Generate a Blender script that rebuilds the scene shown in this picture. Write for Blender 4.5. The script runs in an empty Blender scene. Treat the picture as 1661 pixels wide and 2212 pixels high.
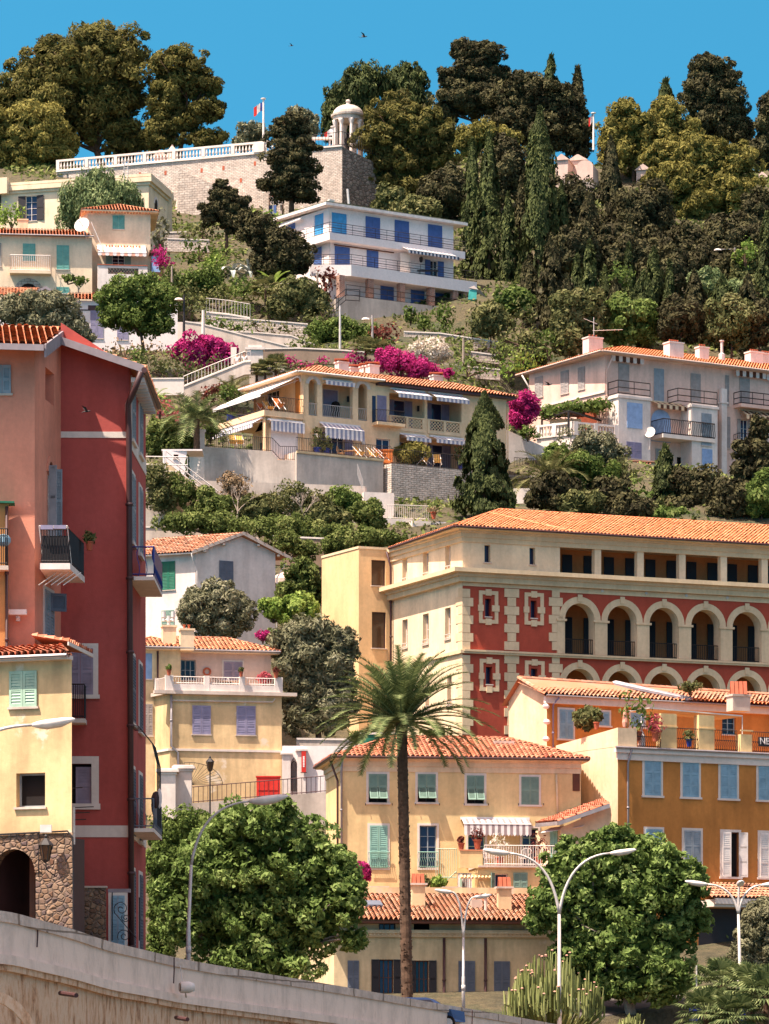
import bpy, math, random
import numpy as np
from mathutils import Vector
random.seed(7); rng = np.random.default_rng(7)
F=8000.0; HY=2300.0; CX=830.5
scene=bpy.context.scene; COL=scene.collection
R=math.radians
def at(px,py,Y): return ((px-CX)/F*Y, Y, (HY-py)/F*Y)
def zof(py,Y): return (HY-py)/F*Y
def wp(px,Y): return ((px-CX)/F*Y, Y)
VW=dict(c1=(0,0,1100),c2=(1000,100,1100),c3=(1976,0,1100),c4=(0,650,1000),c5=(900,700,1100),c6=(1976,700,1100),
 d1=(550,1300,800),d2=(1200,1350,900),d3=(1976,1300,1100),d4=(0,1200,700),d5=(0,2000,700),d6=(550,2050,900),
 e1=(1250,2000,1000),e2=(2176,2000,900),e3=(550,2700,850),e4=(1300,2800,1000),e5=(2076,2650,1000),e6=(0,2800,800),
 e7=(0,3400,1400),e8=(1300,3400,1000),g=(2176,3400,900))
def q(v,*a):
    ox,oy,w=VW[v]; k=1661.0/w; out=[]
    for i,t in enumerate(a): out.append(((ox if i%2==0 else oy)+t/k)/1.852)
    return out
# ---------------------------------------------------------------- materials
def srgb(h):
    if isinstance(h,str):
        h=h.lstrip('#'); c=[int(h[i:i+2],16)/255 for i in (0,2,4)]
    else: c=h
    l=.3*c[0]+.59*c[1]+.11*c[2]; c=[min(1,max(0,(l+(x-l)*.92)*f)) for x,f in zip(c,(1.035,.985,.98))]
    return tuple((x/12.92 if x<=.04045 else ((x+.055)/1.055)**2.4) for x in c)+(1,)
def newmat(n):
    m=bpy.data.materials.new(n); m.use_nodes=True; nt=m.node_tree
    return m,nt,nt.nodes['Principled BSDF']
def N(nt,t,**k):
    n=nt.nodes.new(t)
    for a,b in k.items():
        if a in n.inputs.keys() if not hasattr(n,a) else False: n.inputs[a].default_value=b
        else: setattr(n,a,b)
    return n
def mixc(nt,fac,a,b,mode='MIX'):
    n=nt.nodes.new('ShaderNodeMix'); n.data_type='RGBA'; n.blend_type=mode; n.clamp_result=False
    for s,v in ((0,fac),(6,a),(7,b)):
        if isinstance(v,bpy.types.NodeSocket): nt.links.new(v,n.inputs[s])
        else: n.inputs[s].default_value=v
    return n.outputs[2]
def ramp(nt,src,pts):
    n=nt.nodes.new('ShaderNodeValToRGB'); nt.links.new(src,n.inputs[0]); e=n.color_ramp.elements
    while len(e)<len(pts): e.new(.5)
    for i,(p,c) in enumerate(pts):
        e[i].position=p; e[i].color=c if len(c)==4 else tuple(c)+(1,)
    return n.outputs[0]
def pos(nt,scale=(1,1,1)):
    g=nt.nodes.new('ShaderNodeNewGeometry'); m=nt.nodes.new('ShaderNodeMapping'); m.inputs['Scale'].default_value=scale
    nt.links.new(g.outputs['Position'],m.inputs[0]); return m.outputs[0]
def noise(nt,vec,scale,detail=4,rough=.6):
    n=nt.nodes.new('ShaderNodeTexNoise'); n.inputs['Scale'].default_value=scale; n.inputs['Detail'].default_value=detail; n.inputs['Roughness'].default_value=rough
    nt.links.new(vec,n.inputs['Vector']); return n.outputs[0]
def bump(nt,b,h,strength=.3,dist=.05):
    n=nt.nodes.new('ShaderNodeBump'); n.inputs['Strength'].default_value=strength; n.inputs['Distance'].default_value=dist
    nt.links.new(h,n.inputs['Height']); nt.links.new(n.outputs[0],b.inputs['Normal'])
G=lambda v:(v,v,v,1)
def stucco(name,col,stain=.35,patch=None,rough=.9):
    m,nt,b=newmat(name); c=srgb(col)
    big=noise(nt,pos(nt),.35,5); fine=noise(nt,pos(nt),5,3); st=noise(nt,pos(nt,(1.4,1.4,.25)),1.0,5)
    v=ramp(nt,big,[(.3,G(1-stain*.45)),(.7,G(1+stain*.18))])
    s=ramp(nt,st,[(.38,G(1-stain*.75)),(.58,G(1.0))])
    x=mixc(nt,1.0,c,v,'MULTIPLY'); x=mixc(nt,.42,x,s,'MULTIPLY')
    x=mixc(nt,1.0,x,ramp(nt,fine,[(.3,G(.93)),(.7,G(1.05))]),'MULTIPLY')
    if patch:
        pn=noise(nt,pos(nt),.5,6,.65); x=mixc(nt,ramp(nt,pn,[(.60,G(0)),(.66,G(1))]),x,srgb(patch))
    nt.links.new(x,b.inputs['Base Color']); b.inputs['Roughness'].default_value=rough; b.inputs['Specular IOR Level'].default_value=.2
    bump(nt,b,noise(nt,pos(nt),22,3),.25,.02); return m
def plain(name,col,rough=.6,metal=0,var=.2,scale=2.2):
    m,nt,b=newmat(name); c=srgb(col)
    x=mixc(nt,1.0,c,ramp(nt,noise(nt,pos(nt),scale,3),[(.3,G(1-var)),(.7,G(1+var*.5))]),'MULTIPLY')
    nt.links.new(x,b.inputs['Base Color']); b.inputs['Roughness'].default_value=rough; b.inputs['Metallic'].default_value=metal; b.inputs['Specular IOR Level'].default_value=.3
    return m
def rndmat(name,cols,rough=.8,trans=0,weather=0):
    m,nt,b=newmat(name); a=nt.nodes.new('ShaderNodeAttribute'); a.attribute_name='rnd'
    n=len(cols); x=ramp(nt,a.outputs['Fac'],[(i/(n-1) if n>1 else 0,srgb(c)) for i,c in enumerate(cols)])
    if weather: x=mixc(nt,ramp(nt,noise(nt,pos(nt),.7,5),[(.45,G(0)),(.68,G(weather))]),x,srgb('#9c8672'))
    nt.links.new(x,b.inputs['Base Color']); b.inputs['Roughness'].default_value=rough; b.inputs['Specular IOR Level'].default_value=.08
    if trans:
        t=nt.nodes.new('ShaderNodeBsdfTranslucent'); nt.links.new(x,t.inputs[0]); s=nt.nodes.new('ShaderNodeMixShader'); s.inputs[0].default_value=trans
        nt.links.new(b.outputs[0],s.inputs[1]); nt.links.new(t.outputs[0],s.inputs[2]); nt.links.new(s.outputs[0],nt.nodes['Material Output'].inputs[0])
    return m
def stone(name,c1,c2,mortar,bw=.5,bh=.22,rough=.95,rot=0):
    # coursed masonry, mapped along the wall direction rot and up
    m,nt,b=newmat(name); g=nt.nodes.new('ShaderNodeNewGeometry'); mp=nt.nodes.new('ShaderNodeVectorRotate'); mp.rotation_type='Z_AXIS'; mp.inputs['Angle'].default_value=-rot
    nt.links.new(g.outputs['Position'],mp.inputs[0]); sx=nt.nodes.new('ShaderNodeSeparateXYZ'); nt.links.new(mp.outputs[0],sx.inputs[0])
    cb=nt.nodes.new('ShaderNodeCombineXYZ'); nt.links.new(sx.outputs[0],cb.inputs[0]); nt.links.new(sx.outputs[2],cb.inputs[1])
    nz=nt.nodes.new('ShaderNodeTexNoise'); nz.inputs['Scale'].default_value=2.; nt.links.new(cb.outputs[0],nz.inputs['Vector'])
    ad=nt.nodes.new('ShaderNodeMixRGB'); ad.blend_type='ADD'; ad.inputs[0].default_value=.12; nt.links.new(cb.outputs[0],ad.inputs[1]); nt.links.new(nz.outputs[1],ad.inputs[2])
    br=nt.nodes.new('ShaderNodeTexBrick'); nt.links.new(ad.outputs[0],br.inputs['Vector'])
    br.inputs['Color1'].default_value=srgb(c1); br.inputs['Color2'].default_value=srgb(c2); br.inputs['Mortar'].default_value=srgb(mortar)
    br.inputs['Scale'].default_value=1; br.inputs['Brick Width'].default_value=bw; br.inputs['Row Height'].default_value=bh; br.inputs['Mortar Size'].default_value=.03; br.inputs['Mortar Smooth'].default_value=.4
    x=mixc(nt,1.0,br.outputs[0],ramp(nt,noise(nt,pos(nt),1.3,6,.7),[(.3,G(.6)),(.7,G(1.15))]),'MULTIPLY')
    nt.links.new(x,b.inputs['Base Color']); b.inputs['Roughness'].default_value=rough
    h=mixc(nt,.5,br.outputs[0],noise(nt,pos(nt),4,5)); bump(nt,b,h,.9,.12); return m
def rubble(name,cols,mortar,scale=2.2,stretch=1.5):
    m,nt,b=newmat(name); v=nt.nodes.new('ShaderNodeTexVoronoi'); v.inputs['Scale'].default_value=scale; nt.links.new(pos(nt,(1,1,stretch)),v.inputs['Vector'])
    v2=nt.nodes.new('ShaderNodeTexVoronoi'); v2.feature='DISTANCE_TO_EDGE'; v2.inputs['Scale'].default_value=scale; nt.links.new(pos(nt,(1,1,stretch)),v2.inputs['Vector'])
    bw=nt.nodes.new('ShaderNodeSeparateColor'); nt.links.new(v.outputs['Color'],bw.inputs[0])
    x=ramp(nt,bw.outputs[0],[(i/(len(cols)-1),srgb(c)) for i,c in enumerate(cols)])
    x=mixc(nt,ramp(nt,v2.outputs['Distance'],[(.02,G(1)),(.09,G(0))]),x,srgb(mortar))
    x=mixc(nt,1.0,x,ramp(nt,noise(nt,pos(nt),1.5,6,.7),[(.3,G(.65)),(.7,G(1.1))]),'MULTIPLY')
    nt.links.new(x,b.inputs['Base Color']); b.inputs['Roughness'].default_value=.95
    bump(nt,b,ramp(nt,v2.outputs['Distance'],[(0,G(0)),(.2,G(1))]),.8,.1); return m
def glassm(name,col,rough=.08):
    m,nt,b=newmat(name); b.inputs['Base Color'].default_value=srgb(col); b.inputs['Roughness'].default_value=rough; b.inputs['Specular IOR Level'].default_value=.4
    bump(nt,b,noise(nt,pos(nt),1.5,2),.08,.05); return m
# ---------------------------------------------------------------- mesh builder
class MB:
    def __init__(s): s.v=[]; s.f=[]; s.m=[]; s.r=[]
    def add(s,vs,fs,m=0,r=None):
        o=len(s.v); s.v.extend(vs)
        rr=random.random() if r is None else r
        for f in fs: s.f.append(tuple(i+o for i in f)); s.m.append(m); s.r.append(rr)
    def poly(s,pts,m=0,r=None): s.add(list(pts),[tuple(range(len(pts)))],m,r)
    def hexa(s,p,m=0,r=None): # 8 pts: bottom 4 then top 4
        s.add(p,[(3,2,1,0),(4,5,6,7),(0,1,5,4),(1,2,6,5),(2,3,7,6),(3,0,4,7)],m,r)
    def box(s,x0,x1,y0,y1,z0,z1,m=0,r=None):
        s.hexa([(x0,y0,z0),(x1,y0,z0),(x1,y1,z0),(x0,y1,z0),(x0,y0,z1),(x1,y0,z1),(x1,y1,z1),(x0,y1,z1)],m,r)
    def tube(s,pts,r,n=6,m=0,rr=None,cap=True):
        pts=[Vector(p) for p in pts]; rad=r if isinstance(r,(list,tuple)) else [r]*len(pts); vs=[]; prev=None
        for i,p in enumerate(pts):
            t=(pts[min(i+1,len(pts)-1)]-pts[max(i-1,0)]); t=t.normalized() if t.length>1e-9 else Vector((0,0,1))
            a=prev if prev is not None else (Vector((1,0,0)) if abs(t.x)<.8 else Vector((0,1,0)))
            a=(a-t*a.dot(t)).normalized(); b=t.cross(a); prev=a
            for k in range(n):
                c=2*math.pi*k/n; vs.append(tuple(p+a*(math.cos(c)*rad[i])+b*(math.sin(c)*rad[i])))
        fs=[]
        for i in range(len(pts)-1):
            for k in range(n): fs.append((i*n+k,i*n+(k+1)%n,(i+1)*n+(k+1)%n,(i+1)*n+k))
        if cap: fs.append(tuple(range(n-1,-1,-1))); fs.append(tuple((len(pts)-1)*n+k for k in range(n)))
        s.add(vs,fs,m,rr)
    def lathe(s,c,prof,n=16,m=0,a0=0):
        vs=[];fs=[]
        for r,z in prof:
            for k in range(n):
                a=a0+2*math.pi*k/n; vs.append((c[0]+r*math.cos(a),c[1]+r*math.sin(a),c[2]+z))
        for i in range(len(prof)-1):
            for k in range(n): fs.append((i*n+k,i*n+(k+1)%n,(i+1)*n+(k+1)%n,(i+1)*n+k))
        fs.append(tuple(range(n-1,-1,-1))); fs.append(tuple((len(prof)-1)*n+k for k in range(n))); s.add(vs,fs,m)
    def ball(s,c,r,n=8,m=0,sz=(1,1,1)):
        vs=[];fs=[];k=n//2+1
        for i in range(1,k): 
            t=math.pi*i/k
            for j in range(n): a=2*math.pi*j/n; vs.append((c[0]+r*sz[0]*math.sin(t)*math.cos(a),c[1]+r*sz[1]*math.sin(t)*math.sin(a),c[2]+r*sz[2]*math.cos(t)))
        for i in range(k-2):
            for j in range(n): fs.append((i*n+j,(i+1)*n+j,(i+1)*n+(j+1)%n,i*n+(j+1)%n))
        vs.append((c[0],c[1],c[2]+r*sz[2])); vs.append((c[0],c[1],c[2]-r*sz[2])); T=len(vs)-2
        for j in range(n): fs.append((T,j,(j+1)%n)); fs.append((T+1,(k-2)*n+(j+1)%n,(k-2)*n+j))
        s.add(vs,fs,m)
    def build(s,name,mats,parent=None,smooth=False,loc=None):
        if not isinstance(mats,(list,tuple)): mats=[mats]
        r=parent
        while r is not None and r.parent is not None: r=r.parent
        L=Vector(r.location) if r is not None else Vector(loc if loc is not None else (0,0,0))
        me=bpy.data.meshes.new(name); me.from_pydata([tuple(Vector(p)-L) for p in s.v],[],s.f)
        for m in mats: me.materials.append(m)
        me.polygons.foreach_set('material_index',s.m)
        if smooth: me.polygons.foreach_set('use_smooth',[True]*len(s.f))
        at_=me.attributes.new('rnd','FLOAT','FACE'); at_.data.foreach_set('value',s.r); me.update()
        o=bpy.data.objects.new(name,me); COL.objects.link(o)
        if parent is not None: o.parent=parent
        elif loc is not None: o.location=loc
        return o
def tag(o,label=None,cat=None,group=None,kind=None):
    if label: o['label']=label
    if cat: o['category']=cat
    if group: o['group']=group
    if kind: o['kind']=kind
    return o
def thing(name,label,cat,loc,group=None):
    o=bpy.data.objects.new(name,None); COL.objects.link(o); o.location=loc; o.empty_display_size=.5
    return tag(o,label,cat,group)
def one(mb,name,mats,label,cat,loc,group=None,smooth=False):
    return tag(mb.build(name,mats,None,smooth,loc),label,cat,group)
def copy_tree(o,parent=None):
    c=o.copy(); COL.objects.link(c); c.parent=parent
    for ch in list(o.children): copy_tree(ch,c)
    return c
# ---------------------------------------------------------------- wall planes
class Fc:
    def __init__(s,o,d):
        l=math.hypot(*d); s.o=(o[0],o[1]); s.d=(d[0]/l,d[1]/l); s.n=(s.d[1],-s.d[0])
        s.holes=[]
    def P(s,u,w,z): return (s.o[0]+s.d[0]*u+s.n[0]*w, s.o[1]+s.d[1]*u+s.n[1]*w, z)
    def uz(s,px,py):
        a=(px-CX)/F; Y=(s.o[0]*s.n[0]+s.o[1]*s.n[1])/(a*s.n[0]+s.n[1])
        return ((a*Y-s.o[0])*s.d[0]+(Y-s.o[1])*s.d[1], (HY-py)/F*Y)
    def u(s,px): return s.uz(px,0)[0]
    def z(s,px,py): return s.uz(px,py)[1]
    def rect(s,x0,y0,x1,y1):
        xc=(x0+x1)/2; u0,u1=sorted((s.u(x0),s.u(x1))); return u0,u1,s.z(xc,y1),s.z(xc,y0)
    def off(s,w): return Fc(s.P(0,w,0)[:2],s.d)
    def box(s,mb,u0,u1,w0,w1,z0,z1,m=0,r=None):
        P=s.P; mb.hexa([P(u0,w1,z0),P(u1,w1,z0),P(u1,w0,z0),P(u0,w0,z0),P(u0,w1,z1),P(u1,w1,z1),P(u1,w0,z1),P(u0,w0,z1)],m,r)
    def wall(s,mb,u0,u1,z0,z1,dep=.22,m=0,holes=None):
        hs=[h for h in (s.holes if holes is None else holes) if h[0]<u1 and h[1]>u0 and h[2]<z1 and h[3]>z0]
        us=sorted({u0,u1}|{x for h in hs for x in h[:2] if u0<x<u1}); zs=sorted({z0,z1}|{x for h in hs for x in h[2:4] if z0<x<z1}); P=s.P
        for i in range(len(us)-1):
            for j in range(len(zs)-1):
                uc=(us[i]+us[i+1])/2; zc=(zs[j]+zs[j+1])/2
                if any(h[0]<uc<h[1] and h[2]<zc<h[3] for h in hs): continue
                mb.poly([P(us[i],0,zs[j]),P(us[i+1],0,zs[j]),P(us[i+1],0,zs[j+1]),P(us[i],0,zs[j+1])],m)
        for a,b,c,d in [h[:4] for h in hs]:
            for p0,p1 in (((a,c),(b,c)),((b,c),(b,d)),((b,d),(a,d)),((a,d),(a,c))):
                mb.poly([P(p0[0],0,p0[1]),P(p1[0],0,p1[1]),P(p1[0],-dep,p1[1]),P(p0[0],-dep,p0[1])],m)
def corner(px,Y,a,b=None):
    """faces meeting at a corner: Rf recedes right at a deg, Lf recedes left at b deg"""
    b=90-a if b is None else b; o=wp(px,Y)
    return Fc(o,(math.cos(R(a)),math.sin(R(a)))), Fc(o,(math.cos(R(b)),-math.sin(R(b))))
def archwall(mb,fc,uc,half,ua,ub,zb,zs,zt,dep,m=0,n=14,mr=None):
    P=fc.P; mr=m if mr is None else mr
    A=[(uc-half*math.cos(math.pi*i/n),zs+half*math.sin(math.pi*i/n)) for i in range(n+1)]
    for x0,x1 in ((ua,uc-half),(uc+half,ub)):
        if x1>x0+1e-6: mb.poly([P(x0,0,zb),P(x1,0,zb),P(x1,0,zt),P(x0,0,zt)],m)
    for i in range(n): mb.poly([P(A[i][0],0,A[i][1]),P(A[i+1][0],0,A[i+1][1]),P(A[i+1][0],0,zt),P(A[i][0],0,zt)],m)
    B=[(uc-half,zb)]+A+[(uc+half,zb)]
    for i in range(len(B)-1): mb.poly([P(B[i][0],0,B[i][1]),P(B[i+1][0],0,B[i+1][1]),P(B[i+1][0],-dep,B[i+1][1]),P(B[i][0],-dep,B[i][1])],mr)
def ring(mb,fc,uc,half,t,zs,w=.06,m=0,n=14,a0=0,a1=math.pi):
    P=fc.P
    for i in range(n):
        p=[a0+(a1-a0)*(i+k)/n for k in (0,1)]; pts=[]
        for w_ in (0.0,w):
            for (rr,a) in ((half-.015,p[0]),(half+t,p[0]),(half+t,p[1]),(half-.015,p[1])): pts.append(P(uc-rr*math.cos(a),w_,zs+rr*math.sin(a)))
        mb.hexa(pts,m)
# ---------------------------------------------------------------- materials used by many things
M={}
M['white']=plain('white_paint','#dcd8cf',.5); M['trim']=stucco('white_trim','#d5cec2',.2); M['iron']=plain('dark_iron','#2c2727',.5); M['whiteiron']=plain('white_iron','#d8d4cc',.4)
M['glass']=glassm('window_glass','#1c1f2c'); M['glassblue']=glassm('blue_glass','#252b48'); M['glassbrown']=glassm('brown_glass','#4e3a28',.12); M['dark']=plain('dark_interior','#1a1313',.9)
M['zinc']=plain('zinc_gutter','#8d8a8c',.45,.3); M['pipebrown']=plain('brown_pipe','#4a3030',.5); M['concrete']=stucco('concrete','#cabfb0',.6); M['galv']=plain('galvanised_steel','#c4c2bc',.45,.15)
M['tile']=rndmat('orange_tiles',['#b5714f','#cf8f68','#c07c58','#d9a07c','#9a5e46'],.85,0,.35)
M['tilenew']=rndmat('new_orange_tiles',['#c87c50','#d58a5c','#cf8256','#dc966a','#bf744c'],.85,0,.15)
M['tilered']=rndmat('red_tiles',['#b06848','#c98264','#bb7254','#d59474','#8c4836'],.85,0,.3)
M['tileold']=rndmat('weathered_tiles',['#a36a4c','#c08a68','#b5785a','#c9a184','#8a5a44'],.9,0,.5)
M['terracotta']=plain('terracotta','#a8563a',.8); M['wood']=plain('brown_wood','#5a3524',.7); M['deckwood']=plain('light_wood','#c9a070',.6)
M['bark']=plain('bark','#5a4636',.95,0,.4,6); M['palebark']=plain('pale_bark','#94897a',.95,0,.3,6)
M['cyan']=plain('cyan_green_paint','#5fa093',.6); M['sea']=plain('sea_green_paint','#7fb0a0',.6); M['sky']=plain('light_blue_paint','#7fa6b8',.6); M['blue']=plain('blue_paint','#4464a2',.55); M['bright']=plain('bright_blue_paint','#3a94cc',.55)
M['lilac']=plain('lilac_paint','#8684a0',.6); M['greygreen']=plain('grey_green_paint','#6f8f80',.6); M['palegreen']=plain('pale_green_paint','#9cc0a8',.6); M['greyblue']=plain('grey_blue_paint','#8a98a0',.6); M['greyshut']=plain('weathered_grey_paint','#9a9590',.7); M['darkgreen']=plain('dark_green_paint','#1f6a50',.6); M['darkshut']=plain('dark_shutter_paint','#2e2a2c',.6); M['steelblue']=plain('steel_blue_paint','#5c6674',.6); M['paleblue']=plain('pale_blue_board','#86a8d0',.7); M['mauve']=plain('mauve_paint','#8e8494',.7)
M['awnw']=plain('awning_white','#dcdad6',.8); M['awnb']=plain('awning_blue','#8a92a8',.8); M['awnn']=plain('awning_navy','#37445e',.8); M['awnr']=plain('awning_red','#8f8080',.8); M['awno']=plain('awning_orange','#d8a48c',.8)
M['red']=plain('red_paint','#c0281c',.5); M['yellowcloth']=plain('yellow_cloth','#e2b45c',.8); M['orangecloth']=plain('orange_cloth','#c9702e',.8); M['navy']=plain('navy_blue_paint','#1e2c78',.4); M['cloth']=plain('white_cloth','#d8d4d0',.9)
# ---------------------------------------------------------------- windows and shutters
def leaf(mb,fc,uh,w0,ang,wd,z0,z1,sp=.11,panels=2,sgn=1):
    """louvred leaf hinged at uh; opens by ang from the wall; sgn +1 extends to +u"""
    ca,sa=math.cos(ang),math.sin(ang)
    def P(a,b,z): return fc.P(uh+sgn*(a*ca-b*sa),w0+a*sa+b*ca,z)
    def bx(a0,a1,b0,b1,za,zb,r=.5): mb.hexa([P(a0,b1,za),P(a1,b1,za),P(a1,b0,za),P(a0,b0,za),P(a0,b1,zb),P(a1,b1,zb),P(a1,b0,zb),P(a0,b0,zb)],0,r)
    st=min(.075,wd*.2); t=.04
    bx(0,st,0,t,z0,z1); bx(wd-st,wd,0,t,z0,z1)
    rails=[z0]+[z0+(z1-z0)*k/panels for k in range(1,panels)]+[z1-.1]
    for i,zr in enumerate(rails): bx(st,wd-st,0,t,zr if i in(0,len(rails)-1) else zr-.05,zr+.1 if i in (0,len(rails)-1) else zr+.05)
    n=max(3,int((z1-z0)/sp))
    for k in range(n):
        za=z0+.08+(z1-z0-.16)*k/n; zb=za+(z1-z0-.16)/n*1.02
        mb.poly([P(st,.035,za),P(wd-st,.035,za),P(wd-st,.006,zb),P(st,.006,zb)],0,.2)
    bx(st,wd-st,.0,.004,z0+.05,z1-.05)
def surround(mb,fc,u0,u1,z0,z1,tw,w=.04,sill=True):
    fc.box(mb,u0-tw,u0,0,w,z0,z1); fc.box(mb,u1,u1+tw,0,w,z0,z1); fc.box(mb,u0-tw,u1+tw,0,w,z1,z1+tw)
    fc.box(mb,u0-tw-(.05 if sill else 0),u1+tw+(.05 if sill else 0),0,w+(.07 if sill else 0),z0-tw*.8,z0)
def pane(root,fc,u0,u1,z0,z1,dep,fm,gm,cols=2,rows=3,fw=.06):
    g=MB(); g.poly([fc.P(u0,-dep,z0),fc.P(u1,-dep,z0),fc.P(u1,-dep,z1),fc.P(u0,-dep,z1)])
    f=MB()
    for i in range(cols+1):
        x=u0+(u1-u0)*i/cols; f_=fw if i in(0,cols) else fw*.9
        a=x if i==0 else (x-f_ if i==cols else x-f_/2); fc.box(f,a,a+f_,-dep+.003,-dep+.05,z0,z1)
    for j in range(rows+1):
        z=z0+(z1-z0)*j/rows; f_=fw if j in(0,rows) else fw*.5
        a=z if j==0 else (z-f_ if j==rows else z-f_/2); fc.box(f,u0+fw,u1-fw,-dep+.006,-dep+.045,a,a+f_)
    fo=f.build('window_frame',fm,root); go=g.build('pane',gm,fo); return fo
def win(root,fc,r,st='S',col='greyshut',trim=None,tw=.13,label=None,cols=2,rows=3,gm='glass',fm='white',sill=True,dep=.2,panels=2,sp=.11,raw=None,sf=.5,uneven=None):
    u0,u1,z0,z1=raw if raw else fc.rect(*r)
    if trim: # pixel rect is the opening
        mb=MB(); surround(mb,fc,u0,u1,z0,z1,tw,.035,sill)
    else:
        mb=MB(); fc.box(mb,u0-.06,u1+.06,0,.09,z0-.07,z0)
    W=mb.build('window',M[trim] if trim else M['concrete'],root)
    if label: W['label']=label
    um=(u0+u1)/2; hw=(u1-u0)/2
    def lf(*a,**k):
        b=MB(); leaf(b,fc,*a,**k); b.build('shutter',M[col],W)
    if st=='S':
        lf(u0,.03,0,hw-.006,z0,z1,sp,panels,1); lf(u1,.03,0,hw-.006,z0,z1,sp,panels,-1)
    elif st=='P': # lower halves propped outwards
        zm=z0+(z1-z0)*.55
        for a,sg in ((u0,1),(u1,-1)): lf(a,.03,0,hw-.006,zm,z1,sp,1,sg)
        fc.holes.append((u0,u1,z0,zm)); 
        for a in (u0+.02,um+.02):
            b=MB(); L=zm-z0-.05; A=R(33); 
            def Pq(x,t,o): return fc.P(a+x,.05+t*math.sin(A)+o*math.cos(A),zm-t*math.cos(A)+o*math.sin(A))
            wd=hw-.04; n=9
            def bx(x0,x1,t0,t1,o0,o1): b.hexa([Pq(x0,t1,o0),Pq(x1,t1,o0),Pq(x1,t1,o1),Pq(x0,t1,o1),Pq(x0,t0,o0),Pq(x1,t0,o0),Pq(x1,t0,o1),Pq(x0,t0,o1)])
            bx(0,.06,0,L,0,.04); bx(wd-.06,wd,0,L,0,.04); bx(.06,wd-.06,0,.07,0,.04); bx(.06,wd-.06,L-.07,L,0,.04)
            for k in range(n): t=.07+(L-.14)*k/n; t2=.07+(L-.14)*(k+1)/n; b.poly([Pq(.06,t2,.035),Pq(wd-.06,t2,.035),Pq(wd-.06,t,.005),Pq(.06,t,.005)])
            b.build('shutter',M[col],W)
        pane(W,fc,u0,u1,z0,zm,dep,M['darkshut'],M['dark'],2,1)
    elif st in('G','O','D','H'):
        fc.holes.append((u0,u1,z0,z1))
        if st=='D': 
            b=MB(); b.poly([fc.P(u0,-dep,z0),fc.P(u1,-dep,z0),fc.P(u1,-dep,z1),fc.P(u0,-dep,z1)]); b.build('pane',M[gm],W)  # panes in the dark material stand in for the unlit room behind
        else: pane(W,fc,u0,u1,z0,z1,dep,M[fm],M[gm],cols,rows)
        if st=='O':
            wd=hw*2*sf
            lf(u0,.03,math.pi-R(8),wd,z0,z1,sp,panels,1); lf(u1,.03,math.pi-R(8),wd,z0,z1,sp,panels,-1)
        if st=='H': # half open leaves
            lf(u0,.03,R(10),hw*.96,z0,z1,sp,panels,1); lf(u1,.03,math.pi-R(12),hw*.98,z0,z1,sp,panels,-1)
    return W
def rail(mb,pts,z0,z1,sp=.14,r=.012,wavy=False,mid=False,m=0,bottom=.08):
    for i in range(len(pts)-1):
        a=Vector(pts[i]+(0,)) if len(pts[i])==2 else Vector(pts[i]); b=Vector(pts[i+1]+(0,)) if len(pts[i+1])==2 else Vector(pts[i+1])
        dz0,dz1=a.z,b.z; L=(b-a).length; n=max(1,int(L/sp))
        for z in ([z0+bottom,z1] + ([z0+(z1-z0)*.5] if mid else [])): mb.tube([(a.x,a.y,z+dz0),(b.x,b.y,z+dz1)],r*1.5,4,m)
        for k in range(n+1):
            t=k/n; x=a.x+(b.x-a.x)*t; y=a.y+(b.y-a.y)*t; dz=dz0+(dz1-dz0)*t
            if mid and k%max(1,int(1.4/sp)): continue
            if wavy: mb.tube([(x,y,z0+dz+(z1-z0)*s) if s in(0,1) else (x+.05*math.sin(s*6.28),y-.04*math.sin(s*3.14),z0+dz+(z1-z0)*s) for s in (0,.2,.4,.6,.8,1)],r,3,m,None,False)
            else: mb.tube([(x,y,z0+dz),(x,y,z1+dz)],r,4,m,None,False)
def balcony(root,fc,x0,x1,ytop,th,dep,col='trim',rcol='iron',rh=1.0,sp=.13,wavy=False,mid=False,yc=None,r=.014,name='balcony',brackets=False,solid=False):
    u0,u1=sorted((fc.u(x0),fc.u(x1))); z=fc.z((x0+x1)/2,ytop)
    mb=MB(); fc.box(mb,u0,u1,.003,dep,z-th,z)
    if brackets:
        for k in range(brackets): u=u0+(u1-u0)*(k+.5)/brackets; mb.tube([fc.P(u,0,z-th-.7),fc.P(u,dep*.8,z-th)],.02,4)
    B=mb.build(name,M[col],root)
    rb=MB(); P=lambda u,w: fc.P(u,w,0)[:2]
    rail(rb,[P(u0+.04,.05),P(u0+.04,dep-.05),P(u1-.04,dep-.05),P(u1-.04,.05)],z,z+rh,sp,r,wavy,mid)
    rb.build('railing',M[rcol],B); return B,(u0,u1,z)
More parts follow.
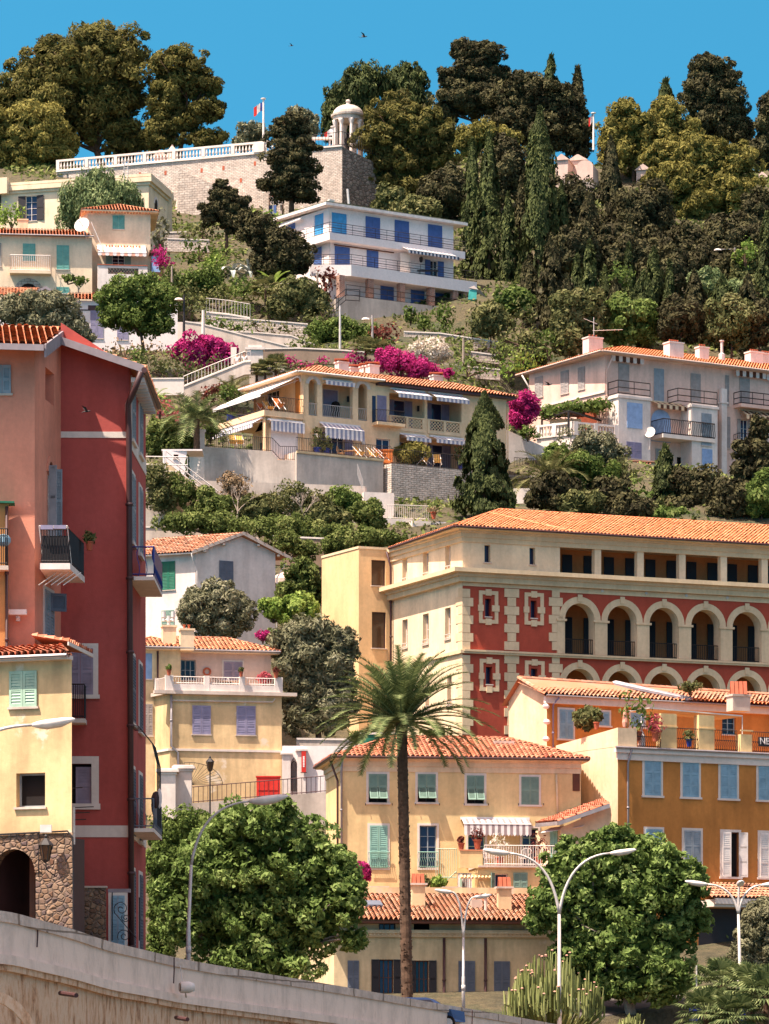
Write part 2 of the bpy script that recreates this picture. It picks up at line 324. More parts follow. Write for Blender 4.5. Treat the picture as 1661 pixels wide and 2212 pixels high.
def awning(root,fc,x0,x1,ytop,drop,out,c=('awnw','awnb'),val=.22,sw=.16,raw=None,name='awning',label=None):
    if raw: u0,u1,z=raw
    else: u0,u1=sorted((fc.u(x0),fc.u(x1))); z=fc.z((x0+x1)/2,ytop)
    mb=MB(); n=max(4,int((u1-u0)/sw)); P=fc.P
    fc.box(mb,u0-.05,u1+.05,.02,.16,z-.06,z+.08,0)
    for k in range(n):
        a=u0+(u1-u0)*k/n; b=u0+(u1-u0)*(k+1)/n; m=k%2
        mb.poly([P(a,.1,z),P(b,.1,z),P(b,out,z-drop),P(a,out,z-drop)],m)
        mb.poly([P(a,out+.003,z-drop),P(b,out+.003,z-drop),P(b,out+.01,z-drop-val),P((a+b)/2,out+.01,z-drop-val*1.18),P(a,out+.01,z-drop-val)],m)
    mb.tube([P(u0,out,z-drop),P(u1,out,z-drop)],.03,5,0)
    for u in (u0+.1,u1-.1): mb.tube([P(u,.05,z-.25),P(u,out,z-drop-.02)],.02,4,0)
    o=mb.build(name,[M[c[0]],M[c[1]]],root)
    if label:o['label']=label
    return o
def pipe(root,pts,r=.05,col='zinc',name='downpipe'):
    mb=MB(); mb.tube(pts,r,6); 
    for p,q_ in zip(pts[:-1],pts[1:]):
        L=abs(p[2]-q_[2])
        for k in range(1,int(L/2.5)+1):
            t=k/(int(L/2.5)+1); c=Vector(p).lerp(Vector(q_),t); mb.tube([c-Vector((0,0,.05)),c+Vector((0,0,.05))],r*1.35,6)
    return mb.build(name,M[col],root,True)
# ---------------------------------------------------------------- roofs
def tiles(mb,poly,g=None,cw=.24,rl=.38,h=.06,lift=.055,m=0,under=None):
    """barrel tiles over a planar polygon; up-slope found from the plane"""
    p=[Vector(v) for v in poly]; nr=(p[1]-p[0]).cross(p[2]-p[0])
    if nr.z<0: nr=-nr
    nr.normalize(); up=(Vector((0,0,1))-nr*nr.z).normalized(); e=up.cross(nr).normalized()
    o=p[0]; Q=[((v-o).dot(e),(v-o).dot(up)) for v in p]
    a0=min(x for x,_ in Q); a1=max(x for x,_ in Q); nc=max(1,int((a1-a0)/cw)); cw=(a1-a0)/nc
    prof=[(0,0.0),(.22,.75),(.5,1.0),(.78,.75),(1,.0)]
    bmin=min(y for _,y in Q)
    for c in range(nc):
        x=a0+(c+.5)*cw; ys=[]
        for i in range(len(Q)):
            (xa,ya),(xb,yb)=Q[i],Q[(i+1)%len(Q)]
            if (xa<=x<xb) or (xb<=x<xa): ys.append(ya+(yb-ya)*(x-xa)/(xb-xa))
        if len(ys)<2: continue
        y0,y1=min(ys),max(ys); r0=int(math.floor((y0-bmin)/rl)); y=bmin+r0*rl
        while y<y1-.01:
            ya=max(y,y0); yb=min(y+rl,y1); y+=rl
            if yb-ya<.02: continue
            rr=random.random(); jl=lift*(.7+.6*random.random()); vs=[]
            for s,yy,L in ((0,ya-.03,jl+.01),(1,yb,.0)):
                for t,k in prof: vs.append(tuple(o+e*(a0+(c+t)*cw)+up*yy+nr*(.02+h*k+L*(1 if k>0 else 0))))
            mb.add(vs,[(i,i+1,i+6,i+5) for i in range(4)],m,rr)
    q_=[tuple(Vector(v)) for v in poly]; mb.poly(q_,m,.1)
def ridge(mb,a,b,r=.12,m=0,step=.4):
    a,b=Vector(a),Vector(b); L=(b-a).length; n=max(1,int(L/step))
    for k in range(n):
        p=a.lerp(b,k/n); q_=a.lerp(b,(k+1.08)/n); mb.tube([p,q_],[r*1.12,r*.92],6,m,random.random(),False)
def hip(root,fr,u0,u1,v0,v1,z,pitch=17,tm='tile',hipL=True,hipR=True,fascia='zinc',name='roof',cw=.24,rl=.38,soffit='trim',th=.14,gutter=True):
    """u along the front, v = distance behind the front plane; eaves at z"""
    P=lambda u,v,zz: fr.P(u,-v,zz); D=v1-v0; W=u1-u0; t=math.tan(R(pitch))
    if W>=D:
        rz=z+D/2*t; vm=(v0+v1)/2; A=P(u0+(D/2 if hipL else 0),vm,rz); B=P(u1-(D/2 if hipR else 0),vm,rz)
        f=[[P(u0,v0,z),P(u1,v0,z),B,A],[P(u1,v1,z),P(u0,v1,z),A,B]]; 
        if hipL: f.append([P(u0,v1,z),P(u0,v0,z),A])
        if hipR: f.append([P(u1,v0,z),P(u1,v1,z),B])
        rd=[(A,B)]+([(P(u0,v0,z),A),(P(u0,v1,z),A)] if hipL else [])+([(P(u1,v0,z),B),(P(u1,v1,z),B)] if hipR else [])
    else:
        rz=z+W/2*t; um=(u0+u1)/2; A=P(um,v0+W/2,rz); B=P(um,v1-W/2,rz)
        f=[[P(u0,v0,z),P(u1,v0,z),A],[P(u1,v0,z),P(u1,v1,z),B,A],[P(u1,v1,z),P(u0,v1,z),B],[P(u0,v1,z),P(u0,v0,z),A,B]]
        rd=[(A,B),(P(u0,v0,z),A),(P(u1,v0,z),A),(P(u1,v1,z),B),(P(u0,v1,z),B)]
    mb=MB()
    for i,p in enumerate(f): tiles(mb,p,cw=cw,rl=rl)
    for a,b in rd: ridge(mb,a,b)
    ro=mb.build(name,M[tm],root)
    s=MB(); fr.box(s,u0+.02,u1-.02,-v1+.02,-v0-.02,z-th,z-.005); s.build('eaves',M[soffit],ro)
    if gutter:
        g=MB(); c=[P(u0,v0-.06,z-.03),P(u1,v0-.06,z-.03)]; g.tube(c,.075,6)
        g.tube([P(u0-.06,v0,z-.03),P(u0-.06,v1,z-.03)],.075,6)
        g.build('gutter',M[fascia],ro)
    return ro,rz
def chimney(ro,px,py0,py1,w,Y,mat='trim',pots=3,ang=0.5,cap=True):
    x,y,z1=at(px,py0,Y); z0=zof(py1,Y)-.6; fr=Fc((x,y),(math.cos(ang),math.sin(ang))); mb=MB(); h=w/2
    fr.box(mb,-h,h,-h*.7,h*.7,z0,z1-.12,0); fr.box(mb,-h-.06,h+.06,-h*.7-.06,h*.7+.06,z1-.12,z1,0)
    for k in range(pots):
        u=-h*.7+(2*h*.7)*(k+.5)/pots; c=fr.P(u,0,z1); mb.lathe(c,[(.07,0),(.09,.02),(.07,.04),(.07,.2),(.1,.22),(.1,.26)],7,1)
    return mb.build('chimney',[M[mat],M['terracotta']],ro)
# ---------------------------------------------------------------- foliage
def quads(name,P,Nn,S,asp,mat,parent,root,upbias=0.,diamond=True,rnd=None):
    n=len(P); Rn=rng.normal(size=(n,3)); Rn[:,2]+=upbias*3
    Nn=Nn/np.maximum(np.linalg.norm(Nn,axis=1,keepdims=True),1e-6)
    T=Rn-(Rn*Nn).sum(1,keepdims=True)*Nn; T/=np.maximum(np.linalg.norm(T,axis=1,keepdims=True),1e-6); B=np.cross(Nn,T)
    S=S.reshape(-1,1); L=np.array(root)
    if diamond: V=np.stack([P-T*S*asp,P+B*S*.55+Nn*S*.1,P+T*S*asp,P-B*S*.55+Nn*S*.1],1)
    else: V=np.stack([P-T*S*asp-B*S*.5,P+T*S*asp-B*S*.5,P+T*S*asp+B*S*.5,P-T*S*asp+B*S*.5],1)
    V=(V.reshape(-1,3)-L).astype(np.float32)
    me=bpy.data.meshes.new(name); me.vertices.add(4*n); me.vertices.foreach_set('co',V.ravel())
    me.loops.add(4*n); me.loops.foreach_set('vertex_index',np.arange(4*n,dtype=np.int32)); me.polygons.add(n); me.polygons.foreach_set('loop_start',np.arange(0,4*n,4,dtype=np.int32)); me.polygons.foreach_set('loop_total',np.full(n,4,dtype=np.int32))
    me.materials.append(mat); a=me.attributes.new('rnd','FLOAT','FACE'); a.data.foreach_set('value',(rng.random(n) if rnd is None else rnd).astype(np.float32)); me.update(calc_edges=True)
    o=bpy.data.objects.new(name,me); COL.objects.link(o)
    if parent is not None: o.parent=parent
    else: o.location=root
    return o
def crownpts(lobes,n,clump=.32,inner=.18,flat=1.0,shell=.8,cl=1.0,jit=.5,drop=0.):
    P=[];Nn=[];S=[];RN=[]
    area=[(l[3]*l[4]+l[3]*l[5]+l[4]*l[5]) for l in lobes]; T=sum(area)
    for l,ar in zip(lobes,area):
        c=np.array(l[:3]); r=np.array(l[3:6]); k=int(n*ar/T); rc=clump*r.mean(); nc=max(6,int(cl*7/clump**1.5))
        v=rng.normal(size=(nc,3)); v/=np.linalg.norm(v,axis=1,keepdims=True)
        cc=v*r*(shell+rng.normal(size=(nc,1))*.14); cr=rc*(.6+.8*rng.random(nc)); cv=rng.random(nc)
        m=int(k*(1-inner)); i=rng.integers(0,nc,m); w=rng.normal(size=(m,3)); w/=np.linalg.norm(w,axis=1,keepdims=True)
        bad=(w*v[i]).sum(1)<-.35; w[bad]*=-1; rad=cr[i]*(.7+.4*rng.random(m)**.7)
        p=c+cc[i]+w*rad[:,None]*np.array([1,1,flat]); nn=w*.7+v[i]*.25+rng.normal(size=(m,3))*jit
        if drop: p[:,2]-=drop*rng.random(m)**2
        P.append(p);Nn.append(nn);S.append(.7+.6*rng.random(m)); RN.append(np.clip(.5*cv[i]+.5*rng.random(m),0,1))
        m2=k-m; w=rng.normal(size=(m2,3)); w/=np.linalg.norm(w,axis=1,keepdims=True)
        P.append(c+w*r*(.35+.45*rng.random((m2,1)))); Nn.append(rng.normal(size=(m2,3))); S.append(1.7+rng.random(m2)*.5); RN.append(rng.random(m2)*.5)  # inner leaves keep to the low tones, crown shade put into colour
    return np.concatenate(P),np.concatenate(Nn),np.concatenate(S),np.concatenate(RN)
def lob(Y,L,dy=.9,jd=.0):
    out=[]
    for (px,py,rx,ry) in L:
        k=Y/F; Yj=Y+(random.random()-.5)*jd; x,y,z=at(px,py,Yj); r=(rx+ry)/2*k*dy; out.append((x,y,z,rx*k,min(r,rx*k*1.2),ry*k))
    return out
LM={}
def lm(n,cols,tr=.25): LM[n]=rndmat('leaf_'+n,cols,.75,tr)
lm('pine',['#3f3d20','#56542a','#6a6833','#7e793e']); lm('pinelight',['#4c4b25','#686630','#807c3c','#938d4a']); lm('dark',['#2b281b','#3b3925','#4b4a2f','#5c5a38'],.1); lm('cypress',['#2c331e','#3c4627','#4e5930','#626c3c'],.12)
lm('plane',['#3c5024','#587234','#76904a','#98ae6a'],.3); lm('olive',['#4c4f38','#65684c','#7c7e60','#94947a'],.15); lm('green',['#33451d','#4c6229','#687d3b','#8a9a58'],.3); lm('dull',['#3c4426','#555c34','#6b6e42','#807f54'],.2)
lm('pepper',['#46583a','#5f7448','#7c8e5c','#98a676'],.25); lm('magenta',['#8e1c58','#a8246a','#c23a82','#7c1a48'],.3); lm('white',['#c9c4b4','#dcd8c8','#b0ac98','#7a8458'],.3); lm('bright',['#4c6a26','#698636','#88a24a','#a2b864'],.35); lm('dry',['#6a5a42','#7e6c50','#8e7c60','#5e4c38'],.1); lm('redbrown',['#4a2420','#62302a','#753c30','#5a4428'],.15); lm('ivy',['#38441f','#4f5f2b','#69783c','#888f54'],.25); lm('pink',['#b04a58','#c46a70','#a03a4a','#6a7a40'],.3)
lm('palm',['#38482a','#4e5f36','#667648','#84905c'],.2)
def tree(name,label,cat,Y,L,leafm,n,size,group=None,trunk=None,asp=1.0,clump=.32,inner=.18,flat=1.,jd=0.,up=0.,jit=.5,cl=1.,tm='bark',limbs=True,drop=0.,tr=None,parts=True,shell=.8):
    lo=lob(Y,L,jd=jd); 
    xs=[a[0] for a in lo]; zs=[a[2]-a[5] for a in lo]
    if trunk: bx,by,bz=at(trunk[0],trunk[1],Y)
    else: bx,by,bz=sum(xs)/len(xs),Y,min(zs)
    root=thing(name,label,cat,(bx,by,bz),group)
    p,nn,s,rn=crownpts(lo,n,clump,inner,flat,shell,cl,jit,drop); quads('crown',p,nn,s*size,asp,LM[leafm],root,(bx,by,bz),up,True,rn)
    mb=MB(); cz=sum(l[2] for l in lo)/len(lo); H=max(l[2] for l in lo)-bz; r0=tr or max(.06,H*.028); cx=sum(xs)/len(xs)
    fork=(bx+(cx-bx)*.4,Y,bz+max(.25*H,(min(l[2]-l[5]*.4 for l in lo)-bz)*.75)); mb.tube([(bx,by,bz-.5),(bx+(cx-bx)*.15,by,(bz*2+fork[2])/3),fork],[r0*1.25,r0,r0*.8],8)
    for l in lo[:12]:
        c=Vector(l[:3]); a=Vector(fork); mid=a.lerp(c,.5)+Vector((random.uniform(-.1,.1)*H,0,random.uniform(-.03,.06)*H)); mb.tube([a,mid,c+Vector((0,0,l[5]*.3))],[r0*.6,r0*.38,r0*.12],6)
        if limbs:
            for k in range(3): d=Vector((random.uniform(-1,1)*l[3],random.uniform(-1,1)*l[4],random.uniform(-.3,.8)*l[5]))*.75; mb.tube([mid,mid.lerp(c+d,.6)+Vector((0,0,.1)),c+d],[r0*.3,r0*.18,r0*.05],4)
    mb.build('trunk',M[tm],root,True); return root
def cypress(label,px,ytop,ybot,wpx,Y,leafm='cypress',n=None,group='cypresses on the hillside',name='cypress_tree',taper=2.3,size=.3,lean=0):
    x,y,z0=at(px,ybot,Y); zt=zof(ytop,Y); H=zt-z0; Rr=wpx/2*Y/F; n=n or int(max(1500,H*Rr*190))
    root=thing(name,label,'cypress',(x,y,z0),group)
    # tufts up the column
    nt=int(60+H*Rr*5); t=rng.random(nt)**.9; a=rng.random(nt)*6.283
    prof=lambda t: np.minimum(1,(t*7+.25))*np.clip(1-t**taper,0,1)**.75
    ph=rng.random(6)*6.28
    def rad(t,a): return Rr*prof(t)*(1+.16*np.sin(3*a+ph[0]+t*5)+.12*np.sin(2*a+ph[1]-t*11)+.09*np.sin(5*a+ph[2]+t*17))
    i=rng.integers(0,nt,n); tt=np.clip(t[i]+(rng.random(n)-.35)*.07,0,1); aa=a[i]+rng.normal(size=n)*.12/np.maximum(.2,prof(tt))
    sh=.72+.3*rng.random(nt)[i]; inn=rng.random(n)<.15; sh=np.where(inn,.55*rng.random(n),sh)
    rr=rad(tt,aa)*sh+ .05*rng.random(n)
    P=np.stack([x+lean*tt*H+rr*np.cos(aa),y+rr*np.sin(aa),z0+tt*H],1); Nn=np.stack([np.cos(aa),np.sin(aa),.25+0*aa],1)+rng.normal(size=(n,3))*.45
    quads('crown',P,Nn,size*(.7+.6*rng.random(n))*np.where(inn,1.8,1),1.5,LM[leafm],root,(x,y,z0),1.2,True,np.clip(.5*rng.random(nt)[i]+.5*rng.random(n),0,1))
    mb=MB(); mb.tube([(x,y,z0-1),(x,y,z0+H*.5),(x+lean*H*.9,y,z0+H*.92)],[Rr*.16+.05,Rr*.1+.03,.02],7); mb.build('trunk',M['bark'],root,True); return root
def shrub(label,px,py,rx,ry,Y,leafm='green',n=None,size=.16,name='shrub',cat='shrub',group=None,clump=.38,base=None,asp=1.1,extra=None,tw=True,jit=.55,rd=None):
    L=[(px,py,rx,ry)]+(extra or []); lo=lob(Y,L,dy=rd or .9)
    ar=sum(l[3]*l[5] for l in lo); n=n or int(min(9000,max(260,ar*1.9/(size*size))))
    bx,by,bz=at(px,py+ry*.95 if base is None else base,Y)
    root=thing(name,label,cat,(bx,by,bz),group)
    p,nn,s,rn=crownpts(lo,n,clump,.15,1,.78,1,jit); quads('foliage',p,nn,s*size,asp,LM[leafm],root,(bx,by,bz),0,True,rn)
    mb=MB()
    for l in lo:
        for k in range(4): d=(random.uniform(-.6,.6)*l[3],random.uniform(-.5,.5)*l[4],random.uniform(-.2,.5)*l[5]); mb.tube([(bx,by,bz-.3),(l[0]+d[0]*.4,l[1]+d[1]*.4,(bz+l[2]+d[2])/2),(l[0]+d[0],l[1]+d[1],l[2]+d[2])],[.06,.04,.015],4)
    mb.build('stem',M['bark'],root); return root
def palm(label,px,ycrown,ybase,Y,fl,nf,leafm='palm',tr=.28,group=None,fan=False,name='palm_tree',nl=26,width=.05,ll=.42,droop=1.0,el=(-.35,1.35),skirt=True,fr=None,tm='bark'):
    bx,by,bz=at(px[1],ybase,Y); cx,cy,cz=at(px[0],ycrown,Y); root=thing(name,label,'palm',(bx,by,bz),group)
    mb=MB(); n=26 if cz-bz>3 else 6
    pts=[];rad=[]
    for k in range(n*2+1):
        t=k/(n*2); pts.append((bx+(cx-bx)*t,by,bz-.5+(cz-bz+.5)*t)); rad.append(tr*(1.1-.18*t)*(1.0 if k%2 else .93)+ (.25*tr*max(0,(t-.93)/.07) if cz-bz>3 else 0))
    mb.tube(pts,rad,12)
    for k in range(int((cz-bz)*26) if cz-bz>3 else 0): # leaf-base scars
        t=random.random(); a=random.random()*6.28; r_=tr*(1.1-.18*t); p=Vector((bx+(cx-bx)*t+r_*math.cos(a),by+r_*math.sin(a),bz+(cz-bz)*t)); o=Vector((math.cos(a),math.sin(a),.0))
        sd=Vector((-o.y,o.x,0))*.08; mb.poly([tuple(p-sd),tuple(p+sd),tuple(p+o*.05+Vector((0,0,.1)))],0)
    mb.build('trunk',M[tm],root)
    for k in range(nf):
        f=MB(); az=k*2.39996+random.uniform(-.2,.2); q_=(k+.5)/nf; e=el[1]+(el[0]-el[1])*q_+random.uniform(-.1,.1); L=fl*(.85+.25*random.random())*(.98+.14*math.sin(min(1,q_*1.4)*math.pi/2)); h=Vector((math.cos(az),math.sin(az),0)); P=[]; p=Vector((cx,cy,cz))+h*tr*.6; ang=e
        if fan:
            d=h*math.cos(e)+Vector((0,0,math.sin(e))); tip=p+d*L*.5; f.tube([p,tip],.02,4); sd=Vector((-h.y,h.x,0)); upv=d.cross(sd)
            for j in range(17):
                b=(j-8)/8*1.75; dd=(d*math.cos(b)+sd*math.sin(b)); e2=tip+dd*L*.55*(1-.12*abs(b))-Vector((0,0,.12*L)); m_=tip+dd*L*.3; s2=dd.cross(upv)*.035*L*.9
                f.poly([tuple(tip),tuple(m_+s2),tuple(e2),tuple(m_-s2)])
        else:
            ns=12
            for j in range(ns+1):
                P.append(p.copy()); p=p+(h*math.cos(ang)+Vector((0,0,math.sin(ang))))*(L/ns); ang-=droop*(.4+1.2*j/ns)*.115
            f.tube(P,[.045*(1-j/(ns+1.5)) for j in range(ns+1)],4,0,.9)
            sd=Vector((-h.y,h.x,0))
            for j in range(nl):
                t=.1+.9*(j+.5)/nl; x=t*ns; i=min(ns-1,int(x)); c=P[i].lerp(P[i+1],x-i); tg=(P[i+1]-P[i]).normalized(); up_=sd.cross(tg)*-1
                if up_.z<0: up_=-up_
                ln=ll*(.35+1.0*math.sin(math.pi*min(1,t*.93+.06))**.7)
                for sg in(-1,1):
                    d=(sd*sg*.8+tg*.62+up_*.28+Vector((random.uniform(-.08,.08),random.uniform(-.08,.08),random.uniform(-.12,.05)))).normalized(); e2=c+d*ln-Vector((0,0,ln*.12)); wv=tg*width
                    f.poly([tuple(c-wv),tuple(c+wv),tuple(e2)],0)
        f.build('frond',LM[leafm],root)
    return root
def pot(label,px,py,Y,h=.35,leafm='green',col='terracotta',ph=.5,group='potted plants',size=.06,rw=None):
    x,y,z=at(px,py,Y); root=thing('potted_plant',label,'potted plant',(x,y,z),group)
    mb=MB(); r=h*.42; mb.lathe((x,y,z),[(r*.65,0),(r*.95,h*.85),(r*1.1,h*.86),(r*1.1,h),(r*.9,h),(r*.85,h*.9)],10); mb.build('pot',M[col],root)
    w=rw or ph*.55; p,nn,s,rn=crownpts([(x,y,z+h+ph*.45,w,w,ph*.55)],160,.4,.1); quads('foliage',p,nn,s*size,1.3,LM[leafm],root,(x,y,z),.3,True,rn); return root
def lampmesh(mb,tip,d,s=1.0):
    """cobra head at tip, d = horizontal direction"""
    t=Vector(tip); d=Vector(d).normalized(); sd=Vector((-d.y,d.x,0)).normalized(); up=Vector((0,0,1)); secs=[]
    for k,(a,w,h0,h1) in enumerate([(0,.05,-.04,.04),(.12,.11,-.09,.07),(.35,.17,-.15,.09),(.7,.17,-.13,.09),(.92,.1,-.05,.07),(1.0,.03,.0,.04)]):
        secs.append([t+d*a*s+sd*w*s*c+up*((h1 if c2>0 else h0)*abs(c2))*s for c,c2 in ((-1,0.01),(-.7,.75),(0,1),(.7,.75),(1,.01),(.7,-.75),(0,-1),(-.7,-.75))])
    vs=[tuple(p) for r_ in secs for p in r_]; fs=[(i*8+j,i*8+(j+1)%8,(i+1)*8+(j+1)%8,(i+1)*8+j) for i in range(5) for j in range(8)]+[tuple(range(7,-1,-1)),tuple(40+j for j in range(8))]; mb.add(vs,fs)
def lamp(label,base,Y,arms,split,group='street lamps',sz=1.0,r=.085):
    """arms: list of (px,py) head positions, joined at split (px,py)"""
    x,y,z=at(base[0],base[1],Y); sx,sy_,sz_=at(split[0],split[1],Y); root=thing('street_lamp',label,'street lamp',(x,y,z),group)
    mb=MB(); H=sz_-z; mb.tube([(x,y,z-1),(x,y,z+H*.35),(x,y,z+H*.36),(sx,y,sz_)],[r*1.15,r*1.05,r*.85,r*.7],10); mb.tube([(x,y,z+H*.12),(x,y,z+H*.12+.25)],r*1.3,8); mb.build('pole',M['galv'],root,True)
    for (ax,ay) in arms:
        e=Vector(at(ax,ay,Y)); s=Vector((sx,y,sz_)); c1=s+Vector((0,0,(e.z-s.z)*.75)); dx=e.x-s.x; P=[]; 
        side=Vector((1 if dx>0 else -1,0,0)); e0=e-side*.5*sz if abs(dx)>.3 else e
        for k in range(13):
            t=k/12; a=s*(1-t)**2+Vector((s.x+dx*.12,y,s.z+(e.z-s.z)*.95))*2*t*(1-t)+e0*t*t; P.append(a)
        b=MB(); b.tube(P,[r*.7-.25*r*k/12 for k in range(13)],8); A=b.build('arm',M['galv'],root,True)
        h=MB(); lampmesh(h,P[-1],(side if abs(dx)>.3 else Vector((0,-1,0)))+Vector((0,0,.12)),sz); h.build('lamp_head',M['white'],A,True)
    return root
# ---------------------------------------------------------------- camera, sun, sky
cam=bpy.data.cameras.new('camera'); cam.sensor_fit='HORIZONTAL'; cam.sensor_width=36; cam.lens=36*F/1661.0; cam.clip_start=1; cam.clip_end=9000
cam.shift_x=0; cam.shift_y=(HY-1106)/1661.0
co=bpy.data.objects.new('camera',cam); COL.objects.link(co); co.location=(0,0,0); co.rotation_euler=(R(90),0,0); scene.camera=co
EL=R(63); AZ=R(-56) # azimuth from -Y towards +X
sd=Vector((math.sin(AZ)*math.cos(EL),-math.cos(AZ)*math.cos(EL),math.sin(EL)))
sl=bpy.data.lights.new('sun','SUN'); sl.energy=4.9; sl.angle=R(.5); sl.color=(1,.91,.78)
so=bpy.data.objects.new('sun',sl); COL.objects.link(so); so.rotation_euler=(-sd).to_track_quat('-Z','Y').to_euler(); so.location=(0,0,300)
w=bpy.data.worlds.new('World'); scene.world=w; w.use_nodes=True; nt=w.node_tree; bg=nt.nodes['Background']
sk=nt.nodes.new('ShaderNodeTexSky'); sk.sky_type='NISHITA'; sk.sun_disc=False; sk.sun_elevation=EL; sk.sun_rotation=math.atan2(sd.x,sd.y); sk.air_density=1; sk.dust_density=.4; sk.ozone_density=1.2
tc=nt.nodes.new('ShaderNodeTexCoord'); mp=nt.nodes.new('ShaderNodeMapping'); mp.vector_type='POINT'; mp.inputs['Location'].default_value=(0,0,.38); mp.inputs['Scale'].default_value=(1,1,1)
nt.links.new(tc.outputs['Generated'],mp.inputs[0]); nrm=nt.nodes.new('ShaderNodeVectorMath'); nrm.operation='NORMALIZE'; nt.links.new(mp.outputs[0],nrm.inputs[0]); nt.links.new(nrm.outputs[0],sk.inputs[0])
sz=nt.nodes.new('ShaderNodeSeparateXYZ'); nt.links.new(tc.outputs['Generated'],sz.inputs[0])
tint=mixc(nt,1.0,sk.outputs[0],ramp(nt,sz.outputs[2],[(.30,(.225,.80,.79,1)),(.55,(1,1,1,1))]),'MULTIPLY'); tint=mixc(nt,1.0,tint,ramp(nt,sz.outputs[2],[(.30,G(.5)),(.55,(1.5,.82,.5,1))]),'MULTIPLY'); tint=mixc(nt,1.0,tint,(2,2,2,1),'MULTIPLY'); nt.links.new(tint,bg.inputs[0]); bg.inputs[1].default_value=.12  # upper sky, out of view, warmed and brightened as added fill light
scene.view_settings.view_transform='Standard'; scene.view_settings.look='None'; scene.view_settings.exposure=1.27
scene.render.engine='CYCLES'
# ---------------------------------------------------------------- ground
WT=[(-200,1963,104),(0,1963,104),(73,1985,107),(159,2008,111),(228,2034,115),(319,2054,121),(378,2070,124.5),(528,2096,133.5),(756,2134,147),(900,2160,156),(1040,2184,165),(1200,2212,174),(1330,2240,177),(1500,2275,181)]
def wallY(x):
    # wall depth at world X
    P=[((px-CX)/F*Y,Y) for px,_,Y in WT]
    if x<=P[0][0]: return P[0][1]-3
    for (a,b),(c,d) in zip(P[:-1],P[1:]):
        if a<=x<=c: return b+(d-b)*(x-a)/(c-a)
    return P[-1][1]+ (x-P[-1][0])*.1
def rowz(Y):
    T=[(60,None,3.2),(125,None,2.6),(150,None,1.6),(178,None,1.5),(195,None,5),(204,None,7),(222,1790,0),(245,1660,0),(262,1440,0),(285,1190,0),(296,1105,0),(318,985,0),(340,815,0),(360,738,0),(373,712,0),(380,668,0),(400,605,0),(415,525,0),(430,450,0),(438,430,0),(452,345,0),(470,None,113),(520,None,114),(700,None,110),(3000,None,60)]
    T=[(a,(zof(b,a) if b else c)) for a,b,c in T]
    if Y<=T[0][0]: return T[0][1]
    for (a,b),(c,d) in zip(T[:-1],T[1:]):
        if a<=Y<=c: return b+(d-b)*(Y-a)/(c-a)
    return T[-1][1]
def gz(X,Y):
    z=rowz(Y)
    if X>8 and 318<Y<385:
        T=[(318,52.5),(348,51.5),(356,60),(368,71),(385,rowz(385))]
        for (a,b),(c,d) in zip(T[:-1],T[1:]):
            if a<=Y<=c: z=z+(b+(d-b)*(Y-a)/(c-a)-z)*min(1,(X-8)/5)
    if Y>190: z+=(math.sin(X*.23+Y*.11)*.5+math.sin(X*.07-Y*.19)*.7)*min(1,(Y-190)/30)-.4
    wy=wallY(X); t=max(0,min(1,(Y-wy-.3)/3)) if Y<230 else 1
    base=3.1-1.6*max(0,min(1,(wy-104)/60)); z2=max(z,base-.2) if Y>wy else base
    return -7+(z2+7)*t
xs=[-400,-260,-160,-110]+[ -80+2.5*i for i in range(65)]+[110,160,260,400]; ys=[-60,0,30,60,80,90]+[100+2.5*i for i in range(152)]+[500,540,600,700,900,1400,3000]
mb=MB(); nx=len(xs); vs=[(x,y,gz(x,y)) for y in ys for x in xs]; mb.add(vs,[(j*nx+i,j*nx+i+1,(j+1)*nx+i+1,(j+1)*nx+i) for j in range(len(ys)-1) for i in range(nx-1)])
m,nt,b=newmat('hillside_ground'); n1=noise(nt,pos(nt),.25,6); n2=noise(nt,pos(nt),2.2,6,.7)
x=ramp(nt,n1,[(.35,srgb('#4a4630')),(.5,srgb('#5a5238')),(.62,srgb('#3e4428'))]); x=mixc(nt,1.0,x,ramp(nt,n2,[(.3,G(.55)),(.7,G(1.25))]),'MULTIPLY'); nt.links.new(x,b.inputs['Base Color']); b.inputs['Roughness'].default_value=1; bump(nt,b,n2,.9,.4)
tag(mb.build('ground',m,None,True),None,None,None,'structure')
# road behind the parapet
mb=MB(); P=[((px-CX)/F*Y,Y) for px,_,Y in WT]
rd=[]
for k in range(5):
    for (x_,y_) in P: rd.append((x_,y_+1.0+k*2.2+ (2.2 if k else 0),max(gz(x_,y_+1.0+k*2.2+(2.2 if k else 0)),-7)+.06))
npt=len(P); mb.add(rd,[(k*npt+i,k*npt+i+1,(k+1)*npt+i+1,(k+1)*npt+i) for k in range(4) for i in range(npt-1)])
tag(mb.build('road',plain('asphalt','#55504c',.95,0,.25)),None,None,None,'structure')
